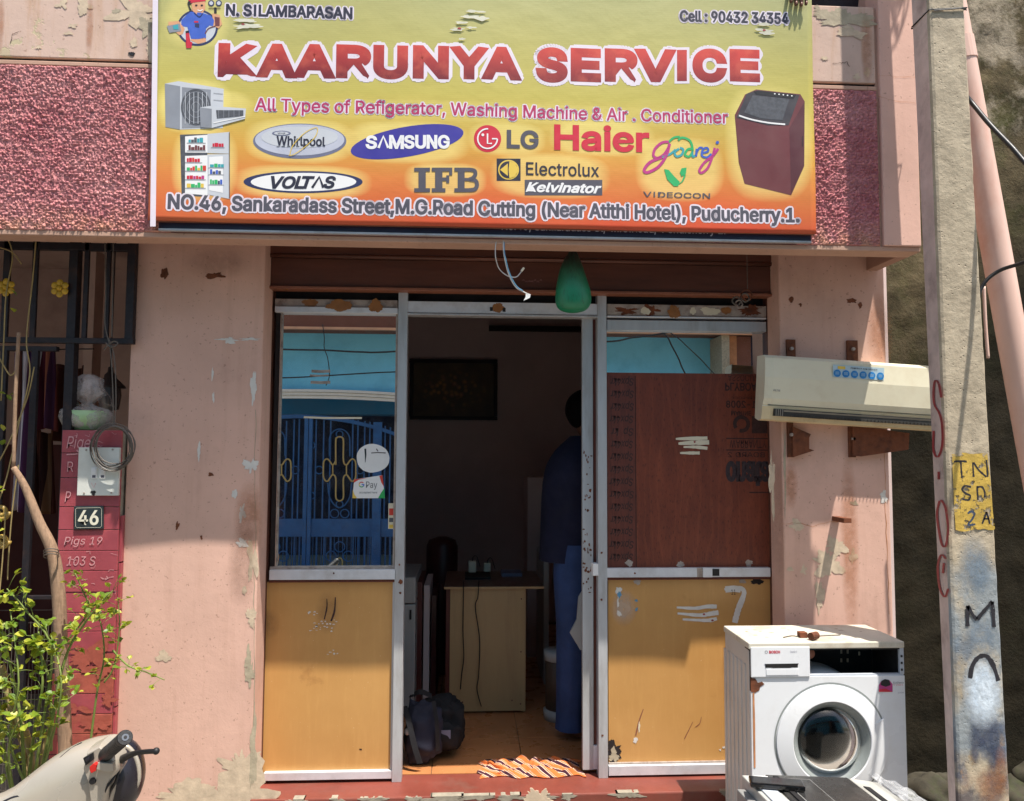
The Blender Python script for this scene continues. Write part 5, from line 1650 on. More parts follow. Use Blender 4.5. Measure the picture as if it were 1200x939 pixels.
# ------------------------------------------------------------------ drain pipe
a = at(1118, 21, -.42); b = at(1183, 380, -.42)
d = (b - a)
p0 = a - d * 0.35; p1 = a + d * (a.z - .02) / (a.z - b.z)
DP = MB().tube([p0 + (p1 - p0) * k / 12 for k in range(13)], 0.054, 24).build('drain_pipe', 'pipe', smooth=True)
tag(DP, 'slanting sun faded pink plastic drain pipe behind the concrete pole', 'pipe')
k_ = (at(1125, 60, -.42) - p0).length / (p1 - p0).length
MB().tube([p0 + (p1 - p0) * (k_ - .012), p0 + (p1 - p0) * (k_ + .012)], 0.058, 24).build('joint_collar', 'pipe', DP, smooth=False)

# ------------------------------------------------------------------ cables at the right
def cable(name, pts, r, mat, label, cat='cable', group=None, k=8):
    o = MB().tube(catmull(pts, k), r, 8).build(name, mat, smooth=True)
    return tag(o, label, cat, group)
cable('black_cable', [at(1128, 108, -.69), at(1140, 122, -.7), at(1160, 146, -.78), at(1185, 172, -.86), at(1215, 204, -.95), at(1290, 262, -1.2)], .0085, 'wire', 'thick black cable crossing in front of the drain pipe near the top')
cable('black_cable', [at(1300, 285, -.9), at(1230, 298, -.75), at(1196, 309, -.66), at(1170, 318, -.6), at(1152, 334, -.58), at(1145, 360, -.57), at(1140, 440, -.50), at(1134, 520, -.42), at(1126, 600, -.36), at(1120, 760, -.3), at(1122, 930, -.3)], .0075, 'wire', 'black cable bending down behind the concrete pole, halfway up the drain pipe')
cable('thin_conduit', [at(1153, 336, -.50), at(1155, 380, -.50), at(1158, 420, -.50)], .006, 'pipe', 'short pale conduit stub below the bend of the black cable', 'conduit')

# ------------------------------------------------------------------ neighbour wall at the right
NW = thing('neighbour_wall', 'blackened mossy cement wall behind the concrete pole', 'wall', (2.5, .4, 0))
nx0 = X_PIL_R1 - .01
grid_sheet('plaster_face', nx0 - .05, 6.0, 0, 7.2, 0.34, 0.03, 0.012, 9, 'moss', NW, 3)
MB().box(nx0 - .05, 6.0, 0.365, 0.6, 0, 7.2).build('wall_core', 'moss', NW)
for i, (px, py, rx, ry, m_) in enumerate(((1168, 14, 22, 11, 'peel_grey'), (1150, 4, 8, 4, 'g_yellow'))):
    pass

# rubble at the foot
for i, (px, py, r) in enumerate(((1098, 935, .13), (1108, 912, .07), (1195, 935, .12), (1080, 950, .1), (1210, 905, .08))):
    c = at(px, py, 0.12)
    mb = MB(); sd_ = i * 3.3
    ellipsoid(mb, (c.x, .12, max(.02, c.z - r * .2)), (r, r * .8, r * .75), 36, 24, f=lambda v, s=sd_: v * (1 + .35 * noise.noise(v * 14 + Vector((s, s, s))) + .25 * noise.noise(v * 6 + Vector((s, 1, s)))))
    o = mb.build('rubble_stone', 'moss_rock', smooth=True)
    tag(o, ('broad mossy stone at the foot of the wall left of the pole', 'small mossy stone on top of the rubble left of the pole', 'pale rubble stone at the wall right of the pole', 'stone behind the washing machine corner', 'upper rubble stone right of the pole')[i], 'stone', 'rubble at the foot of the mossy wall')
mb = MB()
ellipsoid(mb, (at(1150, 930, .15).x, .15, 0.0), (.6, .17, at(1090, 945, .15).z + .02), 40, 14, f=lambda v: v * (1 + .18 * noise.noise(v * 9)))
o = mb.build('rubble_heap', 'moss_rock', smooth=False); o['kind'] = 'stuff'

# ------------------------------------------------------------------ wall brackets
def bracket(pts_px, Y, d, label, arm=None):
    t = thing('steel_bracket', label, 'bracket', (at(pts_px[0], pts_px[2], Y).x, YW, at(pts_px[0], pts_px[3], Y).z), 'rusty brackets for the air conditioner')
    pxbox(MB(), *pts_px, Y, d).build('wall_plate', 'rust', t, bevel=.001)
    if arm:
        o = MB()
        q = [XZ(a, b, Y) for a, b in arm]
        o.prism(q, Y - .012, Y - .002)
        o.build('arm', 'rust', t, bevel=.001)
    cx, cz = XZ((pts_px[0] + pts_px[1]) / 2, (pts_px[2] * .6 + pts_px[3] * .4), Y)
    MB().lathe([(0, -.012), (.007, -.012), (.008, -.004), (.008, 0)], (cx, Y, cz), 'y', 8).build('bolt', 'alu_dirty', t)
    return t
bracket((922, 932.5, 398, 425), YW - .012, .011, 'small dark rusty bracket plate above the air conditioner, nearer the shopfront')
bracket((993, 1005.5, 399, 425), YW - .012, .011, 'rusty bracket plate above the air conditioner, nearer the mossy wall')
bracket((924, 930, 492, 536), YW - .02, .019, 'short rusty bracket arm under the air conditioner beside the shopfront', [(928, 500), (949, 509), (947, 513), (947, 526), (953, 528), (928, 536)])
bracket((996, 1003, 500, 536), YW - .02, .019, 'long rusty channel bracket under the air conditioner beside the mossy wall', [(998, 498), (1064, 508), (1063, 527), (1008, 535), (998, 534)])
t = thing('steel_bracket', 'small steel hook strip low on the right wall above the washing machine', 'bracket', (at(993, 610, YW).x, YW, at(993, 613, YW).z))
pxbox(MB(), 988.5, 998, 607.5, 613, YW - .105, .103).build('hook', 'rust', t, bevel=.001)
x_, z_ = XZ(993, 612, YW)
MB().box(x_ + .05, x_ + .075, YW - .06, YW - .045, z_ + .10, z_ + .12).build('stub', 'rust', t) if False else None

# ------------------------------------------------------------------ indoor air conditioner unit hanging tilted
AC = thing('air_conditioner', 'cream white indoor air conditioner unit hung tilted on the right wall', 'air conditioner', (at(990, 495, -.3).x, YW - .01, at(990, 495, -.3).z))
M['ac_white'] = plain('aged_cream_plastic', (222, 216, 190), 0.4, var=0.04, scale=4, dirt=(176, 150, 112), dirt_amt=0.3, dscale=5)
M['ac_yellow'] = plain('yellowed_plastic', (214, 196, 156), 0.45, var=0.05, scale=4, dirt=(160, 124, 84), dirt_amt=0.5, dscale=8)
M['ac_dark'] = plain('dark_louvre_slot', (54, 52, 48), 0.5, var=0.3)
M['ac_fin'] = plain('grey_louvre', (132, 128, 118), 0.5, var=0.15, scale=20)
YA = -.265
A0 = at(898, 414, YA); A1 = at(1088, 427, YA)
ux = Vector((A1.x - A0.x, 0, A1.z - A0.z)).normalized()
uz = Vector((-ux.z, 0, ux.x))
LA = .83
HA = (at(887, 492, YA) - at(893, 414, YA)).length
def ac(u, w, y):   # u along the unit, w downwards from the top edge
    return A0 + ux * u - uz * w + Vector((0, y - YA, 0))
prof = [(-.178, 0.0), (-.02, 0.004), (-.001, .018), (.006, .10), (.0, .19), (-.010, .215), (-.014, .2185), (-.012, .222), (-.02, .262), (-.045, .278), (-.10, .283), (-.178, .27)]
prof = [(y * .53 if y < -.03 else y, w * HA / .283) for y, w in prof]
mb = MB()
N_ = 26
us = [LA * k / N_ for k in range(N_ + 1)]
def acp(u, i):
    y, w = prof[i]
    e = min(u, LA - u); sh = 0.0
    if e < .012: sh = .008 * (1 - e / .012)
    return ac(u, w, YA - y * 1 * 1.0 * -1 * -1 + sh * (1 if -.178 < y else 0)) if False else ac(u, w, YA - y - .0 + sh)
# profile y is distance in front (+) of the face plane, so world y = YA - y
for i in range(len(prof)):
    for u in us: mb.v.append(acp(u, i))
for i in range(len(prof) - 1):
    for k in range(N_):
        a = i * (N_ + 1) + k
        mb.f.append((a, a + 1, a + N_ + 2, a + N_ + 1)); mb.mi.append(1 if i >= 7 else 0)
for k in (0, N_):
    mb.f.append(tuple((i * (N_ + 1) + k) for i in range(len(prof)))); mb.mi.append(0)
casing = mb.build('casing', ['ac_white', 'ac_yellow'], AC, weld=True)
def acq(u0, u1, w0, w1, y, mat, name, parent=AC, th=.002):
    f = HA / .283
    w0 *= f; w1 *= f
    P_ = [ac(u0, w1, y), ac(u1, w1, y), ac(u1, w1, y + th), ac(u0, w1, y + th), ac(u0, w0, y), ac(u1, w0, y), ac(u1, w0, y + th), ac(u0, w0, y + th)]
    return MB().hexa(P_).build(name, mat, parent)
slot = acq(.045, LA - .04, .232, .262, YA + .006, 'ac_dark', 'air_outlet', th=.03)
# louvre
f_ = HA / .283
mb = MB()
mb.hexa([ac(.085, .262 * f_, YA + .018), ac(LA - .06, .262 * f_, YA + .018), ac(LA - .06, .262 * f_, YA + .022), ac(.085, .262 * f_, YA + .022), ac(.085, .236 * f_, YA + .002), ac(LA - .06, .236 * f_, YA + .002), ac(LA - .06, .236 * f_, YA + .005), ac(.085, .236 * f_, YA + .005)])
mb.build('louvre', 'ac_fin', slot)
for k in range(4):
    acq(.05 + k * .009, .053 + k * .009, .232, .262, YA - .001, 'ac_fin', 'fin', slot)
mb = MB()
for k in range(40):
    u = .12 + k * .0155
    P_ = [ac(u, .262 * f_, YA + .0), ac(u + .003, .262 * f_, YA + .0), ac(u + .003, .262 * f_, YA + .01), ac(u, .262 * f_, YA + .01), ac(u, .255 * f_, YA), ac(u + .003, .255 * f_, YA), ac(u + .003, .255 * f_, YA + .01), ac(u, .255 * f_, YA + .01)]
    mb.hexa(P_)
mb.build('vanes', 'ac_dark', slot)
acq(.02, LA - .02, .2155, .2175, YA + .009, 'ac_dark', 'panel_gap', th=.01)
M['sticker_blue'] = plain('pale_blue_sticker', (176, 200, 210), 0.35, var=0.05)
M['sticker_disc'] = plain('blue_round_print', (40, 128, 196), 0.35, var=0.15, scale=60)
u0, u1 = .285, .505
stk = acq(u0, u1, .030, .083, YA - .0066, 'sticker_blue', 'sticker', th=.001)
acq(u0 + .02, u0 + .052, .035, .047, YA - .0076, 'g_yellow', 'print', stk, .0008)
for k in range(6):
    c = ac(u0 + .018 + k * (u1 - u0 - .034) / 5, .066 * f_, YA - .0078)
    MB().lathe([(0, -.0004), (.0155, -.0004), (.0155, .0)], c, 'y', 24).build('disc', 'sticker_disc', stk)
    for q in range(3):
        acq(u0 + .010 + k * (u1 - u0 - .034) / 5, u0 + .026 + k * (u1 - u0 - .034) / 5, .060 + q * .0045, .0615 + q * .0045, YA - .0086, 'sticker_blue', 'print_line', stk, .0003)
vs, fs = text_verts('PERFECT AIR SERIES', .02)
def act(vs, fs, u0, u1, w0, w1, y, mat, name):
    x0 = min(v.x for v in vs); x1 = max(v.x for v in vs); y0 = min(v.y for v in vs); y1 = max(v.y for v in vs)
    mb = MB(); mb.v = [ac(u0 + (u1 - u0) * (v.x - x0) / (x1 - x0), (w1 + (w0 - w1) * (v.y - y0) / (y1 - y0)) * f_, y) for v in vs]; mb.f = fs; mb.mi = [0] * len(fs)
    mb.build(name, mat, AC)
act(vs, fs, u0 + .075, u1 - .03, .037, .043, YA - .0082, 'p_grey', 'lettering')
vs, fs = text_verts('VOLTAS', .02)
act(vs, fs, .032, .062, .152, .160, YA - .0075, 'p_grey', 'lettering')

# ------------------------------------------------------------------ front loading washing machine
YM = -.545
mx0, mx1 = at(880, 845, YM).x, at(1061.5, 845, YM).x
mz1 = at(970, 752.5, YM).z
mdep = .28
WM = thing('washing_machine', 'white front loading washing machine with missing control panel and rust spot', 'washing machine', ((mx0 + mx1) / 2, YM + mdep / 2, 0))
M['wm_white'] = plain('white_enamelled_steel', (226, 228, 230), 0.3, var=0.03, scale=3, dirt=(184, 178, 166), dirt_amt=0.25, dscale=4)
M['wm_side'] = plain('off_white_side_steel', (206, 202, 196), 0.4, var=0.04, scale=3, dirt=(160, 146, 130), dirt_amt=0.3, dscale=4)
M['wm_grey'] = plain('silver_grey_plastic', (186, 192, 200), 0.35, var=0.04)
M['wm_ring'] = plain('greyish_glass_rim', (140, 146, 144), 0.25, var=0.1, scale=10)
M['wm_dark'] = plain('dark_machine_inside', (24, 23, 24), 0.7, var=0.3)
M['counter_edge2'] = plain('dried_mud_spots', (150, 132, 108), .9)
M['top_dirty'] = plain('dirty_white_worktop', (206, 200, 184), 0.55, var=0.08, scale=6, dirt=(150, 122, 88), dirt_amt=0.7, dscale=7)
zb0, zc0, zc1 = .03, at(970, 793, YM).z, at(970, 757, YM).z
# side walls, back, front plate with opening
for sx, nm in ((0, 'wm_side'), (1, 'wm_side')):
    x = mx0 if sx == 0 else mx1 - .012
    o = MB().box(x, x + .012, YM + .012, YM + mdep, zb0, mz1 - .026).build('side_panel', nm, WM, bevel=.002)
    for k in range(6):
        yy = YM + .045 + k * .045
        xx = mx0 - .0035 if sx == 0 else mx1 - .0005
        MB().box(xx, xx + .004, yy, yy + .02, .12, mz1 - .09).build('rib', nm, o, bevel=.0018)
MB().box(mx0 + .012, mx1 - .012, YM + mdep - .012, YM + mdep, zb0, mz1 - .026).build('back_panel', 'wm_side', WM)
tp = MB().box(mx0 - .006, mx1 + .001, YM - .004, YM + mdep, mz1 - .024, mz1).build('worktop', 'top_dirty', WM, bevel=.004)
MB().box(mx0 - .001, mx1 - .002, YM + .002, YM + .05, mz1 - .030, mz1 - .0245).build('top_gap', 'wm_dark', WM)
# front sheet with round hole
dc = at(973.5, 869, YM)
RH = .150
fx0, fx1 = mx0 + .002, mx1
mb = MB(); nseg = 64
outer = []
for k in range(nseg):
    t_ = 2 * PI * k / nseg
    c_, s__ = math.cos(t_), math.sin(t_)
    # ray to rectangle
    tx = ((fx1 - dc.x) / c_) if c_ > 1e-6 else ((fx0 - dc.x) / c_ if c_ < -1e-6 else 1e9)
    tz = ((zc0 - dc.z) / s__) if s__ > 1e-6 else ((zb0 - dc.z) / s__ if s__ < -1e-6 else 1e9)
    q = min(tx, tz)
    outer.append((dc.x + c_ * q, dc.z + s__ * q))
# insert true corners
ringo = []
for k in range(nseg):
    ringo.append(outer[k])
for k in range(nseg):
    t_ = 2 * PI * k / nseg
    mb.v.append(Vector((outer[k][0], YM, outer[k][1])))
    mb.v.append(Vector((dc.x + RH * math.cos(t_), YM, dc.z + RH * math.sin(t_))))
for k in range(nseg):
    j = (k + 1) % nseg
    a, b = outer[k], outer[j]
    corner = None
    if abs(a[0] - b[0]) > 1e-6 and abs(a[1] - b[1]) > 1e-6:
        cx_ = fx1 if max(a[0], b[0]) > fx1 - 1e-5 else fx0
        cz_ = zc0 if max(a[1], b[1]) > zc0 - 1e-5 else zb0
        mb.v.append(Vector((cx_, YM, cz_))); ci = len(mb.v) - 1
        mb.f.append((2 * k, ci, 2 * j, 2 * j + 1, 2 * k + 1)); mb.mi.append(0)
    else:
        mb.f.append((2 * k, 2 * j, 2 * j + 1, 2 * k + 1)); mb.mi.append(0)
o = mb.build('front_panel', 'wm_white', WM)
sol = o.modifiers.new('s', 'SOLIDIFY'); sol.thickness = .014; sol.offset = -1
# control strip: detergent drawer, open bay and cross rails
dx = at(948.5, 775, YM).x
MB().box(mx0 + .001, dx, YM - .006, YM + .02, zc0 + .001, zc1).build('drawer_front', 'wm_white', WM, bevel=.003)
hd = pxbox(MB(), 897, 935, 778.5, 782.5, YM - .0075, .002).build('drawer_handle', 'wm_dark', WM)
MB().prism([XZ(a, b, YM - .007) for a, b in ((896, 778.3), (936, 777.7), (933, 781), (926, 782.8), (906, 783), (899, 781.5))], YM - .0078, YM - .0060).build('handle_recess', 'wm_dark', hd)
pxbox(MB(), 898, 936, 784, 791.5, YM - .0082, .003).build('handle_lip', 'wm_white', hd, bevel=.001)
text('BOSCH', (901.5, 914, 762.7, 765.8), YM - .0068, 'p_crimson', WM, bold=.03)
c = at(898, 764.3, YM - .0068)
MB().ribbon([(c.x + .0048 * math.cos(2 * PI * k / 16), c.z + .0048 * math.sin(2 * PI * k / 16)) for k in range(17)], .0014, YM - .0068).build('logo', 'p_grey', WM)
text('Classixx 5', (926, 934, 762.7, 765), YM - .0068, 'p_silver_d', WM)
MB().box(dx + .001, mx1 - .001, YM + .004, YM + .014, zc1 - .008, zc1 + .004).build('cross_rail', 'wm_grey', WM)
MB().box(dx + .001, mx1 - .001, YM + .004, YM + .02, zc0 - .004, zc0 + .006).build('cross_rail', 'wm_grey', WM)
MB().box(mx1 - .016, mx1, YM + .001, YM + .014, zc0 + .006, zc1 - .008).build('end_bracket', 'wm_grey', WM, bevel=.001)
for k in range(3):
    MB().box(mx1 - .013, mx1 - .006, YM - .0008, YM + .001, zc0 + .018 + k * .025, zc0 + .026 + k * .025).build('bracket_hole', 'wm_dark', WM)
MB().box(mx0 + .02, mx1 - .02, YM + .20, YM + .21, zc0 - .30, mz1 - .03).build('inner_back', 'wm_dark', WM)
MB().box(mx0 + .02, mx1 - .018, YM + .02, YM + .2, zc1 + .006, zc1 + .009).build('bay_top', 'wm_dark', WM)
MB().box(mx1 - .017, mx1 - .0125, YM + .016, YM + .2, zc0 - .2, zc1 + .006).build('bay_side', 'wm_dark', WM)  # added dark liner, paints the inner side of the open bay as shaded
# tub top and weight seen in the open bay
tb = MB(); tb.lathe([(.24, 0), (.25, .01), (.25, .15)], (dc.x - .01, YM + .05, dc.z - .01), 'y', 48)
tb.build('tub', 'wm_grey', WM, smooth=True)
mb = MB(); mb.lathe([(0, 0), (.02, 0), (.024, .02), (.024, .06)], (dx + .024, YM + .05, (zc0 + zc1) / 2 + .015), 'y', 18); mb.build('valve', 'brown_light', WM, smooth=True)
for (px, py) in ((986, 764), (993.5, 764), (986, 774), (993.5, 774), (1007, 766)):
    pxbox(MB(), px - 1, px + 1, py - 2.2, py + 2.2, YM + .198, .002).build('back_hole', 'peel', WM)
# door
DO = MB()
DO.lathe([(.206, 0), (.206, -.006), (.200, -.0075), (.150, -.016), (.147, -.014), (.146, -.006), (.146, .0)], (dc.x, YM - .0005, dc.z), 'y', 72)
dr = DO.build('door', 'wm_white', WM, smooth=True)
es = dr.modifiers.new('e', 'EDGE_SPLIT'); es.split_angle = rad(35)
mb = MB(); mb.lathe([(.2085, -.0012), (.2145, -.0012)], (dc.x, YM, dc.z), 'y', 72); mb.build('door_gap', 'wm_ring', dr)
mb = MB(); mb.lathe([(.146, -.012), (.140, -.010), (.128, .004), (.121, .010), (.119, .018)], (dc.x, YM - .001, dc.z), 'y', 72); mb.build('inner_rim', 'wm_ring', dr, smooth=True)
def m_porthole():
    t = NT('porthole_glass')
    t.b.inputs['Base Color'].default_value = (0.42, 0.47, 0.48, 1)
    t.b.inputs['Roughness'].default_value = 0.09
    t.b.inputs['Specular IOR Level'].default_value = 0.35
    t.b.inputs['Transmission Weight'].default_value = 1.0
    t.b.inputs['IOR'].default_value = 1.45
    return t.m
M['porthole'] = m_porthole()
mb = MB(); mb.lathe([(.120, .010), (.112, .001), (.095, -.012), (.07, -.022), (.04, -.028), (.0001, -.030)], (dc.x, YM - .002, dc.z), 'y', 64)
mb.lathe([(.0001, -.024), (.04, -.022), (.07, -.016), (.095, -.006), (.112, .006), (.120, .014)], (dc.x, YM - .002, dc.z), 'y', 64)
mb.build('door_glass', 'porthole', dr, smooth=True)
# drum
M['drum'] = plain('perforated_steel_drum', (34, 36, 38), 0.45, metal=0.2, var=0.15, scale=20)
mb = MB(); mb.lathe([(.15, .014), (.135, .02), (.14, .05), (.17, .055), (.19, .10), (.19, .195), (0.0001, .197)], (dc.x, YM, dc.z), 'y', 48)
mb.build('drum', 'drum', WM, smooth=True)
for k in range(3):
    a_ = rad(90 + 120 * k + 175)
    MB().tube([(dc.x + .175 * math.cos(a_), YM + .07, dc.z + .175 * math.sin(a_)), (dc.x + .165 * math.cos(a_), YM + .19, dc.z + .165 * math.sin(a_))], .02, 8).build('drum_paddle', 'wm_grey', WM, smooth=True)
M['rubber_grey'] = plain('grey_door_seal', (66, 68, 70), 0.6, var=0.2)
mb = MB(); mb.tube([(dc.x + .137 * math.cos(2 * PI * k / 40), YM + .03, dc.z + .137 * math.sin(2 * PI * k / 40)) for k in range(40)], .016, 8, closed=True)
mb.build('door_seal', 'rubber_grey', WM, smooth=True)
# door handle segment on the right of the ring
pts_in, pts_out = [], []
mb = MB()
aa = [rad(-40 + 62 * k / 14) for k in range(15)]
for a_ in aa:
    mb.v.append(Vector((dc.x + .176 * math.cos(a_), YM - .0125, dc.z + .176 * math.sin(a_))))
    mb.v.append(Vector((dc.x + .217 * math.cos(a_), YM - .0095, dc.z + .217 * math.sin(a_))))
    mb.v.append(Vector((dc.x + .176 * math.cos(a_), YM - .0065, dc.z + .176 * math.sin(a_))))
    mb.v.append(Vector((dc.x + .217 * math.cos(a_), YM - .001, dc.z + .217 * math.sin(a_))))
for k in range(14):
    a = 4 * k
    for q in ((0, 1, 5, 4), (1, 3, 7, 5), (2, 0, 4, 6), (3, 2, 6, 7)):
        mb.f.append(tuple(a + i for i in q)); mb.mi.append(0)
mb.f.append((0, 2, 3, 1)); mb.mi.append(0); mb.f.append((56, 57, 59, 58)); mb.mi.append(0)
mb.build('door_handle', 'wm_white', dr)
# stickers, rust, drips
def wpoly(pts, mat, name, k=1, bulge=0):
    return MB().poly([at(a, b, YM - .0016 * k) for a, b in pts]).build(name, mat, WM)
wpoly([(1030, 811), (1030, 803), (1033, 798), (1037, 796), (1042, 797), (1046, 802), (1046, 811)], 'p_pink', 'sticker')
wpoly([(1032, 803), (1033, 798), (1037, 796), (1042, 797), (1044, 803), (1038, 805)], 'p_black', 'sticker', 1.3)
wpoly([(1030, 808), (1038, 807), (1046, 811), (1030, 811)], 'p_crimson', 'sticker', 1.4)
text('EcoSilence', (1047, 1059, 799, 801.3), YM - .002, 'p_grey', WM); text('5 years', (1047, 1058, 802, 803.8), YM - .002, 'p_crimson', WM); text('1200', (1052, 1059, 811, 812.6), YM - .002, 'p_silver_d', WM)
wpoly([(879.5, 795), (885, 795), (888, 800), (893, 799), (896, 802), (891, 805), (890, 809), (885, 812), (880, 811)], 'rust', 'rust_patch')
wpoly([(882, 812), (884, 812), (885, 850), (885.5, 900), (883.5, 900), (882.5, 850)], 'rust_stain', 'rust_run')
MB().box(mx0 + .001, mx0 + .005, YM - .0015, YM + .01, zc0 - .05, zc1).build('edge_gap', 'wm_dark', WM)
# things left on the worktop
o = MB(); o.tube([atz(950, 746, mz1 + .016) + Vector((0, 0, 0)), atz(957, 744.5, mz1 + .016)], .014, 14)
p_ = atz(938, 748, mz1); o.box(p_.x, p_.x + .028, p_.y, p_.y + .03, mz1 + .0005, mz1 + .02)
tag(o.build('pipe_fitting', 'rust'), 'small rusty pipe fitting lying on the white washing machine', 'fitting')
o = MB(); pts = [atz(918, 747, mz1 + .003), atz(928, 745, mz1 + .003), atz(938, 746, mz1 + .003), atz(965, 745, mz1 + .003), atz(985, 744, mz1 + .003)]
o.tube(catmull(pts, 4), .002, 5)
tag(o.build('loose_wire', 'wire_grey'), 'thin loose wire lying across the washing machine top', 'wire')
st = MB(); rnd = random.Random(6)
for k in range(16):
    x = rnd.uniform(mx0 + .05, mx1 - .06); y = rnd.uniform(YM + .04, YM + mdep - .04)
    st.poly([(x + q[0], y + q[1], mz1 + .0006 + k * 1e-5) for q in blob(0, 0, rnd.uniform(.003, .012), rnd.uniform(.002, .006), k, 12)])
st.build('grime', 'counter_edge2', tp)['kind'] = 'stuff'

# ------------------------------------------------------------------ second machine in front (only its top in view)
TL = thing('top_load_washer', 'grey top loading washing machine with black lid in front of the white machine', 'washing machine', (1.08, -1.3, 0))
M['tl_grey'] = plain('light_grey_plastic', (176, 176, 170), 0.35, var=0.06, scale=5, dirt=(120, 110, 98), dirt_amt=0.4, dscale=9)
M['tl_grey_d'] = plain('mid_grey_plastic', (136, 136, 134), 0.4, var=0.08, scale=5, dirt=(90, 84, 78), dirt_amt=0.5, dscale=9)
M['tl_black'] = plain('scratched_black_lid', (46, 46, 46), 0.25, var=0.2, scale=9, dirt=(120, 118, 112), dirt_amt=0.35, dscale=8)
ZT = .60
c0 = atz(869, 908, ZT); c1 = atz(1047, 919, ZT - .012); 
def tq(u, v, z=0.0):
    """u across (0..1), v towards the camera in metres"""
    b = c0 + (c1 - c0) * u
    return Vector((b.x + .06 * v, b.y - v, ZT + z))
def slab(u0, u1, v0, v1, z0, z1, mat, name, parent=None, bevel=.004, zs=0.0):
    P_ = [tq(u0, v1, z0), tq(u1, v1, z0 - zs), tq(u1, v0, z0 - zs), tq(u0, v0, z0), tq(u0, v1, z1), tq(u1, v1, z1 - zs), tq(u1, v0, z1 - zs), tq(u0, v0, z1)]
    return MB().hexa(P_).build(name, mat, parent or TL, bevel=bevel)
slab(0.02, 1.1, .01, .50, -.60, -.055, 'tl_grey', 'body')
slab(0.0, .15, 0, .52, -.05, .0, 'tl_grey', 'left_frame')
slab(.025, .125, .06, .45, .0, .006, 'wm_grey', 'left_pad')
slab(.035, .14, .035, .05, .0, .014, 'white', 'left_grip', bevel=.004)
slab(-.06, .0, .03, .5, -.075, -.03, 'tl_grey_d', 'side_rail')
lid = slab(.155, .70, 0.0, .52, -.05, .004, 'tl_black', 'lid')
slab(.235, .42, .03, .3, .0042, .0055, 'tl_grey_d', 'lid_label', lid, 0)
slab(.242, .414, .034, .296, .0046, .0065, 'tl_black', 'lid_label', lid, 0)
slab(.19, .222, .02, .5, .0042, .0085, 'wm_dark', 'lid_groove', lid, 0)
slab(.705, .90, 0, .52, -.05, .002, 'tl_grey', 'right_frame', zs=.01)
slab(.73, .775, .06, .5, .001, .004, 'wm_dark', 'grip_slot', zs=.003)
slab(.905, 1.16, .03, .52, -.09, -.02, 'tl_grey_d', 'sloping_panel', zs=.045)
# crumpled plastic film on the right end
mb = MB(); n_ = 12
for j in range(n_ + 1):
    for i in range(n_ + 1):
        u = .86 + .30 * i / n_; v = -.02 + .25 * j / n_
        p = tq(u, v, 0.008 - .05 * max(0, (u - .9)) / .26 + .016 * noise.noise(Vector((u * 22, v * 30, 2))))
        mb.v.append(p)
for j in range(n_):
    for i in range(n_):
        a = j * (n_ + 1) + i; mb.f.append((a, a + 1, a + n_ + 2, a + n_ + 1)); mb.mi.append(0)
def m_film():
    t = NT('cloudy_plastic_film')
    t.color(lin((196, 198, 200))); t.rough(0.15)
    tr = t.n('ShaderNodeBsdfTransparent'); mx = t.n('ShaderNodeMixShader')
    t.l(t.ramp(t.noise(25, 6, .7), .35, .65, .12, .5), mx.inputs[0])
    t.l(tr.outputs[0], mx.inputs[1]); t.l(t.b.outputs[0], mx.inputs[2]); t.l(mx.outputs[0], t.out.inputs[0])
    return t.m
M['film'] = m_film()
o = mb.build('plastic_film', 'film'); tag(o, 'crumpled clear plastic film on the right end of the grey washer top', 'plastic sheet')
pa, pb2 = atz(877, 909, ZT + .022), atz(940, 914, ZT + .022)
dd = (pb2 - pa)
mb = MB()
w_ = Vector((-dd.y, dd.x, 0)).normalized() * -.055
for z0, z1, s0, s1 in ((.001, .018, 0, 1),):
    q = [pa + w_, pb2 + w_, pb2, pa]
    mb.hexa([(p.x, p.y, ZT + .0085) for p in q] + [(p.x, p.y, ZT + .024) for p in q])
o = mb.build('flat_device', 'black', bevel=.004); tag(o, 'flat glossy black gadget lying on the rear left of the grey washer', 'gadget')
M['gloss'] = plain('gloss_black_plastic', (20, 20, 22), 0.12, var=0.1)
o.data.materials[0] = M['gloss']
# ------------------------------------------------------------------ roof end of file section marker

# ------------------------------------------------------------------ iron gate and grille at the left
YG = YW - .035
GT = thing('iron_gate', 'dark blue iron grille gate with yellow flowers at the far left', 'gate', (at(60, 600, YG).x, YG, 0))
def gbar(x0, x1, y0, y1, name='bar', d=.02, Y=YG, mat='iron', parent=None, zt=None, zb=None):
    ym = (y0 + y1) / 2
    a, b = at(x0, ym, Y).x, at(x1, ym, Y).x
    z1_ = at((x0 + x1) / 2, y0, Y).z if zt is None else zt
    z0_ = at((x0 + x1) / 2, y1, Y).z if zb is None else zb
    return MB().box(a, b, Y, Y + d, z0_, z1_).build(name, mat, parent or GT, bevel=.0015)
ztop = ZS + .06
zr = at(60, 283, YG).z + .02
for (x0, x1) in ((2, 10), (36, 42.5), (97, 102.5), (123, 128)):
    gbar(x0, x1, 290, 396, 'bar', .014, zt=ztop)
gbar(68, 78.5, 280, 940, 'post', .04, zt=ztop, zb=.0, Y=YG + .001)
gbar(-60, -52, 290, 396, 'bar', .014, zt=ztop); gbar(-30, -24, 290, 396, 'bar', .014, zt=ztop)
gbar(147.5, 157, 280, 402, 'stile', .03, Y=YG - .002, zt=ztop)
gbar(-200, 156, 394.5, 401, 'rail', .025, Y=YG - .004)
gbar(-200, 66, 404.5, 410, 'rail', .025)
gbar(-200, 156, 277, 283, 'rail', .025, zb=ZS + .02, zt=ZS + .05)
gbar(25, 33, 410, 940, 'bar', .018, zb=.05)
gbar(-12, -4, 410, 940, 'bar', .018, zb=.05)
gbar(-60, -52, 410, 940, 'bar', .018, zb=.05)
gbar(-200, 66, 699, 703.5, 'rail', .02, Y=YG + .003)
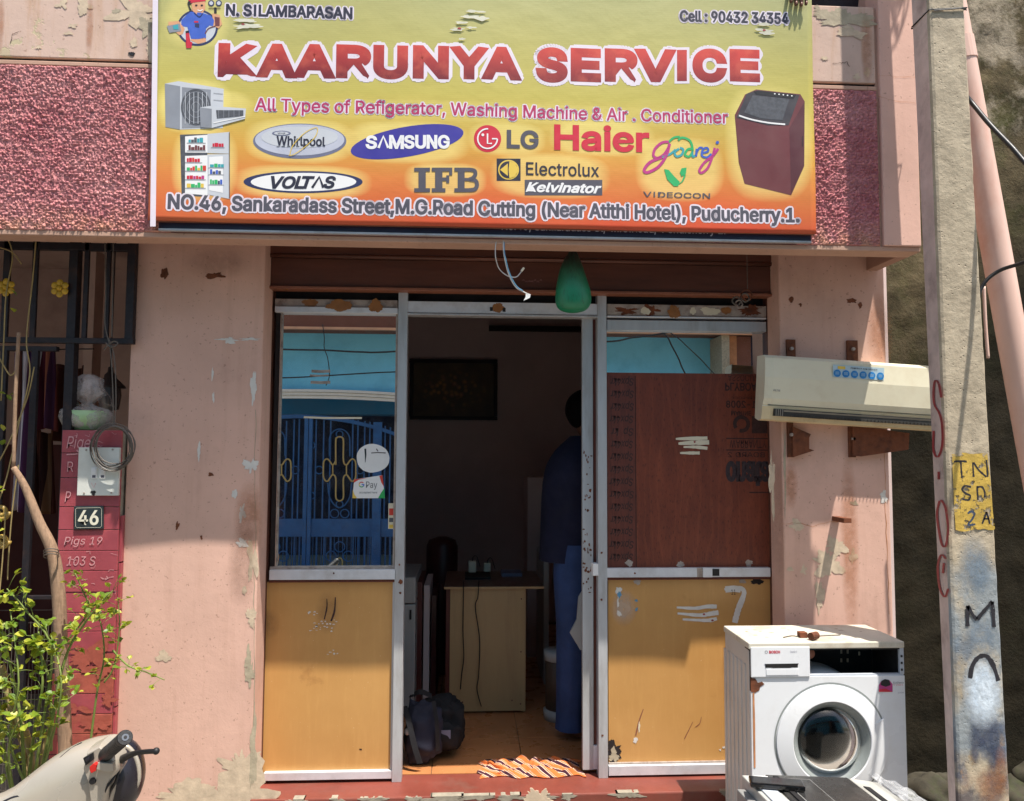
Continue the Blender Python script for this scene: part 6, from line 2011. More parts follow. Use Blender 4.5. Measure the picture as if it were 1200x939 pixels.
# wire mesh in the lower part
mb = MB()
for k in range(24):
    x = at(-30 + k * 4.2, 800, YG + .022).x
    mb.box(x, x + .0018, YG + .02, YG + .022, .1, at(30, 730, YG).z)
for k in range(18):
    z = .1 + k * .05
    mb.box(at(-30, 800, YG).x, at(66, 800, YG).x, YG + .0225, YG + .0245, z, z + .0018)
mb.build('wire_mesh', 'wire_grey', GT)
def flower(px, py):
    c = at(px, py, YG - .012)
    t = MB()
    for k in range(6):
        a_ = rad(30 + 60 * k)
        ellipsoid(t, (c.x + .024 * math.cos(a_), c.y, c.z + .024 * math.sin(a_)), (.014, .005, .014), 12, 6)
    ellipsoid(t, (c.x, c.y - .003, c.z), (.011, .009, .011), 12, 8)
    return t.build('flower', 'flower', GT, smooth=True)
flower(70, 338); flower(7, 337)
M['brass'] = plain('golden_scroll_paint', (170, 140, 70), 0.4, var=0.2)
def scroll(cx, cy, r, turns=1.6, flip=1):
    q = []
    for k in range(28):
        t_ = k / 27; a_ = t_ * turns * 2 * PI; rr = r * (1 - .78 * t_)
        c = at(cx + flip * rr * math.cos(a_), cy + rr * math.sin(a_), YG - .02)
        q.append(c)
    return MB().tube(q, .009, 8).build('scroll', 'brass', GT, smooth=True)
scroll(2, 600, 9); scroll(3, 634, 8, 1.6, 1)

# dark red tiled gate pillar
YT = YW - .035
TP = thing('tiled_pillar', 'dark red tiled gate pillar with a switch board and house number', 'pillar', (at(104, 700, YT).x, YT + .1, 0))
tz1 = at(104, 504, YT).z
txa, txb = at(69, 600, YT).x + .001, at(139.5, 600, YT).x
MB().box(txa + .003, txb - .003, YT + .006, YT + .25, 0, tz1 - .002).build('core', 'cement', TP)
edges_px = [504, 531, 560, 594, 621, 645.5, 669, 694, 718, 740, 764.5, 789, 813, 837, 860, 884, 908, 932, 956]
me_t = None
rnd = random.Random(3)
hh = None
for i in range(len(edges_px) - 1):
    z1_, z0_ = at(104, edges_px[i], YT).z, at(104, edges_px[i + 1], YT).z
    if z0_ < 0: break
    j = rnd.uniform(-.0012, .0012)
    MB().box(txa, txb, YT + j, YT + .012, z0_ + .0012, z1_ - .0012).build('tile', 'tile_worn' if edges_px[i] >= 764 and i % 2 == 1 or edges_px[i] > 830 else 'tile_red', TP, bevel=.0012)
for k in range(7):
    yy = YT + .014
    MB().box(txb + .0002, txb + .009, yy, YT + .11, k * .19 + .003, min(tz1, k * .19 + .187)).build('side_tile', 'tile_red', TP)
def chalk(pts, w=1.6, Y=YT - .0030):
    s_ = (Y - CAM.y) / F
    q = [(p[0] + random.uniform(-.4, .4), p[1] + random.uniform(-.4, .4), 0) for p in pts]
    MB().ribbon([XZ(a, b, Y) for a, b, _ in q], [w * s_ * random.uniform(.3, 1) for _ in q], Y).build('chalk_mark', 'chalk', TP)
text('Pige', (78, 106, 511, 530), YT - .003, 'chalk', TP, 'chalk_writing', bold=-.012, shear=.2)
chalk([(78, 533), (92, 532), (108, 534)])
text('Pigs 19', (75, 120, 629, 641), YT - .003, 'chalk', TP, 'chalk_writing', bold=-.015, shear=.2)
text('103 S', (78, 112, 652, 663), YT - .003, 'chalk', TP, 'chalk_writing', bold=-.02, shear=.2)
text('R', (79, 86, 541, 553), YT - .003, 'chalk', TP, 'chalk_writing', bold=-.02)
text('P', (76, 83, 576, 588), YT - .003, 'chalk', TP, 'chalk_writing', bold=-.02, shear=.2)
rnd = random.Random(22)
for k in range(26):
    x, y = rnd.uniform(76, 132), rnd.choice((rnd.uniform(642, 690), rnd.uniform(505, 522), rnd.uniform(660, 700)))
    chalk([(x, y), (x + rnd.uniform(2, 7), y + rnd.uniform(-3, 3)), (x + rnd.uniform(4, 9), y + rnd.uniform(-4, 4))], 1.0)
for (px, py, r, s) in ((105, 770, 20, 1), (90, 830, 10, 2), (118, 782, 12, 4), (125, 820, 9, 6), (96, 765, 9, 7), (113, 850, 13, 8)):
    patch(px, py, r, r * .6, YT - .0027, s, 'tile_worn', TP, 'worn_patch', 0.9)

# switch board
YS = YT - .018
SB = thing('switch_board', 'ivory switch board plate with two switches on the dark red tiled pillar', 'switch board', (at(115, 580, YS).x, YT, at(115, 581, YS).z))
pxbox(MB(), 91, 139.5, 524.5, 581, YS, .014).build('plate', 'switch', SB, bevel=.002)
for x0 in (106.5, 116.5):
    s = pxbox(MB(), x0, x0 + 7, 548, 561, YS - .003, .004).build('switch', 'white', SB, bevel=.001)
    pxbox(MB(), x0 + 1.2, x0 + 5.8, 549.5, 555.5, YS - .006, .004).build('rocker', 'white', s, bevel=.001)
    pxbox(MB(), x0 + 1.5, x0 + 5.4, 557, 560, YS - .0033, .001).build('socket', 'p_grey', s)
for (px, py) in ((98.5, 578), (130.5, 577.5), (101, 527.5), (132, 527)):
    c = at(px, py, YS - .001); MB().lathe([(0, -.0015), (.0038, -.0012), (.004, 0)], c, 'y', 10).build('screw', 'alu_dirty', SB)
patch(109, 577.5, 2.6, 3.2, YS - .001, 3, 'black', SB, 'burn_mark', 0.5)
chalk([(107, 566), (110, 572), (112, 566)], .9, YS - .001)
# number plate
HN = MB().prism([XZ(a, b, YS + .010) for a, b in ((86.5, 593.5), (121, 593), (121, 620), (86.5, 620.5))], YS + .010, YS + .018).build('number_plate', 'slate', None, bevel=.0015)
tag(HN, 'dark square house number plate 46 on the red tiled pillar', 'number plate')
M['num'] = plain('cream_numerals', (226, 222, 200), 0.5, var=.05)
text('46', (92, 115, 598.5, 615), YS + .0090, 'num', HN, bold=.02)
rr = [(90, 595.5), (117.5, 595), (119, 597), (119, 616.5), (117.5, 618.2), (90, 618.5), (88.6, 617), (88.6, 597), (90, 595.5)]
MB().ribbon([XZ(a, b, YS + .0092) for a, b in rr], .0012, YS + .0092).build('border', 'num', HN)

# bowl in a knotted plastic bag on the pillar
YBG = YW - .01 + .06
bc = at(101, 503, YBG)
BW = thing('bowl', 'pale green bowl wrapped in a clear knotted plastic bag on the red pillar', 'bowl', (bc.x, YBG, tz1))
M['bowl_green'] = plain('pale_green_plastic', (168, 200, 148), 0.4, var=.04)
zb_b, zt_b = tz1 + .002, at(101, 482, YBG).z
mb = MB(); mb.lathe([(0.0001, 0), (.055, .0), (.075, (zt_b - zb_b) * .5), (.086, zt_b - zb_b), (.083, zt_b - zb_b), (.072, (zt_b - zb_b) * .5), (.05, .006)], (bc.x, YBG, zb_b), 'z', 36)
mb.build('basin', 'bowl_green', BW, smooth=True)
def m_bag():
    t = NT('thin_cloudy_plastic_bag')
    t.color(lin((206, 196, 192))); t.rough(0.22)
    tr = t.n('ShaderNodeBsdfTransparent'); mx = t.n('ShaderNodeMixShader')
    t.l(t.ramp(t.noise(18, 7, .7, (1, 1, 1)), .35, .7, .2, .75), mx.inputs[0])
    t.l(tr.outputs[0], mx.inputs[1]); t.l(t.b.outputs[0], mx.inputs[2]); t.l(mx.outputs[0], t.out.inputs[0])
    return t.m
M['bag'] = m_bag()
def bagf(prof, c, n, wr, seed):
    mb = MB(); rows = len(prof)
    for j, (r, h) in enumerate(prof):
        for k in range(n):
            t_ = 2 * PI * k / n
            q = 1 + wr * noise.noise(Vector((math.cos(t_) * 3, math.sin(t_) * 3, j * .8 + seed))) + wr * .5 * math.sin(t_ * 7 + j * .7)
            mb.v.append(Vector((c[0] + r * q * math.cos(t_), c[1] + r * q * math.sin(t_) * .8, c[2] + h)))
    for j in range(rows - 1):
        for k in range(n):
            mb.f.append((j * n + k, j * n + (k + 1) % n, (j + 1) * n + (k + 1) % n, (j + 1) * n + k)); mb.mi.append(0)
    return mb
zk = at(104, 476, YBG).z - tz1
zt2 = at(104, 439, YBG).z - tz1
bagf([(.06, .003), (.088, .02), (.095, zk * .55), (.09, zk * .85), (.04, zk), (.018, zk + .012), (.035, zk + .022), (.075, zk + .05), (.06, zk + .075), (.055, zt2 - .02), (.02, zt2)], (bc.x, YBG, tz1), 40, .16, 3).build('plastic_bag', 'bag', BW, smooth=True)
ear = MB()
for sgn, (ex, ey) in ((1, (130, 474)), (-1, (84, 472))):
    pts = [at(104, 477, YBG), at(104 + sgn * 12, 455, YBG - .01), at(104 + sgn * 22, 462, YBG - .02), at(ex, ey, YBG - .02), at(104 + sgn * 14, 470, YBG - .02)]
    q = catmull(pts, 5)
    for i in range(len(q) - 1):
        ear.quad(q[i], q[i + 1], q[i + 1] + Vector((0, .03, -.012)), q[i] + Vector((0, .03, -.012)))
ear.build('bag_handle', 'bag', BW, smooth=True)

# coil of wire on the switch board
cw = MB(); rnd = random.Random(15)
for k in range(9):
    cx, cy = 132 + rnd.uniform(-2.5, 2.5), 524 + rnd.uniform(-2, 2); rx, ry = rnd.uniform(20, 26), rnd.uniform(21, 28)
    ph = rnd.uniform(0, 6)
    cw.tube([at(cx + rx * math.cos(2 * PI * i / 30), cy + ry * math.sin(2 * PI * i / 30) * (1 + .03 * math.sin(3 * 2 * PI * i / 30 + ph)), YS - .012 - .012 * abs(math.sin(PI * i / 30 + ph)) - k * .002) for i in range(30)], .0022, 5, closed=True)
tag(cw.build('wire_coil', 'wire_grey'), 'coil of thin grey wire hanging over the switch board corner', 'wire')
wr = MB()
for pts in ([(123, 280, 0), (124, 340, 0), (123, 380, 0), (129, 408, 0), (132, 450, 0), (133, 500, 0)], [(127, 396, 0), (134, 420, 0), (136, 470, 0), (134, 498, 0)], [(133, 278, 0), (132, 345, 0), (131, 395, 0)]):
    wr.tube(catmull([at(a, b, YG - .025) for a, b, _ in pts], 5), .0024, 5)
wr.tube(catmull([at(a, b, YG - .03) for a, b in ((122, 410), (127, 404), (134, 400), (138, 403), (130, 407), (124, 402))], 4), .003, 5)
tag(wr.build('hanging_wires', 'wire_grey'), 'twisted grey wires hanging from the grille down to the wire coil', 'wire')

# cloths drying behind the gate
M['cloth_a'] = None
def m_stripes(name, cols, scale):
    t = NT(name)
    x, y, z = t.xyz()
    f = t.n('ShaderNodeMath', operation='FRACT')
    t.l(t.math('MULTIPLY', x, scale), f.inputs[0])
    cr = t.n('ShaderNodeValToRGB'); cr.color_ramp.interpolation = 'CONSTANT'
    t.l(f.outputs[0], cr.inputs[0])
    el = cr.color_ramp.elements
    el[0].position = 0; el[0].color = lin(cols[0][1]); el[1].position = cols[1][0]; el[1].color = lin(cols[1][1])
    for p, c in cols[2:]:
        e = el.new(p); e.color = lin(c)
    t.color(cr.outputs[0]); t.rough(0.9); t.spec(.1)
    t.bump(t.noise(200, 2), .2, .001)
    return t.m
M['cloth_a'] = m_stripes('striped_cotton_maroon_white', [(0, (122, 62, 56)), (.32, (196, 190, 192)), (.45, (84, 36, 50)), (.6, (140, 84, 66)), (.8, (70, 40, 60))], 9)
M['cloth_b'] = m_stripes('striped_cotton_brown', [(0, (96, 58, 46)), (.3, (62, 40, 38)), (.55, (128, 92, 66)), (.75, (74, 40, 36))], 11)
M['cloth_c'] = m_stripes('striped_cotton_violet_white', [(0, (206, 196, 200)), (.4, (92, 56, 92)), (.6, (206, 196, 200)), (.75, (110, 70, 60))], 14)
def cloth(x0, x1, y0, y1, Y, mat, label, seed, lean=0):
    mb = MB(); nx_, nz_ = 26, 20
    for j in range(nz_ + 1):
        for i in range(nx_ + 1):
            u, v = i / nx_, j / nz_
            p = at(x0 + (x1 - x0) * u + lean * v, y0 + (y1 - y0) * v + 3 * math.sin(u * 6 + seed), Y)
            p.y += .02 * math.sin(u * 13 + seed) * (.4 + v) + .01 * math.sin(u * 29 + seed * 2)
            mb.v.append(p)
    for j in range(nz_):
        for i in range(nx_):
            a = j * (nx_ + 1) + i; mb.f.append((a, a + 1, a + nx_ + 2, a + nx_ + 1)); mb.mi.append(0)
    o = mb.build('hanging_cloth', mat, None, smooth=True)
    s = o.modifiers.new('s', 'SOLIDIFY'); s.thickness = .003
    return tag(o, label, 'cloth', 'striped cloths hanging behind the gate')
cloth(38, 64, 410, 504, -.02, 'cloth_a', 'short striped maroon and white cloth nearest the gate post', 1)
cloth(18, 40, 411, 600, .0, 'cloth_c', 'narrow violet and white striped cloth at the left of the hanging cloths', 2, -6)
cloth(32, 62, 505, 600, .1, 'cloth_b', 'brown striped cloth hanging lowest behind the gate', 3, 2)
cloth(66, 100, 430, 520, .25, 'cloth_b', 'dark striped cloth hanging deeper in the porch behind the bag', 4, -4)
# clothes line
tag(MB().tube([at(-60, 408, .0), at(40, 410, .0), at(110, 409, .0)], .003, 6).build('clothes_line', 'wire'), 'thin clothes line carrying the striped cloths behind the gate', 'line')
# lantern hanging in the porch
LN = thing('hanging_lantern', 'dim hanging lantern in the dark porch behind the plastic bag', 'lantern', tuple(at(129, 480, .6)))
lc = at(129, 450, .6)
M['lantern'] = plain('tarnished_grey_metal', (74, 68, 70), 0.5, metal=.4, var=.2)
M['lantern_glass'] = plain('dull_lantern_glass', (96, 96, 100), 0.2, var=.1)
mb = MB(); mb.lathe([(.0001, .09), (.012, .085), (.014, .06), (.028, .045), (.03, .03), (.07, -.01), (.075, -.02), (.0001, -.02)], (lc.x, .6, lc.z), 'z', 24); mb.build('cap', 'lantern', LN, smooth=True)
mb = MB(); mb.lathe([(.05, -.02), (.055, -.06), (.045, -.13), (.0001, -.14)], (lc.x, .6, lc.z), 'z', 20); mb.build('globe', 'lantern_glass', LN, smooth=True)
mb = MB(); mb.tube([(lc.x, .6, lc.z + .09), (lc.x, .6, ZS + .34)], .004, 6); mb.build('chain', 'lantern', LN)

# ------------------------------------------------------------------ plants at the left
M['bark'] = plain('dry_grey_bark', (150, 122, 98), 0.9, var=0.3, scale=40, stretch=(3, 3, 0.4), bump=0.5, bscale=60, dirt=(98, 78, 62), dirt_amt=.7)
M['stem'] = plain('pale_green_brown_stem', (160, 140, 92), 0.7, var=0.2, scale=20)
M['stem_g'] = plain('green_stem', (112, 128, 58), 0.6, var=0.2, scale=20)
def m_leaf(name, c1, c2):
    t = NT(name)
    t.color(t.mix(t.ramp(t.noise(24, 3, .5), .35, .65), lin(c1), lin(c2)))
    t.rough(.45)
    tl = t.n('ShaderNodeBsdfTranslucent')
    t.l(t.mix(t.ramp(t.noise(24, 3, .5), .35, .65), lin((150, 170, 40)), lin((190, 190, 60))), tl.inputs[0])
    mx = t.n('ShaderNodeMixShader'); mx.inputs[0].default_value = .35
    t.l(t.b.outputs[0], mx.inputs[1]); t.l(tl.outputs[0], mx.inputs[2]); t.l(mx.outputs[0], t.out.inputs[0])
    return t.m
M['leaf'] = m_leaf('green_leaf', (74, 112, 34), (124, 150, 46))
M['leaf_y'] = m_leaf('yellow_green_leaf', (150, 164, 50), (186, 184, 70))
TR = thing('dead_branch', 'dry leaning grey branch tied in front of the gate post', 'branch', (at(72, 880, -.35).x, -.35, 0))
pts = [(16, 548), (30, 572), (46, 612), (62, 648), (69, 700), (72, 780), (76, 860), (78, 960), (78, 1050)]
mb = MB(); q = catmull([at(a, b, -.33) for a, b in pts], 6); n_ = len(q)
mb.tube(q, [.010 + .014 * min(1, i / (n_ * .45)) + .002 * noise.noise(Vector((i, 0, 0))) for i in range(n_)], 12); mb.build('limb', 'bark', TR, smooth=True)
mb = MB(); q = catmull([at(a, b, -.33) for a, b in [(22, 390), (18, 470), (16, 548)]], 6); mb.tube(q, .007, 8); mb.build('twig', 'bark', TR, smooth=True)
mb = MB()
for k in range(3): mb.tube([at(60 + 9 * math.cos(2 * PI * i / 16), 646 + k * 3 + 3 * math.sin(2 * PI * i / 16), -.36 + .03 * math.sin(2 * PI * i / 16)) for i in range(16)], .002, 5, closed=True)
mb.build('tie', 'wire_grey', TR)

def leaf(mb, p, d, size, roll):
    """a small folded leaf blade"""
    d = d.normalized()
    up = Vector((0, 0, 1))
    s = d.cross(up)
    if s.length < .1: s = Vector((1, 0, 0))
    s.normalize()
    s = (Matrix.Rotation(roll, 3, d) @ s)
    nrm = s.cross(d).normalized()
    L, W = size, size * .42
    a = p; e = p + d * L - nrm * L * .12
    m1, m2 = p + d * L * .35 - nrm * L * .0, p + d * L * .7 - nrm * L * .05
    l1, l2 = m1 + s * W + nrm * W * .25, m2 + s * W * .8 + nrm * W * .2
    r1, r2 = m1 - s * W + nrm * W * .25, m2 - s * W * .8 + nrm * W * .2
    n = len(mb.v)
    mb.v += [a, m1, m2, e, l1, l2, r1, r2]
    for f in ((0, 4, 1), (4, 5, 2, 1), (5, 3, 2), (0, 1, 6), (1, 2, 7, 6), (2, 3, 7)):
        mb.f.append(tuple(n + i for i in f)); mb.mi.append(mb.cur)

def plant(name, label, base_px, stems, Y, nleaf, seed, size=(.018, .034)):
    rnd = random.Random(seed)
    b = at(base_px[0], base_px[1], Y)
    T = thing(name, label, 'plant', (b.x, Y, 0))
    st_ = MB(); lf = MB()
    for pts, r in stems:
        q = catmull([at(p[0], p[1], Y + (p[2] if len(p) > 2 else 0)) for p in pts], 6)
        n = len(q)
        st_.tube(q, [r * (1 - .75 * i / n) + .0008 for i in range(n)], 6)
        L = sum((q[i + 1] - q[i]).length for i in range(n - 1))
        cnt = int(L * nleaf)
        for k in range(cnt):
            i = int(rnd.uniform(.12, 1) ** .8 * (n - 1)); i = min(i, n - 2)
            base = q[i].lerp(q[i + 1], rnd.random())
            tw_d = Vector((rnd.uniform(-1, 1), rnd.uniform(-1, .6), rnd.uniform(-.3, 1))).normalized()
            L2 = rnd.uniform(.01, .07)
            tip = base + tw_d * L2
            st_.tube([base, base + tw_d * L2 * .5 + Vector((0, 0, .003)), tip], .0009, 4)
            for m in range(rnd.choice((1, 2, 3, 3))):
                lf.cur = 1 if rnd.random() < .45 else 0
                dd = (tw_d + Vector((rnd.uniform(-1, 1), rnd.uniform(-1, .6), rnd.uniform(-.6, .6)))).normalized()
                leaf(lf, tip - tw_d * L2 * .3 * m / 3, dd, rnd.uniform(*size), rnd.uniform(-.8, .8))
    st_.build('stems', 'stem_g', T, smooth=True)
    o = lf.build('leaves', ['leaf', 'leaf_y'], T); o['kind'] = 'stuff'
    return T
plant('leafy_shrub', 'yellow green leafy shrub in front of the gate behind the scooter', (35, 940),
      [([(30, 950), (25, 850, -.02), (12, 780), (2, 740)], .006), ([(30, 950), (40, 860), (50, 800, -.05), (45, 740)], .006), ([(40, 950), (62, 840, -.03), (74, 780), (92, 740), (128, 695, -.05)], .006),
       ([(20, 950), (8, 900), (0, 830), (-8, 760)], .005), ([(34, 950), (50, 850, -.03), (60, 760), (30, 715), (8, 690)], .005), ([(60, 880), (58, 800), (40, 755), (20, 760)], .004), ([(40, 940), (12, 870, -.05), (22, 800, -.08), (12, 715)], .004),
       ([(38, 930), (60, 870, -.04), (72, 800, -.08), (60, 745)], .004), ([(20, 950), (10, 880, -.06), (25, 840, -.08)], .004)], -.62, 36, 3, (.018, .036))
plant('climbing_shoot', 'long thin leafy shoot reaching over the red pillar onto the pink wall', (105, 870),
      [([(106, 870), (114, 810), (122, 770), (118, 730), (108, 715)], .0035), ([(78, 752), (100, 724), (112, 708), (133, 692)], .003), ([(132, 762), (150, 780), (172, 788), (193, 797)], .003), ([(80, 755), (105, 720), (96, 690), (88, 672)], .0035),
       ([(122, 800), (134, 780), (140, 735), (138, 700)], .0025)], -.42, 56, 8, (.016, .028))
VN = thing('dry_vine', 'thin dry vine with few leaves climbing the iron grille', 'plant', (at(10, 600, YG - .05).x, YG - .05, 0))
mb = MB(); lf = MB(); rnd = random.Random(31)
for pts in ([(8, 276), (15, 300), (8, 345), (5, 400), (2, 470)], [(42, 280), (38, 330), (33, 375), (32, 405), (34, 440), (22, 500), (8, 560), (-2, 590)], [(40, 430), (30, 470), (10, 520), (-4, 545)], [(0, 290), (14, 296), (26, 310)], [(6, 600), (4, 640), (0, 700)], [(22, 545), (14, 600), (9, 655), (8, 680)], [(0, 420), (12, 440), (20, 430)]):
    q = catmull([at(a + rnd.uniform(-1, 1), b, YG - .03 + rnd.uniform(-.01, .01)) for a, b in pts], 6)
    mb.tube(q, .0028, 5)
mb.build('stems', 'stem', VN, smooth=True)
for (px, py, c) in ((20, 347, 0), (14, 361, 1), (9, 465, 0), (7, 462, 0), (12, 470, 0), (4, 570, 0), (7, 574, 0), (2, 522, 0), (4, 505, 1), (2, 612, 1), (6, 620, 1)):
    lf.cur = c
    leaf(lf, at(px, py, YG - .04), Vector((rnd.uniform(-1, 1), -.3, rnd.uniform(-.5, 1))), .03, rnd.uniform(-.5, .5))
o = lf.build('leaves', ['leaf', 'leaf_y'], VN); o['kind'] = 'stuff'
PT = thing('flower_pot', 'old cream plant pot behind the scooter', 'pot', (at(33, 930, -.6).x, -.6, 0))
pc = at(33, 930, -.6)
MB().lathe([(.0001, 0), (.09, 0), (.12, .20), (.125, .21), (.125, .235), (.115, .235), (.10, .20), (.0001, .2)], (pc.x, -.6, 0), 'z', 28).build('pot', 'offwhite', PT, smooth=True)
MB().lathe([(.0001, .205), (.105, .205)], (pc.x, -.6, 0), 'z', 20).build('soil', 'rust', PT)
for px_, seed in ((2, 1),):
    pass
for pts, r in (([(2, 780), (14, 830), (34, 870), (38, 940)], .011), ([(8, 830), (16, 850), (28, 880), (36, 930)], .006), ([(60, 812), (58, 850), (50, 880), (46, 930)], .005)):
    q = catmull([at(a, b, -.6) for a, b in pts], 6)
    o = MB().tube(q, r, 8).build('branch', 'stem', PT, smooth=True)

# ------------------------------------------------------------------ scooter (handlebar end in view)
SCX = thing('scooter', 'silver grey scooter handlebar with black grip and brake lever at the lower left', 'scooter', (at(80, 1100, -1.25).x, -1.25, 0))
M['sc_silver'] = plain('silver_beige_scooter_paint', (176, 168, 154), 0.28, metal=0.25, var=0.04, scale=3, dirt=(140, 124, 108), dirt_amt=.25, dscale=6)
M['sc_dark'] = plain('dark_smoked_plastic', (34, 32, 40), 0.3, var=0.1)
M['sc_black'] = plain('black_handlebar_rubber', (30, 30, 31), 0.55, var=0.1, bump=.3, bscale=200)
M['sc_red'] = plain('red_switch_button', (200, 36, 30), 0.35, var=.03)
M['sc_chrome'] = plain('steel_bar_end', (140, 142, 144), 0.3, metal=.8)
YSC = -1.25
def loft(name, secs, mat, parent, n=20, sub=0):
    """secs: list of closed sections, each a list of points"""
    mb = MB(); n = len(secs[0])
    for s in secs: mb.v += [Vector(p) for p in s]
    for i in range(len(secs) - 1):
        for k in range(n):
            mb.f.append((i * n + k, i * n + (k + 1) % n, (i + 1) * n + (k + 1) % n, (i + 1) * n + k)); mb.mi.append(0)
    mb.f.append(tuple(reversed(range(n)))); mb.mi.append(0)
    mb.f.append(tuple((len(secs) - 1) * n + k for k in range(n))); mb.mi.append(0)
    return mb.build(name, mat, parent, smooth=True, subsurf=sub, weld=True)
def sect(px, top, bot, thick, Y=YSC, bulge=.0, n=18):
    a, b = at(px, top, Y), at(px, bot, Y)
    cz, hz = (a.z + b.z) / 2, (a.z - b.z) / 2
    out = []
    for k in range(n):
        t_ = 2 * PI * k / n
        c_, s_ = math.cos(t_), math.sin(t_)
        e = .75
        out.append((a.x, Y + thick * math.copysign(abs(c_) ** e, c_), cz + hz * math.copysign(abs(s_) ** e, s_)))
    return out
loft('cowl', [sect(-95, 965, 1010, .03), sect(-40, 940, 1030, .05), sect(5, 931, 1045, .062), sect(30, 911, 1050, .070), sect(52, 893, 1050, .078), sect(75, 877, 1040, .084), sect(100, 866, 1010, .086), sect(122, 862.5, 975, .082), sect(134, 862.5, 950, .075), sect(142, 868, 935, .06), sect(146, 880, 920, .03)], 'sc_silver', SCX, sub=1)
# housing under the grip
hp = [at(a, b, YSC - .085) for a, b in ((103, 880), (118, 872), (128, 880), (137, 890), (138, 902), (128, 918), (120, 944), (108, 944), (104, 915), (98, 900))]
mb = MB()
n_ = len(hp)
cxh = sum((p for p in hp), Vector()) / n_
for dy, sc_ in ((.05, 1.06), (.02, 1.05), (.0, 1.0), (-.008, .9)):
    for p in hp: mb.v.append(Vector((cxh.x + (p.x - cxh.x) * sc_, YSC - .085 + dy, cxh.z + (p.z - cxh.z) * sc_)))
for j in range(3):
    for k in range(n_):
        mb.f.append((j * n_ + k, j * n_ + (k + 1) % n_, (j + 1) * n_ + (k + 1) % n_, (j + 1) * n_ + k)); mb.mi.append(0)
mb.f.append(tuple(3 * n_ + k for k in range(n_))); mb.mi.append(0)
hs = mb.build('switch_housing', 'sc_silver', SCX, smooth=True, weld=True)
hs.modifiers.new('e', 'EDGE_SPLIT').split_angle = rad(40)
YH = YSC - .096
def hquad(pts, mat, name, dep=.008, par=hs):
    return MB().prism([XZ(a, b, YH) for a, b in pts], YH - dep, YH + .006).build(name, mat, par, bevel=.0012)
hquad([(98, 888), (109, 882), (110, 890), (101, 897)], 'black', 'rocker_switch', .004)
hquad([(101, 889), (106, 885.5), (107, 889), (103, 892)], 'sc_dark', 'rocker_switch', .008)
hquad([(107, 897), (112, 893), (115, 895), (114, 902), (109, 905), (107, 902)], 'sc_red', 'red_button', .009)
hquad([(117, 892), (134, 893), (135, 902), (128, 903), (115, 900)], 'sc_silver', 'bracket', .010)
MB().lathe([(0, -.001), (.0075, -.001), (.0085, .004)], at(108, 916, YH - .001), 'y', 14).build('screw_recess', 'black', hs)
# grip pointing towards the camera and to the right
g0, g1 = at(121, 887, YSC - .06), at(146.5, 864.5, YSC - .22)
gd = (g1 - g0)
mb = MB(); mb.tube([g0 - gd * .1, g0, g0 + gd * .04, g0 + gd * .08, g0 + gd * .10, g0 + gd * .5, g0 + gd * .93, g0 + gd * .95, g1, g1 + gd * .01], [.023, .024, .024, .024, .0185, .0165, .0165, .0178, .0178, .0165], 24)
gr_ = mb.build('grip', 'sc_black', SCX, smooth=True); gr_.modifiers.new('e', 'EDGE_SPLIT').split_angle = rad(35)
mb = MB()
for k in range(12):
    c = g0 + gd * (.16 + .065 * k)
    mb.tube([c, c + gd * .02], .0172, 24)
mb.build('ribs', 'sc_black', gr_)
mb = MB(); mb.tube([g1 + gd * .008, g1 + gd * .016], .008, 16); mb.build('bar_end', 'sc_chrome', gr_)
mb = MB(); mb.tube([g1 + gd * .017, g1 + gd * .019], .004, 12); mb.build('bar_end_hole', 'black', gr_)
# brake lever
lv = catmull([at(138, 893, YSC - .05), at(148, 887, YSC - .08), at(160, 882.5, YSC - .12), at(172, 881, YSC - .15), at(182, 880.5, YSC - .17)], 6)
mb = MB(); mb.tube(lv, [.0115 - .0055 * min(1, i / (len(lv) * .5)) for i in range(len(lv))], 12)
ellipsoid(mb, at(183, 880.3, YSC - .172), (.0085,) * 3, 14, 10)
mb.build('brake_lever', 'black', SCX, smooth=True)
hb = MB(); hb.tube([g0 - gd * .5, g0], .011, 12); hb.build('handlebar', 'sc_chrome', SCX, smooth=True)
MB().prism([XZ(a, b, YSC - .05) for a, b in ((137, 888), (147, 893), (146, 897), (141, 900), (139, 906), (136, 898))], YSC - .06, YSC - .05).build('lever_pivot', 'sc_chrome', SCX, bevel=.001)
for pts, r in (([(34, 910), (37, 921), (42, 929), (52, 928), (62, 920)], .0016), ([(96, 870), (82, 878), (66, 892), (52, 906)], .0012), ([(4, 940), (18, 934), (32, 934), (40, 945)], .004), ([(88, 905), (92, 925), (90, 945)], .0012)):
    q = []
    for (a, b) in catmull([(p[0], p[1], 0) for p in pts], 5) and [(p.x, p.y) for p in catmull([(p[0], p[1], 0) for p in pts], 5)]:
        # march to the cowl surface: its half thickness shrinks towards the upper edge
        top = 931 - (a - 5) * .80 if a < 75 else 877 - (a - 75) * .3
        k_ = max(0.0, min(1.0, (985 - b) / max(1, 985 - top)))
        th = (.066 + .018 * min(1, a / 90)) * (max(0.02, 1 - k_ ** 2.6)) ** .5
        q.append(at(a, b, YSC - th))
    MB().tube(q, r, 6).build('panel_seam', 'sc_dark', SCX, smooth=True)
MB().tube(catmull([at(140, 898, YSC - .06), at(136, 915, YSC - .07), at(128, 930, YSC - .06), at(124, 950, YSC - .03)], 6), .004, 8).build('brake_cable', 'black', SCX, smooth=True)
MB().tube(catmull([at(133, 893, YSC - .05), at(134, 910, YSC - .08), at(124, 925, YSC - .09), at(116, 950, YSC - .06)], 6), .003, 8).build('throttle_cable', 'black', SCX, smooth=True)
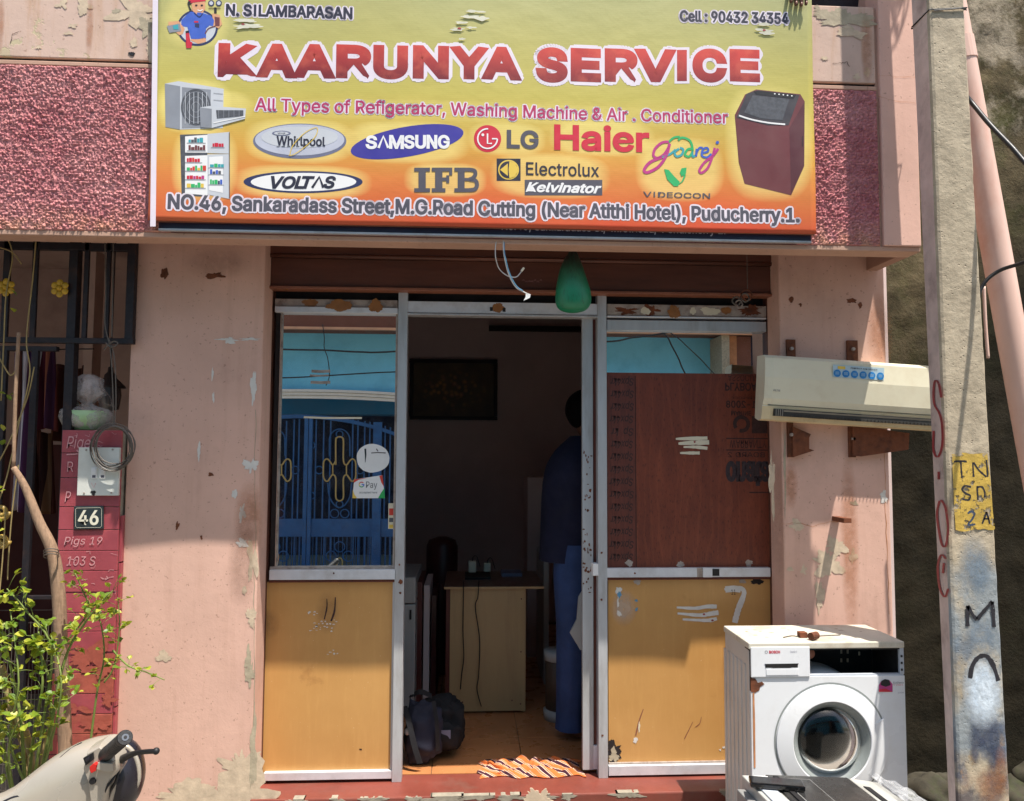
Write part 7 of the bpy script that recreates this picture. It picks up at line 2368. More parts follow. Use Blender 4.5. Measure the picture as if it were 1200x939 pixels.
# dark round headlamp visor on the far side
mb = MB(); hc = at(138, 910, YSC + .04)
ellipsoid(mb, (hc.x, YSC + .045, hc.z), (.066, .085, .098), 28, 18, rotz=.2)
mb.build('headlamp', 'sc_dark', SCX, smooth=True)
mb = MB(); mb.tube(catmull([at(134, 872, YSC + .02), at(150, 876, YSC + .02), at(160.5, 892, YSC + .02), at(162, 915, YSC + .02), at(152, 934, YSC + .02), at(140, 948, YSC + .02)], 6), .0065, 10)
mb.build('lamp_rim', 'sc_silver', SCX, smooth=True)
# apron, wheel and seat below the picture
loft('front_apron', [sect(118, 945, 1260, .05), sect(100, 945, 1300, .14), sect(84, 960, 1320, .16), sect(70, 980, 1330, .12)], 'sc_silver', SCX, sub=1)
MB().tube([at(96, 960, YSC), at(108, 1250, YSC)], .028, 12).build('steering_stem', 'sc_black', SCX, smooth=True)
wc = Vector((at(125, 1000, YSC).x, YSC, .22))
wh = MB(); wh.tube([(wc.x + .18 * math.cos(2 * PI * k / 36), YSC, wc.z + .18 * math.sin(2 * PI * k / 36)) for k in range(36)], .042, 12, closed=True)
whe = wh.build('front_wheel', 'rubber', SCX, smooth=True)
MB().lathe([(0, -.03), (.03, -.035), (.05, -.012), (.13, -.012), (.145, -.03)], wc, 'y', 28).build('rim', 'sc_chrome', whe, smooth=True)
MB().box(wc.x - .95, wc.x - .15, YSC - .13, YSC + .13, .27, .33).build('floorboard', 'sc_silver', SCX, bevel=.03)
mb = MB(); ellipsoid(mb, (wc.x - 1.05, YSC, .62), (.42, .14, .2), 28, 14); mb.build('rear_body', 'sc_silver', SCX, smooth=True)
mb = MB(); ellipsoid(mb, (wc.x - 1.0, YSC, .80), (.36, .13, .06), 24, 10); mb.build('seat', 'sc_black', SCX, smooth=True)
wh2 = whe.copy(); COL.objects.link(wh2); wh2.name = 'rear_wheel'; wh2.location.x -= 1.15; wh2.parent = SCX

# ------------------------------------------------------------------ hanging things over the doorway
M['green_glass'] = plain('translucent_green_plastic', (30, 120, 84), 0.25, var=0.15, scale=14)
M['green_glass'].node_tree.nodes['Principled BSDF'].inputs['Subsurface Weight'].default_value = .2
YL = -.30
gc = at(671, 367, YL)
H_ = at(671, 294, YL).z - gc.z
r_ = at(692, 340, YL).x - at(671, 340, YL).x
GB = thing('green_bulb', 'dusty green teardrop shaped hanging bottle over the doorway', 'hanging charm', (gc.x, YL, gc.z))
prof = [(.0001, 0), (.35, .012), (.72, .05), (.93, .12), (1.0, .22), (.96, .36), (.82, .54), (.64, .72), (.44, .86), (.28, .95), (.2, 1.0)]
q = catmull([(a * r_, b * H_, 0) for a, b in prof], 4)
mb = MB(); mb.lathe([(max(p.x, .0001), p.y) for p in q], (gc.x, YL, gc.z), 'z', 36)
for v in mb.v:
    v.y = YL + (v.y - YL) * .8
    v.x += .003 * math.sin((v.z - gc.z) * 26)
def m_greenbottle():
    t = NT('dusty_green_bottle')
    z = t.xyz()[2]
    dust = t.math('MULTIPLY', t.ramp(z, gc.z + H_ * .35, gc.z + H_ * .85), t.ramp(t.noise(30, 6, .6, (3, 3, .5)), .3, .6, .75, 1.0))
    base = t.mix(t.ramp(t.noise(9, 4), .3, .7), lin((22, 116, 82)), lin((40, 142, 100)))
    base = t.mix(dust, base, lin((50, 44, 40)))
    base = t.mix(t.ramp(t.noise(60, 3, .5, (3, 3, .4)), .6, .66, 0, .4), base, lin((40, 60, 50)))
    t.color(base); t.rough(.4)
    return t.m
M['green_bottle'] = m_greenbottle()
M['string'] = M['wire_grey']
mb.build('bottle', 'green_bottle', GB, smooth=True)
MB().tube([(gc.x, YL, gc.z + H_ - .004), (gc.x, YL, ZS + .298)], .004, 6).build('string', 'wire', GB)
hw = thing('hanging_flex', 'white and blue electric flex hanging from the slab over the doorway', 'wire', tuple(at(586, 282, YF - .01)))
YHF = YF - .012
def flex(pts, r, mat):
    MB().tube(catmull([at(a, b, YHF + c) for a, b, c in pts], 6), r, 8).build('flex', mat, hw, smooth=True)
flex([(581.5, 283, .01), (580.5, 292, 0), (581, 303, 0), (585, 315, .02), (594, 323, .02), (604, 325, .02), (609, 321, .02), (613, 315, .02)], .0020, 'wire_white')
flex([(590, 282, .01), (590, 292, 0), (591.5, 303, 0), (596, 321, .01), (604, 336, .02), (613, 342, .02), (619, 345, .02)], .0026, 'wire_white')
flex([(591, 284, .008), (591, 293, -.002), (592.5, 303, -.002), (597, 320, .008), (605, 335, .018), (613, 341, .018)], .0016, 'wire_blue')
MB().tube([at(611, 318, YHF + .02), at(614, 314, YHF + .02)], .0045, 8).build('connector', 'offwhite', hw)
MB().poly([at(a, b, YHF + .018) for a, b in ((616, 343), (622, 345), (621, 349), (617, 351), (613.5, 352.5), (616, 348))]).build('tape_tag', 'white', hw)
# bunch of rusty washers hanging at the right end of the header
RG = thing('hanging_rings', 'rusty ring and knotted wire bunch at the right end of the door header', 'ring', tuple(at(872, 345, -.1)))
for cx, cy, r, m_ in ((875, 346, 6.5, 'rust'), (873, 349, 5, 'wire_grey'), (863, 353, 5, 'wire_grey'), (866, 356, 4, 'alu_dirty')):
    s_ = 3.2 / F
    c = at(cx, cy, -.18)
    MB().tube([(c.x + r * s_ * math.cos(2 * PI * k / 18), -.18 + .004 * math.sin(k), c.z + r * s_ * math.sin(2 * PI * k / 18)) for k in range(18)], .0035, 6, closed=True).build('ring', m_, RG, smooth=True)
MB().tube([at(876, 341, -.18), (at(876, 341, -.18).x, -.18, ZS + .298)], .0018, 5).build('string', 'wire_grey', RG)

# ------------------------------------------------------------------ inside the shop
CT = thing('counter', 'pale wooden counter with its side panel facing the door', 'counter', (at(572, 838, .8).x, 1.05, ZF))
M['counter_wood'] = plain('pale_laminate_board', (188, 158, 112), 0.5, var=.06, scale=3, stretch=(3, 1, .4), dirt=(150, 120, 84), dirt_amt=.4)
M['counter_edge'] = plain('dark_red_wood_edge', (92, 40, 34), 0.5, var=.2)
M['counter_top'] = plain('brown_counter_top', (112, 78, 64), 0.35, var=.15)
YC = .80
ct_z = at(575, 690, YC).z
a_, b_ = at(527, 760, YC).x, at(616, 760, YC).x
MB().box(a_, b_, YC, YC + .018, ZF + .012, ct_z).build('end_panel', 'counter_wood', CT, bevel=.001)
MB().box(a_ - .022, a_ - .001, YC + .003, YC + .5, ZF, ct_z).build('side_board', 'counter_edge', CT, bevel=.001)
MB().box(b_ - .018, b_ - .001, YC + .019, YC + .5, ZF, ct_z).build('side_board', 'counter_wood', CT)
MB().box(a_, b_ - .019, YC + .019, YC + .5, ct_z - .2, ct_z).build('drawer_box', 'counter_edge', CT)
MB().box(at(520.5, 686, YC).x, at(637, 686, YC).x, YC - .015, YC + .52, ct_z, ct_z + .014).build('top', 'counter_top', CT, bevel=.002)
MB().box(at(520.5, 686, YC).x, at(637, 686, YC).x, YC - .019, YC - .0155, ct_z + .001, ct_z + .013).build('edge_band', 'counter_wood', CT)
for (px, py) in ((611, 702), (610.5, 764), (610, 825), (600, 821), (533, 831), (542, 823)):
    c = at(px, py, YC - .001); MB().lathe([(0, -.001), (.004, 0)], c, 'y', 10).build('screw_cap', 'counter_edge', CT)
zct = ct_z + .014
ctb = thing('chargers', 'two small white chargers standing on the counter top', 'charger', tuple(atz(555, 672, zct)))
for x0, x1, y0, y1, Y in ((549, 558, 658, 671, 1.08), (567, 575, 660.5, 670, 1.12)):
    pxbox(MB(), x0, x1, y0, y1, Y, .03).build('adapter', 'offwhite', ctb, bevel=.003)
    MB().tube(catmull([at((x0 + x1) / 2, y0, Y + .01), at((x0 + x1) / 2 + 1, y0 - 5, Y), at((x0 + x1) / 2 + 5, y0 - 6, Y + .03), at((x0 + x1) / 2 + 9, y0 + 6, Y + .06)], 5), .002, 5).build('lead', 'wire', ctb)
tr_ = thing('papers', 'dark trays and papers lying on the counter', 'papers', tuple(atz(585, 675, zct)))
MB().box(at(545, 670, 1.0).x, at(575, 670, 1.0).x, 1.0, 1.22, zct + .001, zct + .012).build('tray', 'black', tr_)
MB().box(at(588, 670, 1.1).x, at(612, 670, 1.1).x, 1.1, 1.25, zct + .001, zct + .02).build('paper_stack', 'p_silver_d', tr_)
for i, pts in enumerate(([(543, 684), (543, 700), (542.5, 740), (543.5, 770), (541, 790), (539.5, 808)], [(561, 684), (560, 700), (557, 712), (562, 750), (561, 790), (559, 808), (564, 828)])):
    cable('hanging_lead', [at(pts[0][0], 680, YC + .1)] + [at(a, b, YC - .025) for a, b in pts], .0028, 'wire', ('left black lead hanging down the counter panel', 'right longer black lead hanging down the counter panel')[i])
    MB_ = None
# dark cylinder behind the counter
gx = at(518, 660, 1.6)
mb = MB(); hcyl = at(518, 629, 1.6).z
mb.lathe([(.0001, 0), (.09, 0), (.10, .03), (.10, hcyl - ZF - .06), (.085, hcyl - ZF - .02), (.03, hcyl - ZF), (.0001, hcyl - ZF)], (gx.x, 1.6, ZF), 'z', 28)
M['maroon_dark'] = plain('dark_maroon_enamel', (74, 30, 30), 0.4, var=.15)
tag(mb.build('gas_cylinder', 'maroon_dark', smooth=True), 'tall dark maroon cylinder standing behind the counter', 'cylinder')
# pale appliance side and leaning boards left of the counter
a_ = at(486.5, 740, .75)
RFG = thing('refrigerator', 'pale appliance edge just inside the left of the doorway', 'refrigerator', (a_.x - .25, .95, ZF))
M['fridge'] = plain('pale_grey_enamel', (178, 178, 174), 0.35, var=.04)
zt_ = at(480, 677, .75).z; zm_ = at(480, 708, .75).z
MB().box(a_.x - .5, a_.x, .75, 1.25, ZF + .02, zm_ - .003).build('lower_door', 'fridge', RFG, bevel=.006)
MB().box(a_.x - .5, a_.x, .75, 1.25, zm_ + .003, zt_).build('upper_door', 'fridge', RFG, bevel=.006)
MB().box(a_.x - .03, a_.x - .02, .744, .75, zm_ - .08, zm_ - .03).build('handle', 'black', RFG)
for i, (x0, x1, y0, m_) in enumerate(((488, 494, 682, 'counter_edge'), (496, 503, 686, 'room'), (505, 511, 698, 'maroon_dark'))):
    o = pxbox(MB(), x0, x1, y0, 822, .9 + i * .05, .4).build('leaning_board', m_, None, bevel=.002)
    tag(o, ('narrow dark board leaning beside the pale appliance', 'greyish middle board leaning in the row left of the counter', 'maroon board leaning closest to the counter')[i], 'board', 'boards leaning left of the counter')
# framed picture and rod on the back wall
PF = thing('framed_picture', 'dark framed flower picture on the back wall of the shop', 'picture', tuple(at(531, 457, 2.98)))
YP2 = 2.97
def m_pic():
    t = NT('dark_flower_painting')
    c = at(533, 457, YP2) - at(531, 457, 2.98)
    base = t.mix(t.ramp(t.noise(8, 5), .35, .65), lin((74, 66, 54)), lin((98, 84, 60)))
    gr = t.n('ShaderNodeTexGradient', gradient_type='SPHERICAL'); mp = t.n('ShaderNodeMapping')
    mp.inputs['Location'].default_value = (-1, 0, -1); mp.inputs['Scale'].default_value = (2, 0, 2)
    t.l(t.tc.outputs['Generated'], mp.inputs[0]); t.l(mp.outputs[0], gr.inputs[0])
    v = t.n('ShaderNodeTexVoronoi'); v.inputs['Scale'].default_value = 22; t.l(t.tc.outputs['Object'], v.inputs['Vector'])
    fl = t.math('MULTIPLY', t.ramp(gr.outputs['Fac'], .15, .6), t.ramp(v.outputs['Distance'], .1, .5, 1, 0))
    base = t.mix(fl, base, t.mix(t.ramp(t.noise(14, 2), .4, .6), lin((190, 140, 70)), lin((160, 110, 90))))
    t.color(base); t.rough(.5)
    return t.m
M['painting'] = m_pic()
M['frame_dark'] = plain('black_brown_frame', (28, 20, 20), .5, var=.1)
pxbox(MB(), 483, 580, 425, 489, YP2, .01).build('painting', 'painting', PF)
for x0, x1, y0, y1 in ((480, 583, 421, 425.5), (480, 583, 488, 492), (480, 484, 425.6, 487.9), (579, 583, 425.6, 487.9)):
    pxbox(MB(), x0, x1, y0, y1, YP2 - .02, .035).build('frame', 'frame_dark', PF, bevel=.002)
o = pxbox(MB(), 573, 700, 382, 388, 2.9, .05).build('wall_rod', 'frame_dark'); tag(o, 'long dark rod fixed high on the back wall of the shop', 'rod')
# backpack by the door
BG = thing('backpack', 'black and navy backpack slumped on the floor inside the door', 'bag', (at(500, 890, .14).x, .16, ZF))
M['bag_black'] = plain('black_nylon', (20, 20, 24), .85, var=.2, bump=.3, bscale=40)
M['bag_navy'] = plain('dusty_navy_nylon', (38, 40, 56), .9, var=.15, bump=.3, bscale=40)
def lump(c, r, f, mat, name, n=28, m=18, par=BG):
    mb = MB(); ellipsoid(mb, c, r, n, m, f=f)
    for v in mb.v:
        v.z = max(v.z, ZF + .002)
    return mb.build(name, mat, par, smooth=True)
def wob(seed, a=.14, fr=9):
    return lambda v: Vector((math.copysign(abs(v.x) ** .7 * .1 ** .3, v.x), v.y, math.copysign(abs(v.z) ** .75 * .13 ** .25, v.z))) * (1.0 - a * abs(noise.noise(Vector((v.x * fr, v.y * fr, v.z * fr * .6)) + Vector((seed, seed, seed)))) + .12 * noise.noise(v * 20 + Vector((seed, 0, 0))) - .14 * abs(noise.noise(Vector((v.x * 26, v.y * 20, v.z * 12)) + Vector((seed * 2, 1, 0)))) + .04 * noise.noise(v * 60))
c1_ = at(496, 856, .16); c2_ = at(520, 845, .30)
lump((c1_.x, .17, c1_.z - .01), (.088, .08, .15), wob(3, .3, 11), 'bag_navy', 'front_pocket', 60, 40)
lump((c2_.x + .0, .30, c2_.z + .0), (.11, .10, .13), wob(6, .38, 11), 'bag_black', 'main_body', 60, 40)
lump((at(522, 862, .22).x, .22, at(522, 862, .22).z), (.08, .07, .06), wob(9, .4, 14), 'bag_black', 'side_pocket', 50, 30)
def strap(pts, w, mat='bag_black', name='strap', par=BG):
    q = catmull([at(a, b, Y) for a, b, Y in pts], 6)
    mb = MB()
    for i in range(len(q) - 1):
        d_ = (q[i + 1] - q[i]).normalized(); s = Vector((1, .3, 0)) if abs(d_.x) < .7 else Vector((0, .3, 1)); s = s.normalized() * w / 2
        d2 = s
        mb.hexa([q[i] - d2, q[i] + d2, q[i] + d2 + Vector((0, .006, 0)), q[i] - d2 + Vector((0, .006, 0)), q[i + 1] - d2, q[i + 1] + d2, q[i + 1] + d2 + Vector((0, .006, 0)), q[i + 1] - d2 + Vector((0, .006, 0))])
    return mb.build(name, mat, par)
strap([(474, 828, .09), (480, 850, .06), (486, 876, .055), (492, 895, .06)], .024)
strap([(508, 822, .10), (512, 850, .08), (513, 880, .10)], .018)
strap([(480, 818, .2), (492, 811, .18), (506, 816, .2)], .02, name='handle')
lump((at(477, 858, .07).x, .075, at(477, 858, .07).z), (.012, .006, .016), lambda v: v, 'alu', 'buckle', 12, 8)
pxbox(MB(), 515, 528, 856, 866, .158, .003).build('label_patch', 'p_silver_d', BG)
# striped floor rag
RGM = m_stripes('orange_white_black_striped_rag', [(0, (206, 104, 52)), (.22, (228, 218, 204)), (.34, (60, 36, 36)), (.42, (210, 112, 60)), (.6, (178, 60, 44)), (.7, (230, 222, 210)), (.85, (92, 52, 60))], 1)
t = NT('woven_striped_rag')
w = t.n('ShaderNodeTexWave', wave_type='BANDS', bands_direction='DIAGONAL')
w.inputs['Scale'].default_value = 7.5; w.inputs['Distortion'].default_value = 2.2; w.inputs['Detail'].default_value = 2; w.inputs['Detail Scale'].default_value = 1.2
t.l(t.pos, w.inputs['Vector'])
cr = t.n('ShaderNodeValToRGB'); cr.color_ramp.interpolation = 'CONSTANT'; t.l(w.outputs['Fac'], cr.inputs[0])
el = cr.color_ramp.elements
el[0].color = lin((206, 112, 60)); el[1].position = .38; el[1].color = lin((226, 210, 190))
for p_, c_ in ((.46, (60, 34, 44)), (.52, (214, 124, 70)), (.76, (222, 206, 190)), (.86, (70, 40, 50))):
    e = el.new(p_); e.color = lin(c_)
t.color(cr.outputs[0]); t.rough(.95); t.spec(.1); t.bump(t.noise(160, 3), .5, .003)
M['rag'] = t.m
mb = MB(); nx_, nz_ = 130, 60
c = atz(622, 902, ZF)
for j in range(nz_ + 1):
    for i in range(nx_ + 1):
        u, v = i / nx_ - .5, j / nz_ - .5
        ed = max(0, 1 - (abs(u) * 2) ** 6) * max(0, 1 - (abs(v) * 2) ** 4)
        x = c.x + u * .46 + .03 * noise.noise(Vector((u * 4, v * 4, 1))) + .012 * math.sin(u * 9 + v * 3)
        y = -.005 + (v + .5) * .19 + .03 * noise.noise(Vector((u * 6, v * 3, 5)))
        h = abs(noise.noise(Vector((u * 6, v * 4, 3)))) * .055 + abs(noise.noise(Vector((u * 12, v * 9, 7)))) * .012
        mb.v.append(Vector((x, y - .015, ZF + .004 + h * (.25 + .75 * ed))))
for j in range(nz_):
    for i in range(nx_):
        a = j * (nx_ + 1) + i; mb.f.append((a, a + 1, a + nx_ + 2, a + nx_ + 1)); mb.mi.append(0)
o = mb.build('floor_rag', 'rag', None, smooth=True)
o.modifiers.new('s', 'SOLIDIFY').thickness = .004
tag(o, 'crumpled orange white and black striped rag on the doorway floor', 'rag')
# bucket behind the person
bk = at(654, 850, .62)
BKT = thing('bucket', 'brown drum with white base ring beside the standing person', 'bucket', (bk.x, .7, ZF))
M['bucket_b'] = plain('brown_grey_drum', (84, 70, 58), .5, var=.15)
zt_ = at(654, 772, .62).z
MB().lathe([(.0001, .05), (.075, .05), (.078, zt_ - ZF), (.0001, zt_ - ZF)], (bk.x + .02, .72, ZF), 'z', 28).build('drum', 'bucket_b', BKT, smooth=True)
MB().lathe([(.0001, 0), (.085, 0), (.087, .045), (.08, .052), (.0001, .052)], (bk.x + .02, .72, ZF), 'z', 28).build('base_ring', 'fridge', BKT, smooth=True)
MB().lathe([(.0785, zt_ - ZF - .03), (.084, zt_ - ZF - .028), (.084, zt_ - ZF + .02), (.0001, zt_ - ZF + .022)], (bk.x + .02, .72, ZF), 'z', 28).build('rim', 'fridge', BKT, smooth=True)
o = pxbox(MB(), 637, 643, 655, 835, 1.3, .5).build('tall_cabinet', 'fridge', None)
tag(o, 'narrow pale cabinet edge right of the counter behind the person', 'cabinet')
o = pxbox(MB(), 618, 640, 560, 835, 1.9, .4).build('dark_cupboard', 'room', None)
tag(o, 'tall dim grey cupboard against the back right of the shop', 'cupboard')

# standing man in dark blue shirt, seen from his right, partly behind the door edge
M['skin2'] = plain('brown_skin', (112, 72, 54), .5, var=.1, scale=20)
M['shirt'] = plain('dark_blue_shirt', (24, 27, 54), .9, var=.25, scale=8, bump=.25, bscale=30)
M['jeans'] = plain('blue_jeans', (46, 68, 112), .85, var=.25, scale=9, bump=.3, bscale=120)
YPn = .52
PX = at(690, 640, YPn).x
MN = thing('person', 'man in dark blue shirt and blue jeans standing half hidden by the door', 'person', (PX, YPn, ZF))
hz = at(685, 459, YPn).z
s_ = (hz - ZF) / 1.72
def pz(h): return ZF + h * s_
# visible back outline follows the photograph
xb = lambda px, py, Y=YPn: at(px, py, Y).x
v = [(PX + .0, YPn, pz(.93)), (PX + .0, YPn, pz(1.10)), (PX - .01, YPn, pz(1.28)), (PX + .0, YPn, pz(1.40)), (PX + .03, YPn, pz(1.49)), (PX + .05, YPn, pz(1.60)), (PX + .05, YPn, pz(1.66)),
     (PX + .01, YPn - .17, pz(1.36)), (PX + .02, YPn - .21, pz(1.12)), (PX + .2, YPn - .20, pz(1.02)), (PX + .27, YPn - .19, pz(1.0)),
     (PX + .01, YPn + .17, pz(1.36)), (PX + .02, YPn + .21, pz(1.12)), (PX + .2, YPn + .20, pz(1.04)), (PX + .27, YPn + .19, pz(1.03)),
     (PX - .08, YPn - .09, pz(.86)), (PX - .10, YPn - .10, pz(.48)), (PX - .11, YPn - .10, pz(.08)), (PX - .05, YPn - .10, pz(.03)), (PX + .02, YPn - .10, pz(.025)),
     (PX - .04, YPn + .09, pz(.86)), (PX - .04, YPn + .10, pz(.48)), (PX - .05, YPn + .10, pz(.08)), (PX + .01, YPn + .10, pz(.03)), (PX + .08, YPn + .10, pz(.025))]
e = [(0, 1), (1, 2), (2, 3), (3, 4), (4, 5), (5, 6), (3, 7), (7, 8), (8, 9), (9, 10), (3, 11), (11, 12), (12, 13), (13, 14), (0, 15), (15, 16), (16, 17), (17, 18), (18, 19), (0, 20), (20, 21), (21, 22), (22, 23), (23, 24)]
r = [(.13, .12), (.12, .12), (.125, .13), (.10, .09), .055, (.085, .09), (.075, .08), .06, .045, .036, .028, .06, .045, .036, .028, .09, .062, .042, .038, .03, .09, .062, .042, .038, .03]
skin_mesh('body', v, e, r, 'skin2', MN)
def garment(name, rings, mat, n=28, wrinkle=.006, seed=1):
    """rings: (cx, cy, z, rx, ry)"""
    mb = MB()
    for (cx, cy, z, rx, ry) in rings:
        for k in range(n):
            t_ = 2 * PI * k / n
            w_ = 1 + wrinkle / .1 * noise.noise(Vector((math.cos(t_) * 2.2, math.sin(t_) * 2.2, z * 9 + seed)))
            mb.v.append(Vector((cx + rx * w_ * math.cos(t_), cy + ry * w_ * math.sin(t_), z)))
    for i in range(len(rings) - 1):
        for k in range(n):
            mb.f.append((i * n + k, i * n + (k + 1) % n, (i + 1) * n + (k + 1) % n, (i + 1) * n + k)); mb.mi.append(0)
    return mb.build(name, mat, MN, smooth=True, subsurf=1)
xs_hem = xb(633, 650, YPn - .1); xs_sh = xb(648, 530, YPn)
garment('shirt', [(xs_hem + .165, YPn, pz(.86), .165, .175), (xs_hem + .165, YPn, pz(.98), .16, .17), (xs_hem + .17, YPn, pz(1.12), .155, .18), (xs_hem + .165, YPn, pz(1.24), .15, .19), (xs_hem + .17, YPn, pz(1.34), .135, .2), (xs_hem + .185, YPn, pz(1.42), .105, .17), (xs_hem + .21, YPn, pz(1.47), .068, .085), (xs_hem + .22, YPn, pz(1.49), .058, .062)], 'shirt')
for sy in (-1, 1):
    sl = MB(); p_ = [(PX + .0, YPn + sy * .15, pz(1.38)), (PX + .0, YPn + sy * .19, pz(1.28)), (PX + .01, YPn + sy * .215, pz(1.10)), (PX + .10, YPn + sy * .21, pz(1.06))]
    sl.tube(catmull(p_, 5), .066, 18); sl.build('sleeve', 'shirt', MN, smooth=True)
LX = xb(648, 740) + .10 - PX
for dx_, sy in ((LX, -1), (LX + .05, 1)):
    garment('trouser_leg', [(PX + dx_ + .0, YPn + sy * .085, pz(.95), .10, .095), (PX + dx_ - .01, YPn + sy * .09, pz(.80), .102, .095), (PX + dx_ - .01, YPn + sy * .095, pz(.62), .088, .085), (PX + dx_ - .015, YPn + sy * .10, pz(.45), .078, .076), (PX + dx_ - .02, YPn + sy * .10, pz(.25), .074, .07), (PX + dx_ - .02, YPn + sy * .10, pz(.10), .072, .066), (PX + dx_ - .02, YPn + sy * .10, pz(.05), .075, .066)], 'jeans', 30, .014, 5 + sy)
mb = MB(); hx_ = xb(663, 480) + .095
ellipsoid(mb, (hx_, YPn, pz(1.625)), (.098, .08, .105), 28, 18, f=lambda v: v * (1 + .03 * noise.noise(v * 20)) if not (v.x > .03 and v.z < .02) else v * .80)
mb.build('hair', 'hair', MN, smooth=True)
mb = MB(); ellipsoid(mb, (hx_ + .022, YPn, pz(1.572)), (.078, .066, .10), 28, 18, f=lambda v: Vector((v.x * (1.05 if v.x > 0 else .9), v.y, v.z)))
ellipsoid(mb, (hx_ + .102, YPn, pz(1.575)), (.014, .011, .018), 12, 8); ellipsoid(mb, (hx_ + .092, YPn, pz(1.545)), (.010, .022, .006), 12, 8)
ellipsoid(mb, (hx_ + .004, YPn - .073, pz(1.575)), (.018, .008, .028), 14, 10); ellipsoid(mb, (hx_ + .004, YPn + .073, pz(1.575)), (.018, .008, .028), 14, 10)
mb.build('head', 'skin2', MN, smooth=True)
mb = MB()
for sy in (-1, 1): ellipsoid(mb, (hx_ + .086, YPn + sy * .03, pz(1.598)), (.008, .011, .006), 10, 8)
mb.build('eyes', 'hair', MN, smooth=True)
for sy, zq in ((-1, 1.0), (1, 1.03)):
    hb_ = MB(); c = Vector((PX + .30, YPn + sy * .195, pz(zq)))
    ellipsoid(hb_, c, (.045, .016, .036), 16, 10)
    for k in range(4):
        finger(hb_, [c + Vector((.035, 0, .024 - .016 * k)), c + Vector((.07, -.004 * sy, .020 - .016 * k)), c + Vector((.085, -.02 * sy, .012 - .016 * k)), c + Vector((.078, -.035 * sy, .006 - .016 * k))], .0085)
    finger(hb_, [c + Vector((-.005, 0, .03)), c + Vector((.02, -.015 * sy, .048)), c + Vector((.045, -.022 * sy, .05))], .0095)
    hb_.build('hand', 'skin2', MN, smooth=True)
cl_ = MB(); q0 = [(684, 690), (678, 700), (676, 726), (668, 742), (680, 762), (692, 760), (693, 690)]
cl_.prism([XZ(a, b, .22) for a, b in q0], .22, .235)
o = cl_.build('hanging_rag', 'fridge', None); tag(o, 'pale grey rag hanging inside the doorway against the sliding door edge', 'rag')

# ------------------------------------------------------------------ house across the street (seen mirrored in the window glass)
YO = -7.0
OH = thing('opposite_house', 'bright blue house with white moulding across the street, mirrored in the shop window', 'house', (0, YO, 0))
M['blue_wall'] = plain('bright_blue_wall_paint', (128, 214, 246), .8, var=.06, scale=2, bump=.15, bscale=20, dirt=(58, 140, 184), dirt_amt=.35, dscale=2)
M['teal_wall'] = plain('deep_blue_recess_paint', (40, 112, 150), .8, var=.1, scale=2)  # wall blue made darker in colour for the shade under the ledge
M['moulding'] = plain('cream_white_moulding', (236, 232, 222), .7, var=.05)
M['gate_blue'] = plain('blue_gate_enamel', (38, 96, 150), .45, var=.15, scale=8, dirt=(24, 60, 110), dirt_amt=.5)
M['gate_gold'] = plain('gold_gate_paint', (200, 168, 100), .45, var=.1)
M['oh_dark'] = plain('dark_doorway_blue', (22, 26, 52), .8, var=.4, scale=4, dirt=(60, 70, 100), dirt_amt=.5, dscale=7)
M['opp_brown'] = plain('brown_balcony_underside', (124, 76, 58), .8, var=.15, scale=4)
M['opp_lip'] = plain('peach_slab_lip', (226, 168, 130), .7, var=.1)
M['stone_col'] = plain('mottled_stone_column', (176, 164, 140), .8, var=.3, scale=40, dirt=(120, 100, 80))
zc_t, zc_b = refl(395, 458, YO).z, refl(395, 470, YO).z
MB().box(-6, 7, YO - 1.7, YO, zc_t - .02, 6.5).build('upper_wall', 'blue_wall', OH)  # deepened backwards as an added porch roof that keeps the sun out
xg0, xg1 = refl(270, 560, YO).x, refl(520, 560, YO).x
gt_z = refl(380, 476, YO).z
MB().box(-6, xg0 - .0, YO - .3, YO, 0, zc_t - .02).build('lower_wall', 'blue_wall', OH)
MB().box(xg1 + .6, 7, YO - .3, YO, 0, zc_t - .02).build('lower_wall', 'blue_wall', OH)
def arcz(x, h=.10):
    xm = (refl(360, 500, YO).x); return -h * ((x - xm) / 1.3) ** 2
mb = MB(); n_ = 40
for lay, (za_, zb_, yy) in enumerate(((.0, .035, .10), (.04, .075, .08), (.08, .12, .06))):
    for k in range(n_):
        xa_, xb__ = -2.8 + 5.6 * k / n_, -2.8 + 5.6 * (k + 1) / n_
        def zq(x): return (zc_t + .01 + max(-.35, arcz(x, .045)))
        za1, za2 = zq(xa_), zq(xb__)
        mb.hexa([(xa_, YO + .001, za1 - zb_), (xb__, YO + .001, za2 - zb_), (xb__, YO + yy, za2 - zb_), (xa_, YO + yy, za1 - zb_), (xa_, YO + .001, za1 - za_), (xb__, YO + .001, za2 - za_), (xb__, YO + yy, za2 - za_), (xa_, YO + yy, za1 - za_)])
mb.build('moulding', 'moulding', OH)
MB().box(xg0, xg1 + .6, YO - .9, YO - .35, refl(390, 484, YO).z, zc_t - .021).build('recess_lintel', 'teal_wall', OH)
MB().box(xg0, xg1 + .6, YO - 1.6, YO - 1.5, 0, zc_t).build('porch_back', 'oh_dark', OH)
zlip = refl(395, 387, YO + .5).z
MB().box(-6, 7, YO + .0, YO + .55, zlip + .03, zlip + .24).build('balcony_slab', 'opp_brown', OH)
MB().box(-6, 7, YO + .5, YO + .57, zlip, zlip + .03).build('balcony_lip', 'opp_lip', OH)
xc0, xc1 = refl(843, 420, YO + .4).x, refl(852, 420, YO + .4).x
MB().box(xc0, xc1, YO + .01, YO + .5, 0, zlip).build('column', 'stone_col', OH)
MB().box(xc1 + .002, refl(862, 420, YO + .4).x, YO + .01, YO + .45, 0, zlip).build('column', 'rust_stain', OH)
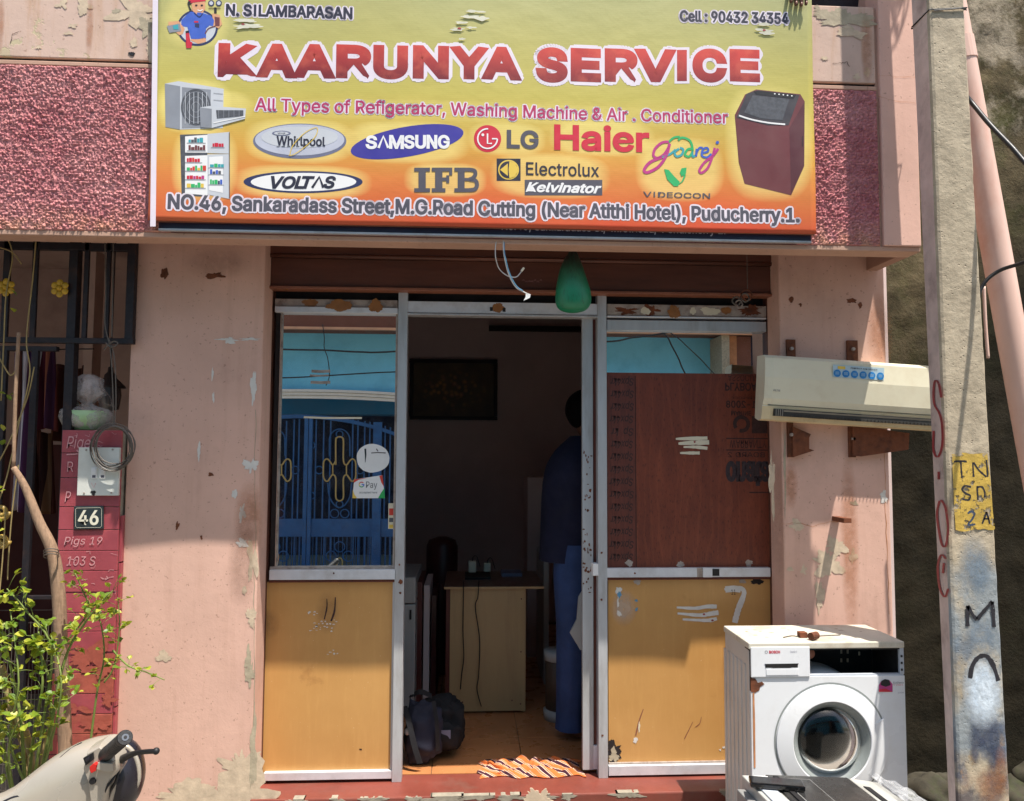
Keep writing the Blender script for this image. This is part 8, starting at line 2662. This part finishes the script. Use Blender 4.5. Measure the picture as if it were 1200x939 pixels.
MB().box(refl(862, 420, YO + .4).x, refl(880, 420, YO + .4).x, YO + .01, YO + .4, 0, zlip).build('column', 'opp_brown', OH)
MB().box(refl(880, 420, YO + .4).x, refl(960, 420, YO + .4).x, YO + .01, YO + .38, 0, zlip).build('dark_shutter', 'oh_dark', OH)
# its gate
OG = thing('blue_gate', 'ornate blue iron gate with gold cross scrolls, mirrored in the left window', 'gate', (refl(400, 600, YO).x, YO + .03, 0))
YOG = YO + .03
def og(x0, x1, y0, y1, mat='gate_blue', d=.03, name='bar', dy=0):
    a, b = refl(x0, (y0 + y1) / 2, YOG).x, refl(x1, (y0 + y1) / 2, YOG).x
    z1_, z0_ = refl((x0 + x1) / 2, y0, YOG).z, refl((x0 + x1) / 2, y1, YOG).z
    return MB().box(a, b, YOG + dy, YOG + dy + d, z0_, z1_).build(name, mat, OG)
og(355, 359.5, 487, 760, name='stile', d=.05); og(360.3, 364.5, 487, 760, name='stile', d=.05)
og(436, 446, 495, 760, name='stile', d=.05); og(290, 296, 490, 760, name='stile', d=.05); og(500, 508, 500, 760, name='stile', d=.05)
og(290, 355, 608, 629, name='band', d=.02); og(364.5, 436, 608, 629, name='band', d=.02); og(446, 508, 608, 629, name='band', d=.02)
for i, px in enumerate((334, 343, 349, 369, 378, 386, 412, 418, 426, 432, 450, 456, 462, 470, 480, 490, 302, 312, 322)):
    og(px, px + 1.5, 489 + max(0, (px - 380) ** 2 / 480), 608, d=.012, name='bar')
    og(px, px + 1.5, 629, 760, d=.012, name='bar')
for px in range(300, 500, 5):
    og(px, px + .8, 629, 760, d=.006, name='thin_bar', dy=-.01)
mb = MB()
tp_ = [refl(x, 486 + max(0, (x - 350) ** 2 / 620), YOG) for x in range(290, 512, 8)]
for i in range(len(tp_) - 1):
    a, b = tp_[i], tp_[i + 1]
    mb.hexa([(a.x, YOG, a.z - .05), (b.x, YOG, b.z - .05), (b.x, YOG + .04, b.z - .05), (a.x, YOG + .04, a.z - .05), (a.x, YOG, a.z), (b.x, YOG, b.z), (b.x, YOG + .04, b.z), (a.x, YOG + .04, a.z)])
mb.build('arched_rail', 'gate_blue', OG)
def oloop(pts, r, mat, closed=False, name='scroll'):
    q = [refl(a, b, YOG + .02) for a, b in pts]
    q = catmull(q, 5) if not closed else q
    MB().tube(q, r, 6, closed=closed).build(name, mat, OG, smooth=True)
for cx in (398, 322):
    R_ = []
    w1, w2 = 4.5, 19
    oloop([(cx - w1, 545), (cx - w1, 517), (cx - 3, 513), (cx, 512), (cx + 3, 513), (cx + w1, 517), (cx + w1, 540), (cx + 8, 545), (cx + 12, 540), (cx + 15, 538), (cx + 18, 540), (cx + 19, 545), (cx + 19, 558), (cx + 17, 563), (cx + 14, 564), (cx + 11, 560), (cx + 8, 556.5), (cx + w1, 561), (cx + w1, 582), (cx + 2, 586.5), (cx, 587), (cx - 2, 586.5), (cx - w1, 582), (cx - w1, 561), (cx - 8, 556.5), (cx - 11, 560), (cx - 14, 564), (cx - 17, 563), (cx - 19, 558), (cx - 19, 545), (cx - 18, 540), (cx - 15, 538), (cx - 12, 540), (cx - 8, 545), (cx - w1, 540)], .011, 'gate_gold')
    oloop([(cx - 8, 545), (cx - 8, 556.5)], .009, 'gate_gold'); oloop([(cx + 8, 545), (cx + 8, 556.5)], .009, 'gate_gold')
    oloop([(cx + 12 * math.cos(2 * PI * k / 20), 516 + 13 * math.sin(2 * PI * k / 20)) for k in range(10, 21)], .009, 'gate_blue')
    oloop([(cx - 12, 516), (cx - 12, 535)], .009, 'gate_blue'); oloop([(cx + 12, 516), (cx + 12, 535)], .009, 'gate_blue')
    oloop([(cx - 14, 566), (cx - 12, 582), (cx - 6, 592), (cx, 595), (cx + 6, 592), (cx + 12, 582), (cx + 14, 566)], .009, 'gate_blue')
    for (x, y, r) in ((cx, 509, 4), (cx, 591, 4), (cx - 24, 551, 4.5), (cx - 33, 522, 4), (cx - 33, 581, 4), (cx + 24, 551, 4.5), (cx - 6, 602, 5), (cx + 6, 602, 5), (cx, 641, 6), (cx - 10, 652, 6), (cx + 10, 652, 6)):
        oloop([(x + r * math.cos(2 * PI * k / 14), y + r * math.sin(2 * PI * k / 14)) for k in range(14)], .008, 'gate_blue', True)
    oloop([(cx - 3, 664), (cx - 3, 657), (cx, 654), (cx + 3, 657), (cx + 3, 664)], .010, 'gate_gold')
# overhead wires in front of it
def owire(pts, r, label, y=YO + .9):
    q = catmull([refl(a, b, y) for a, b in pts], 8)
    tag(MB().tube(q, r, 6).build('overhead_wire', 'wire'), label, 'wire', 'overhead wires across the street')
owire([(150, 404), (329, 409.5), (380, 410.5), (420, 412.5), (463, 412), (620, 400), (711, 400.5), (740, 396), (770, 392), (900, 370)], .012, 'upper black street wire mirrored across both window panes')
owire([(180, 446), (329, 443), (380, 440.5), (430, 437.5), (463, 436), (600, 432)], .009, 'lower black street wire mirrored in the left window')
owire([(760, 375), (781, 394), (787, 405), (795, 420), (803, 438), (830, 480)], .010, 'thicker slanting black wire mirrored above the plywood board')
owire([(770, 380), (794, 396), (806, 407), (822, 422), (837, 438), (860, 455)], .007, 'thinner slanting black wire mirrored above the plywood board')
owire([(378, 380), (380, 395), (380, 408), (384, 420), (386, 440), (382, 452)], .006, 'thin upright wire mirrored in the left window', YO + .6)
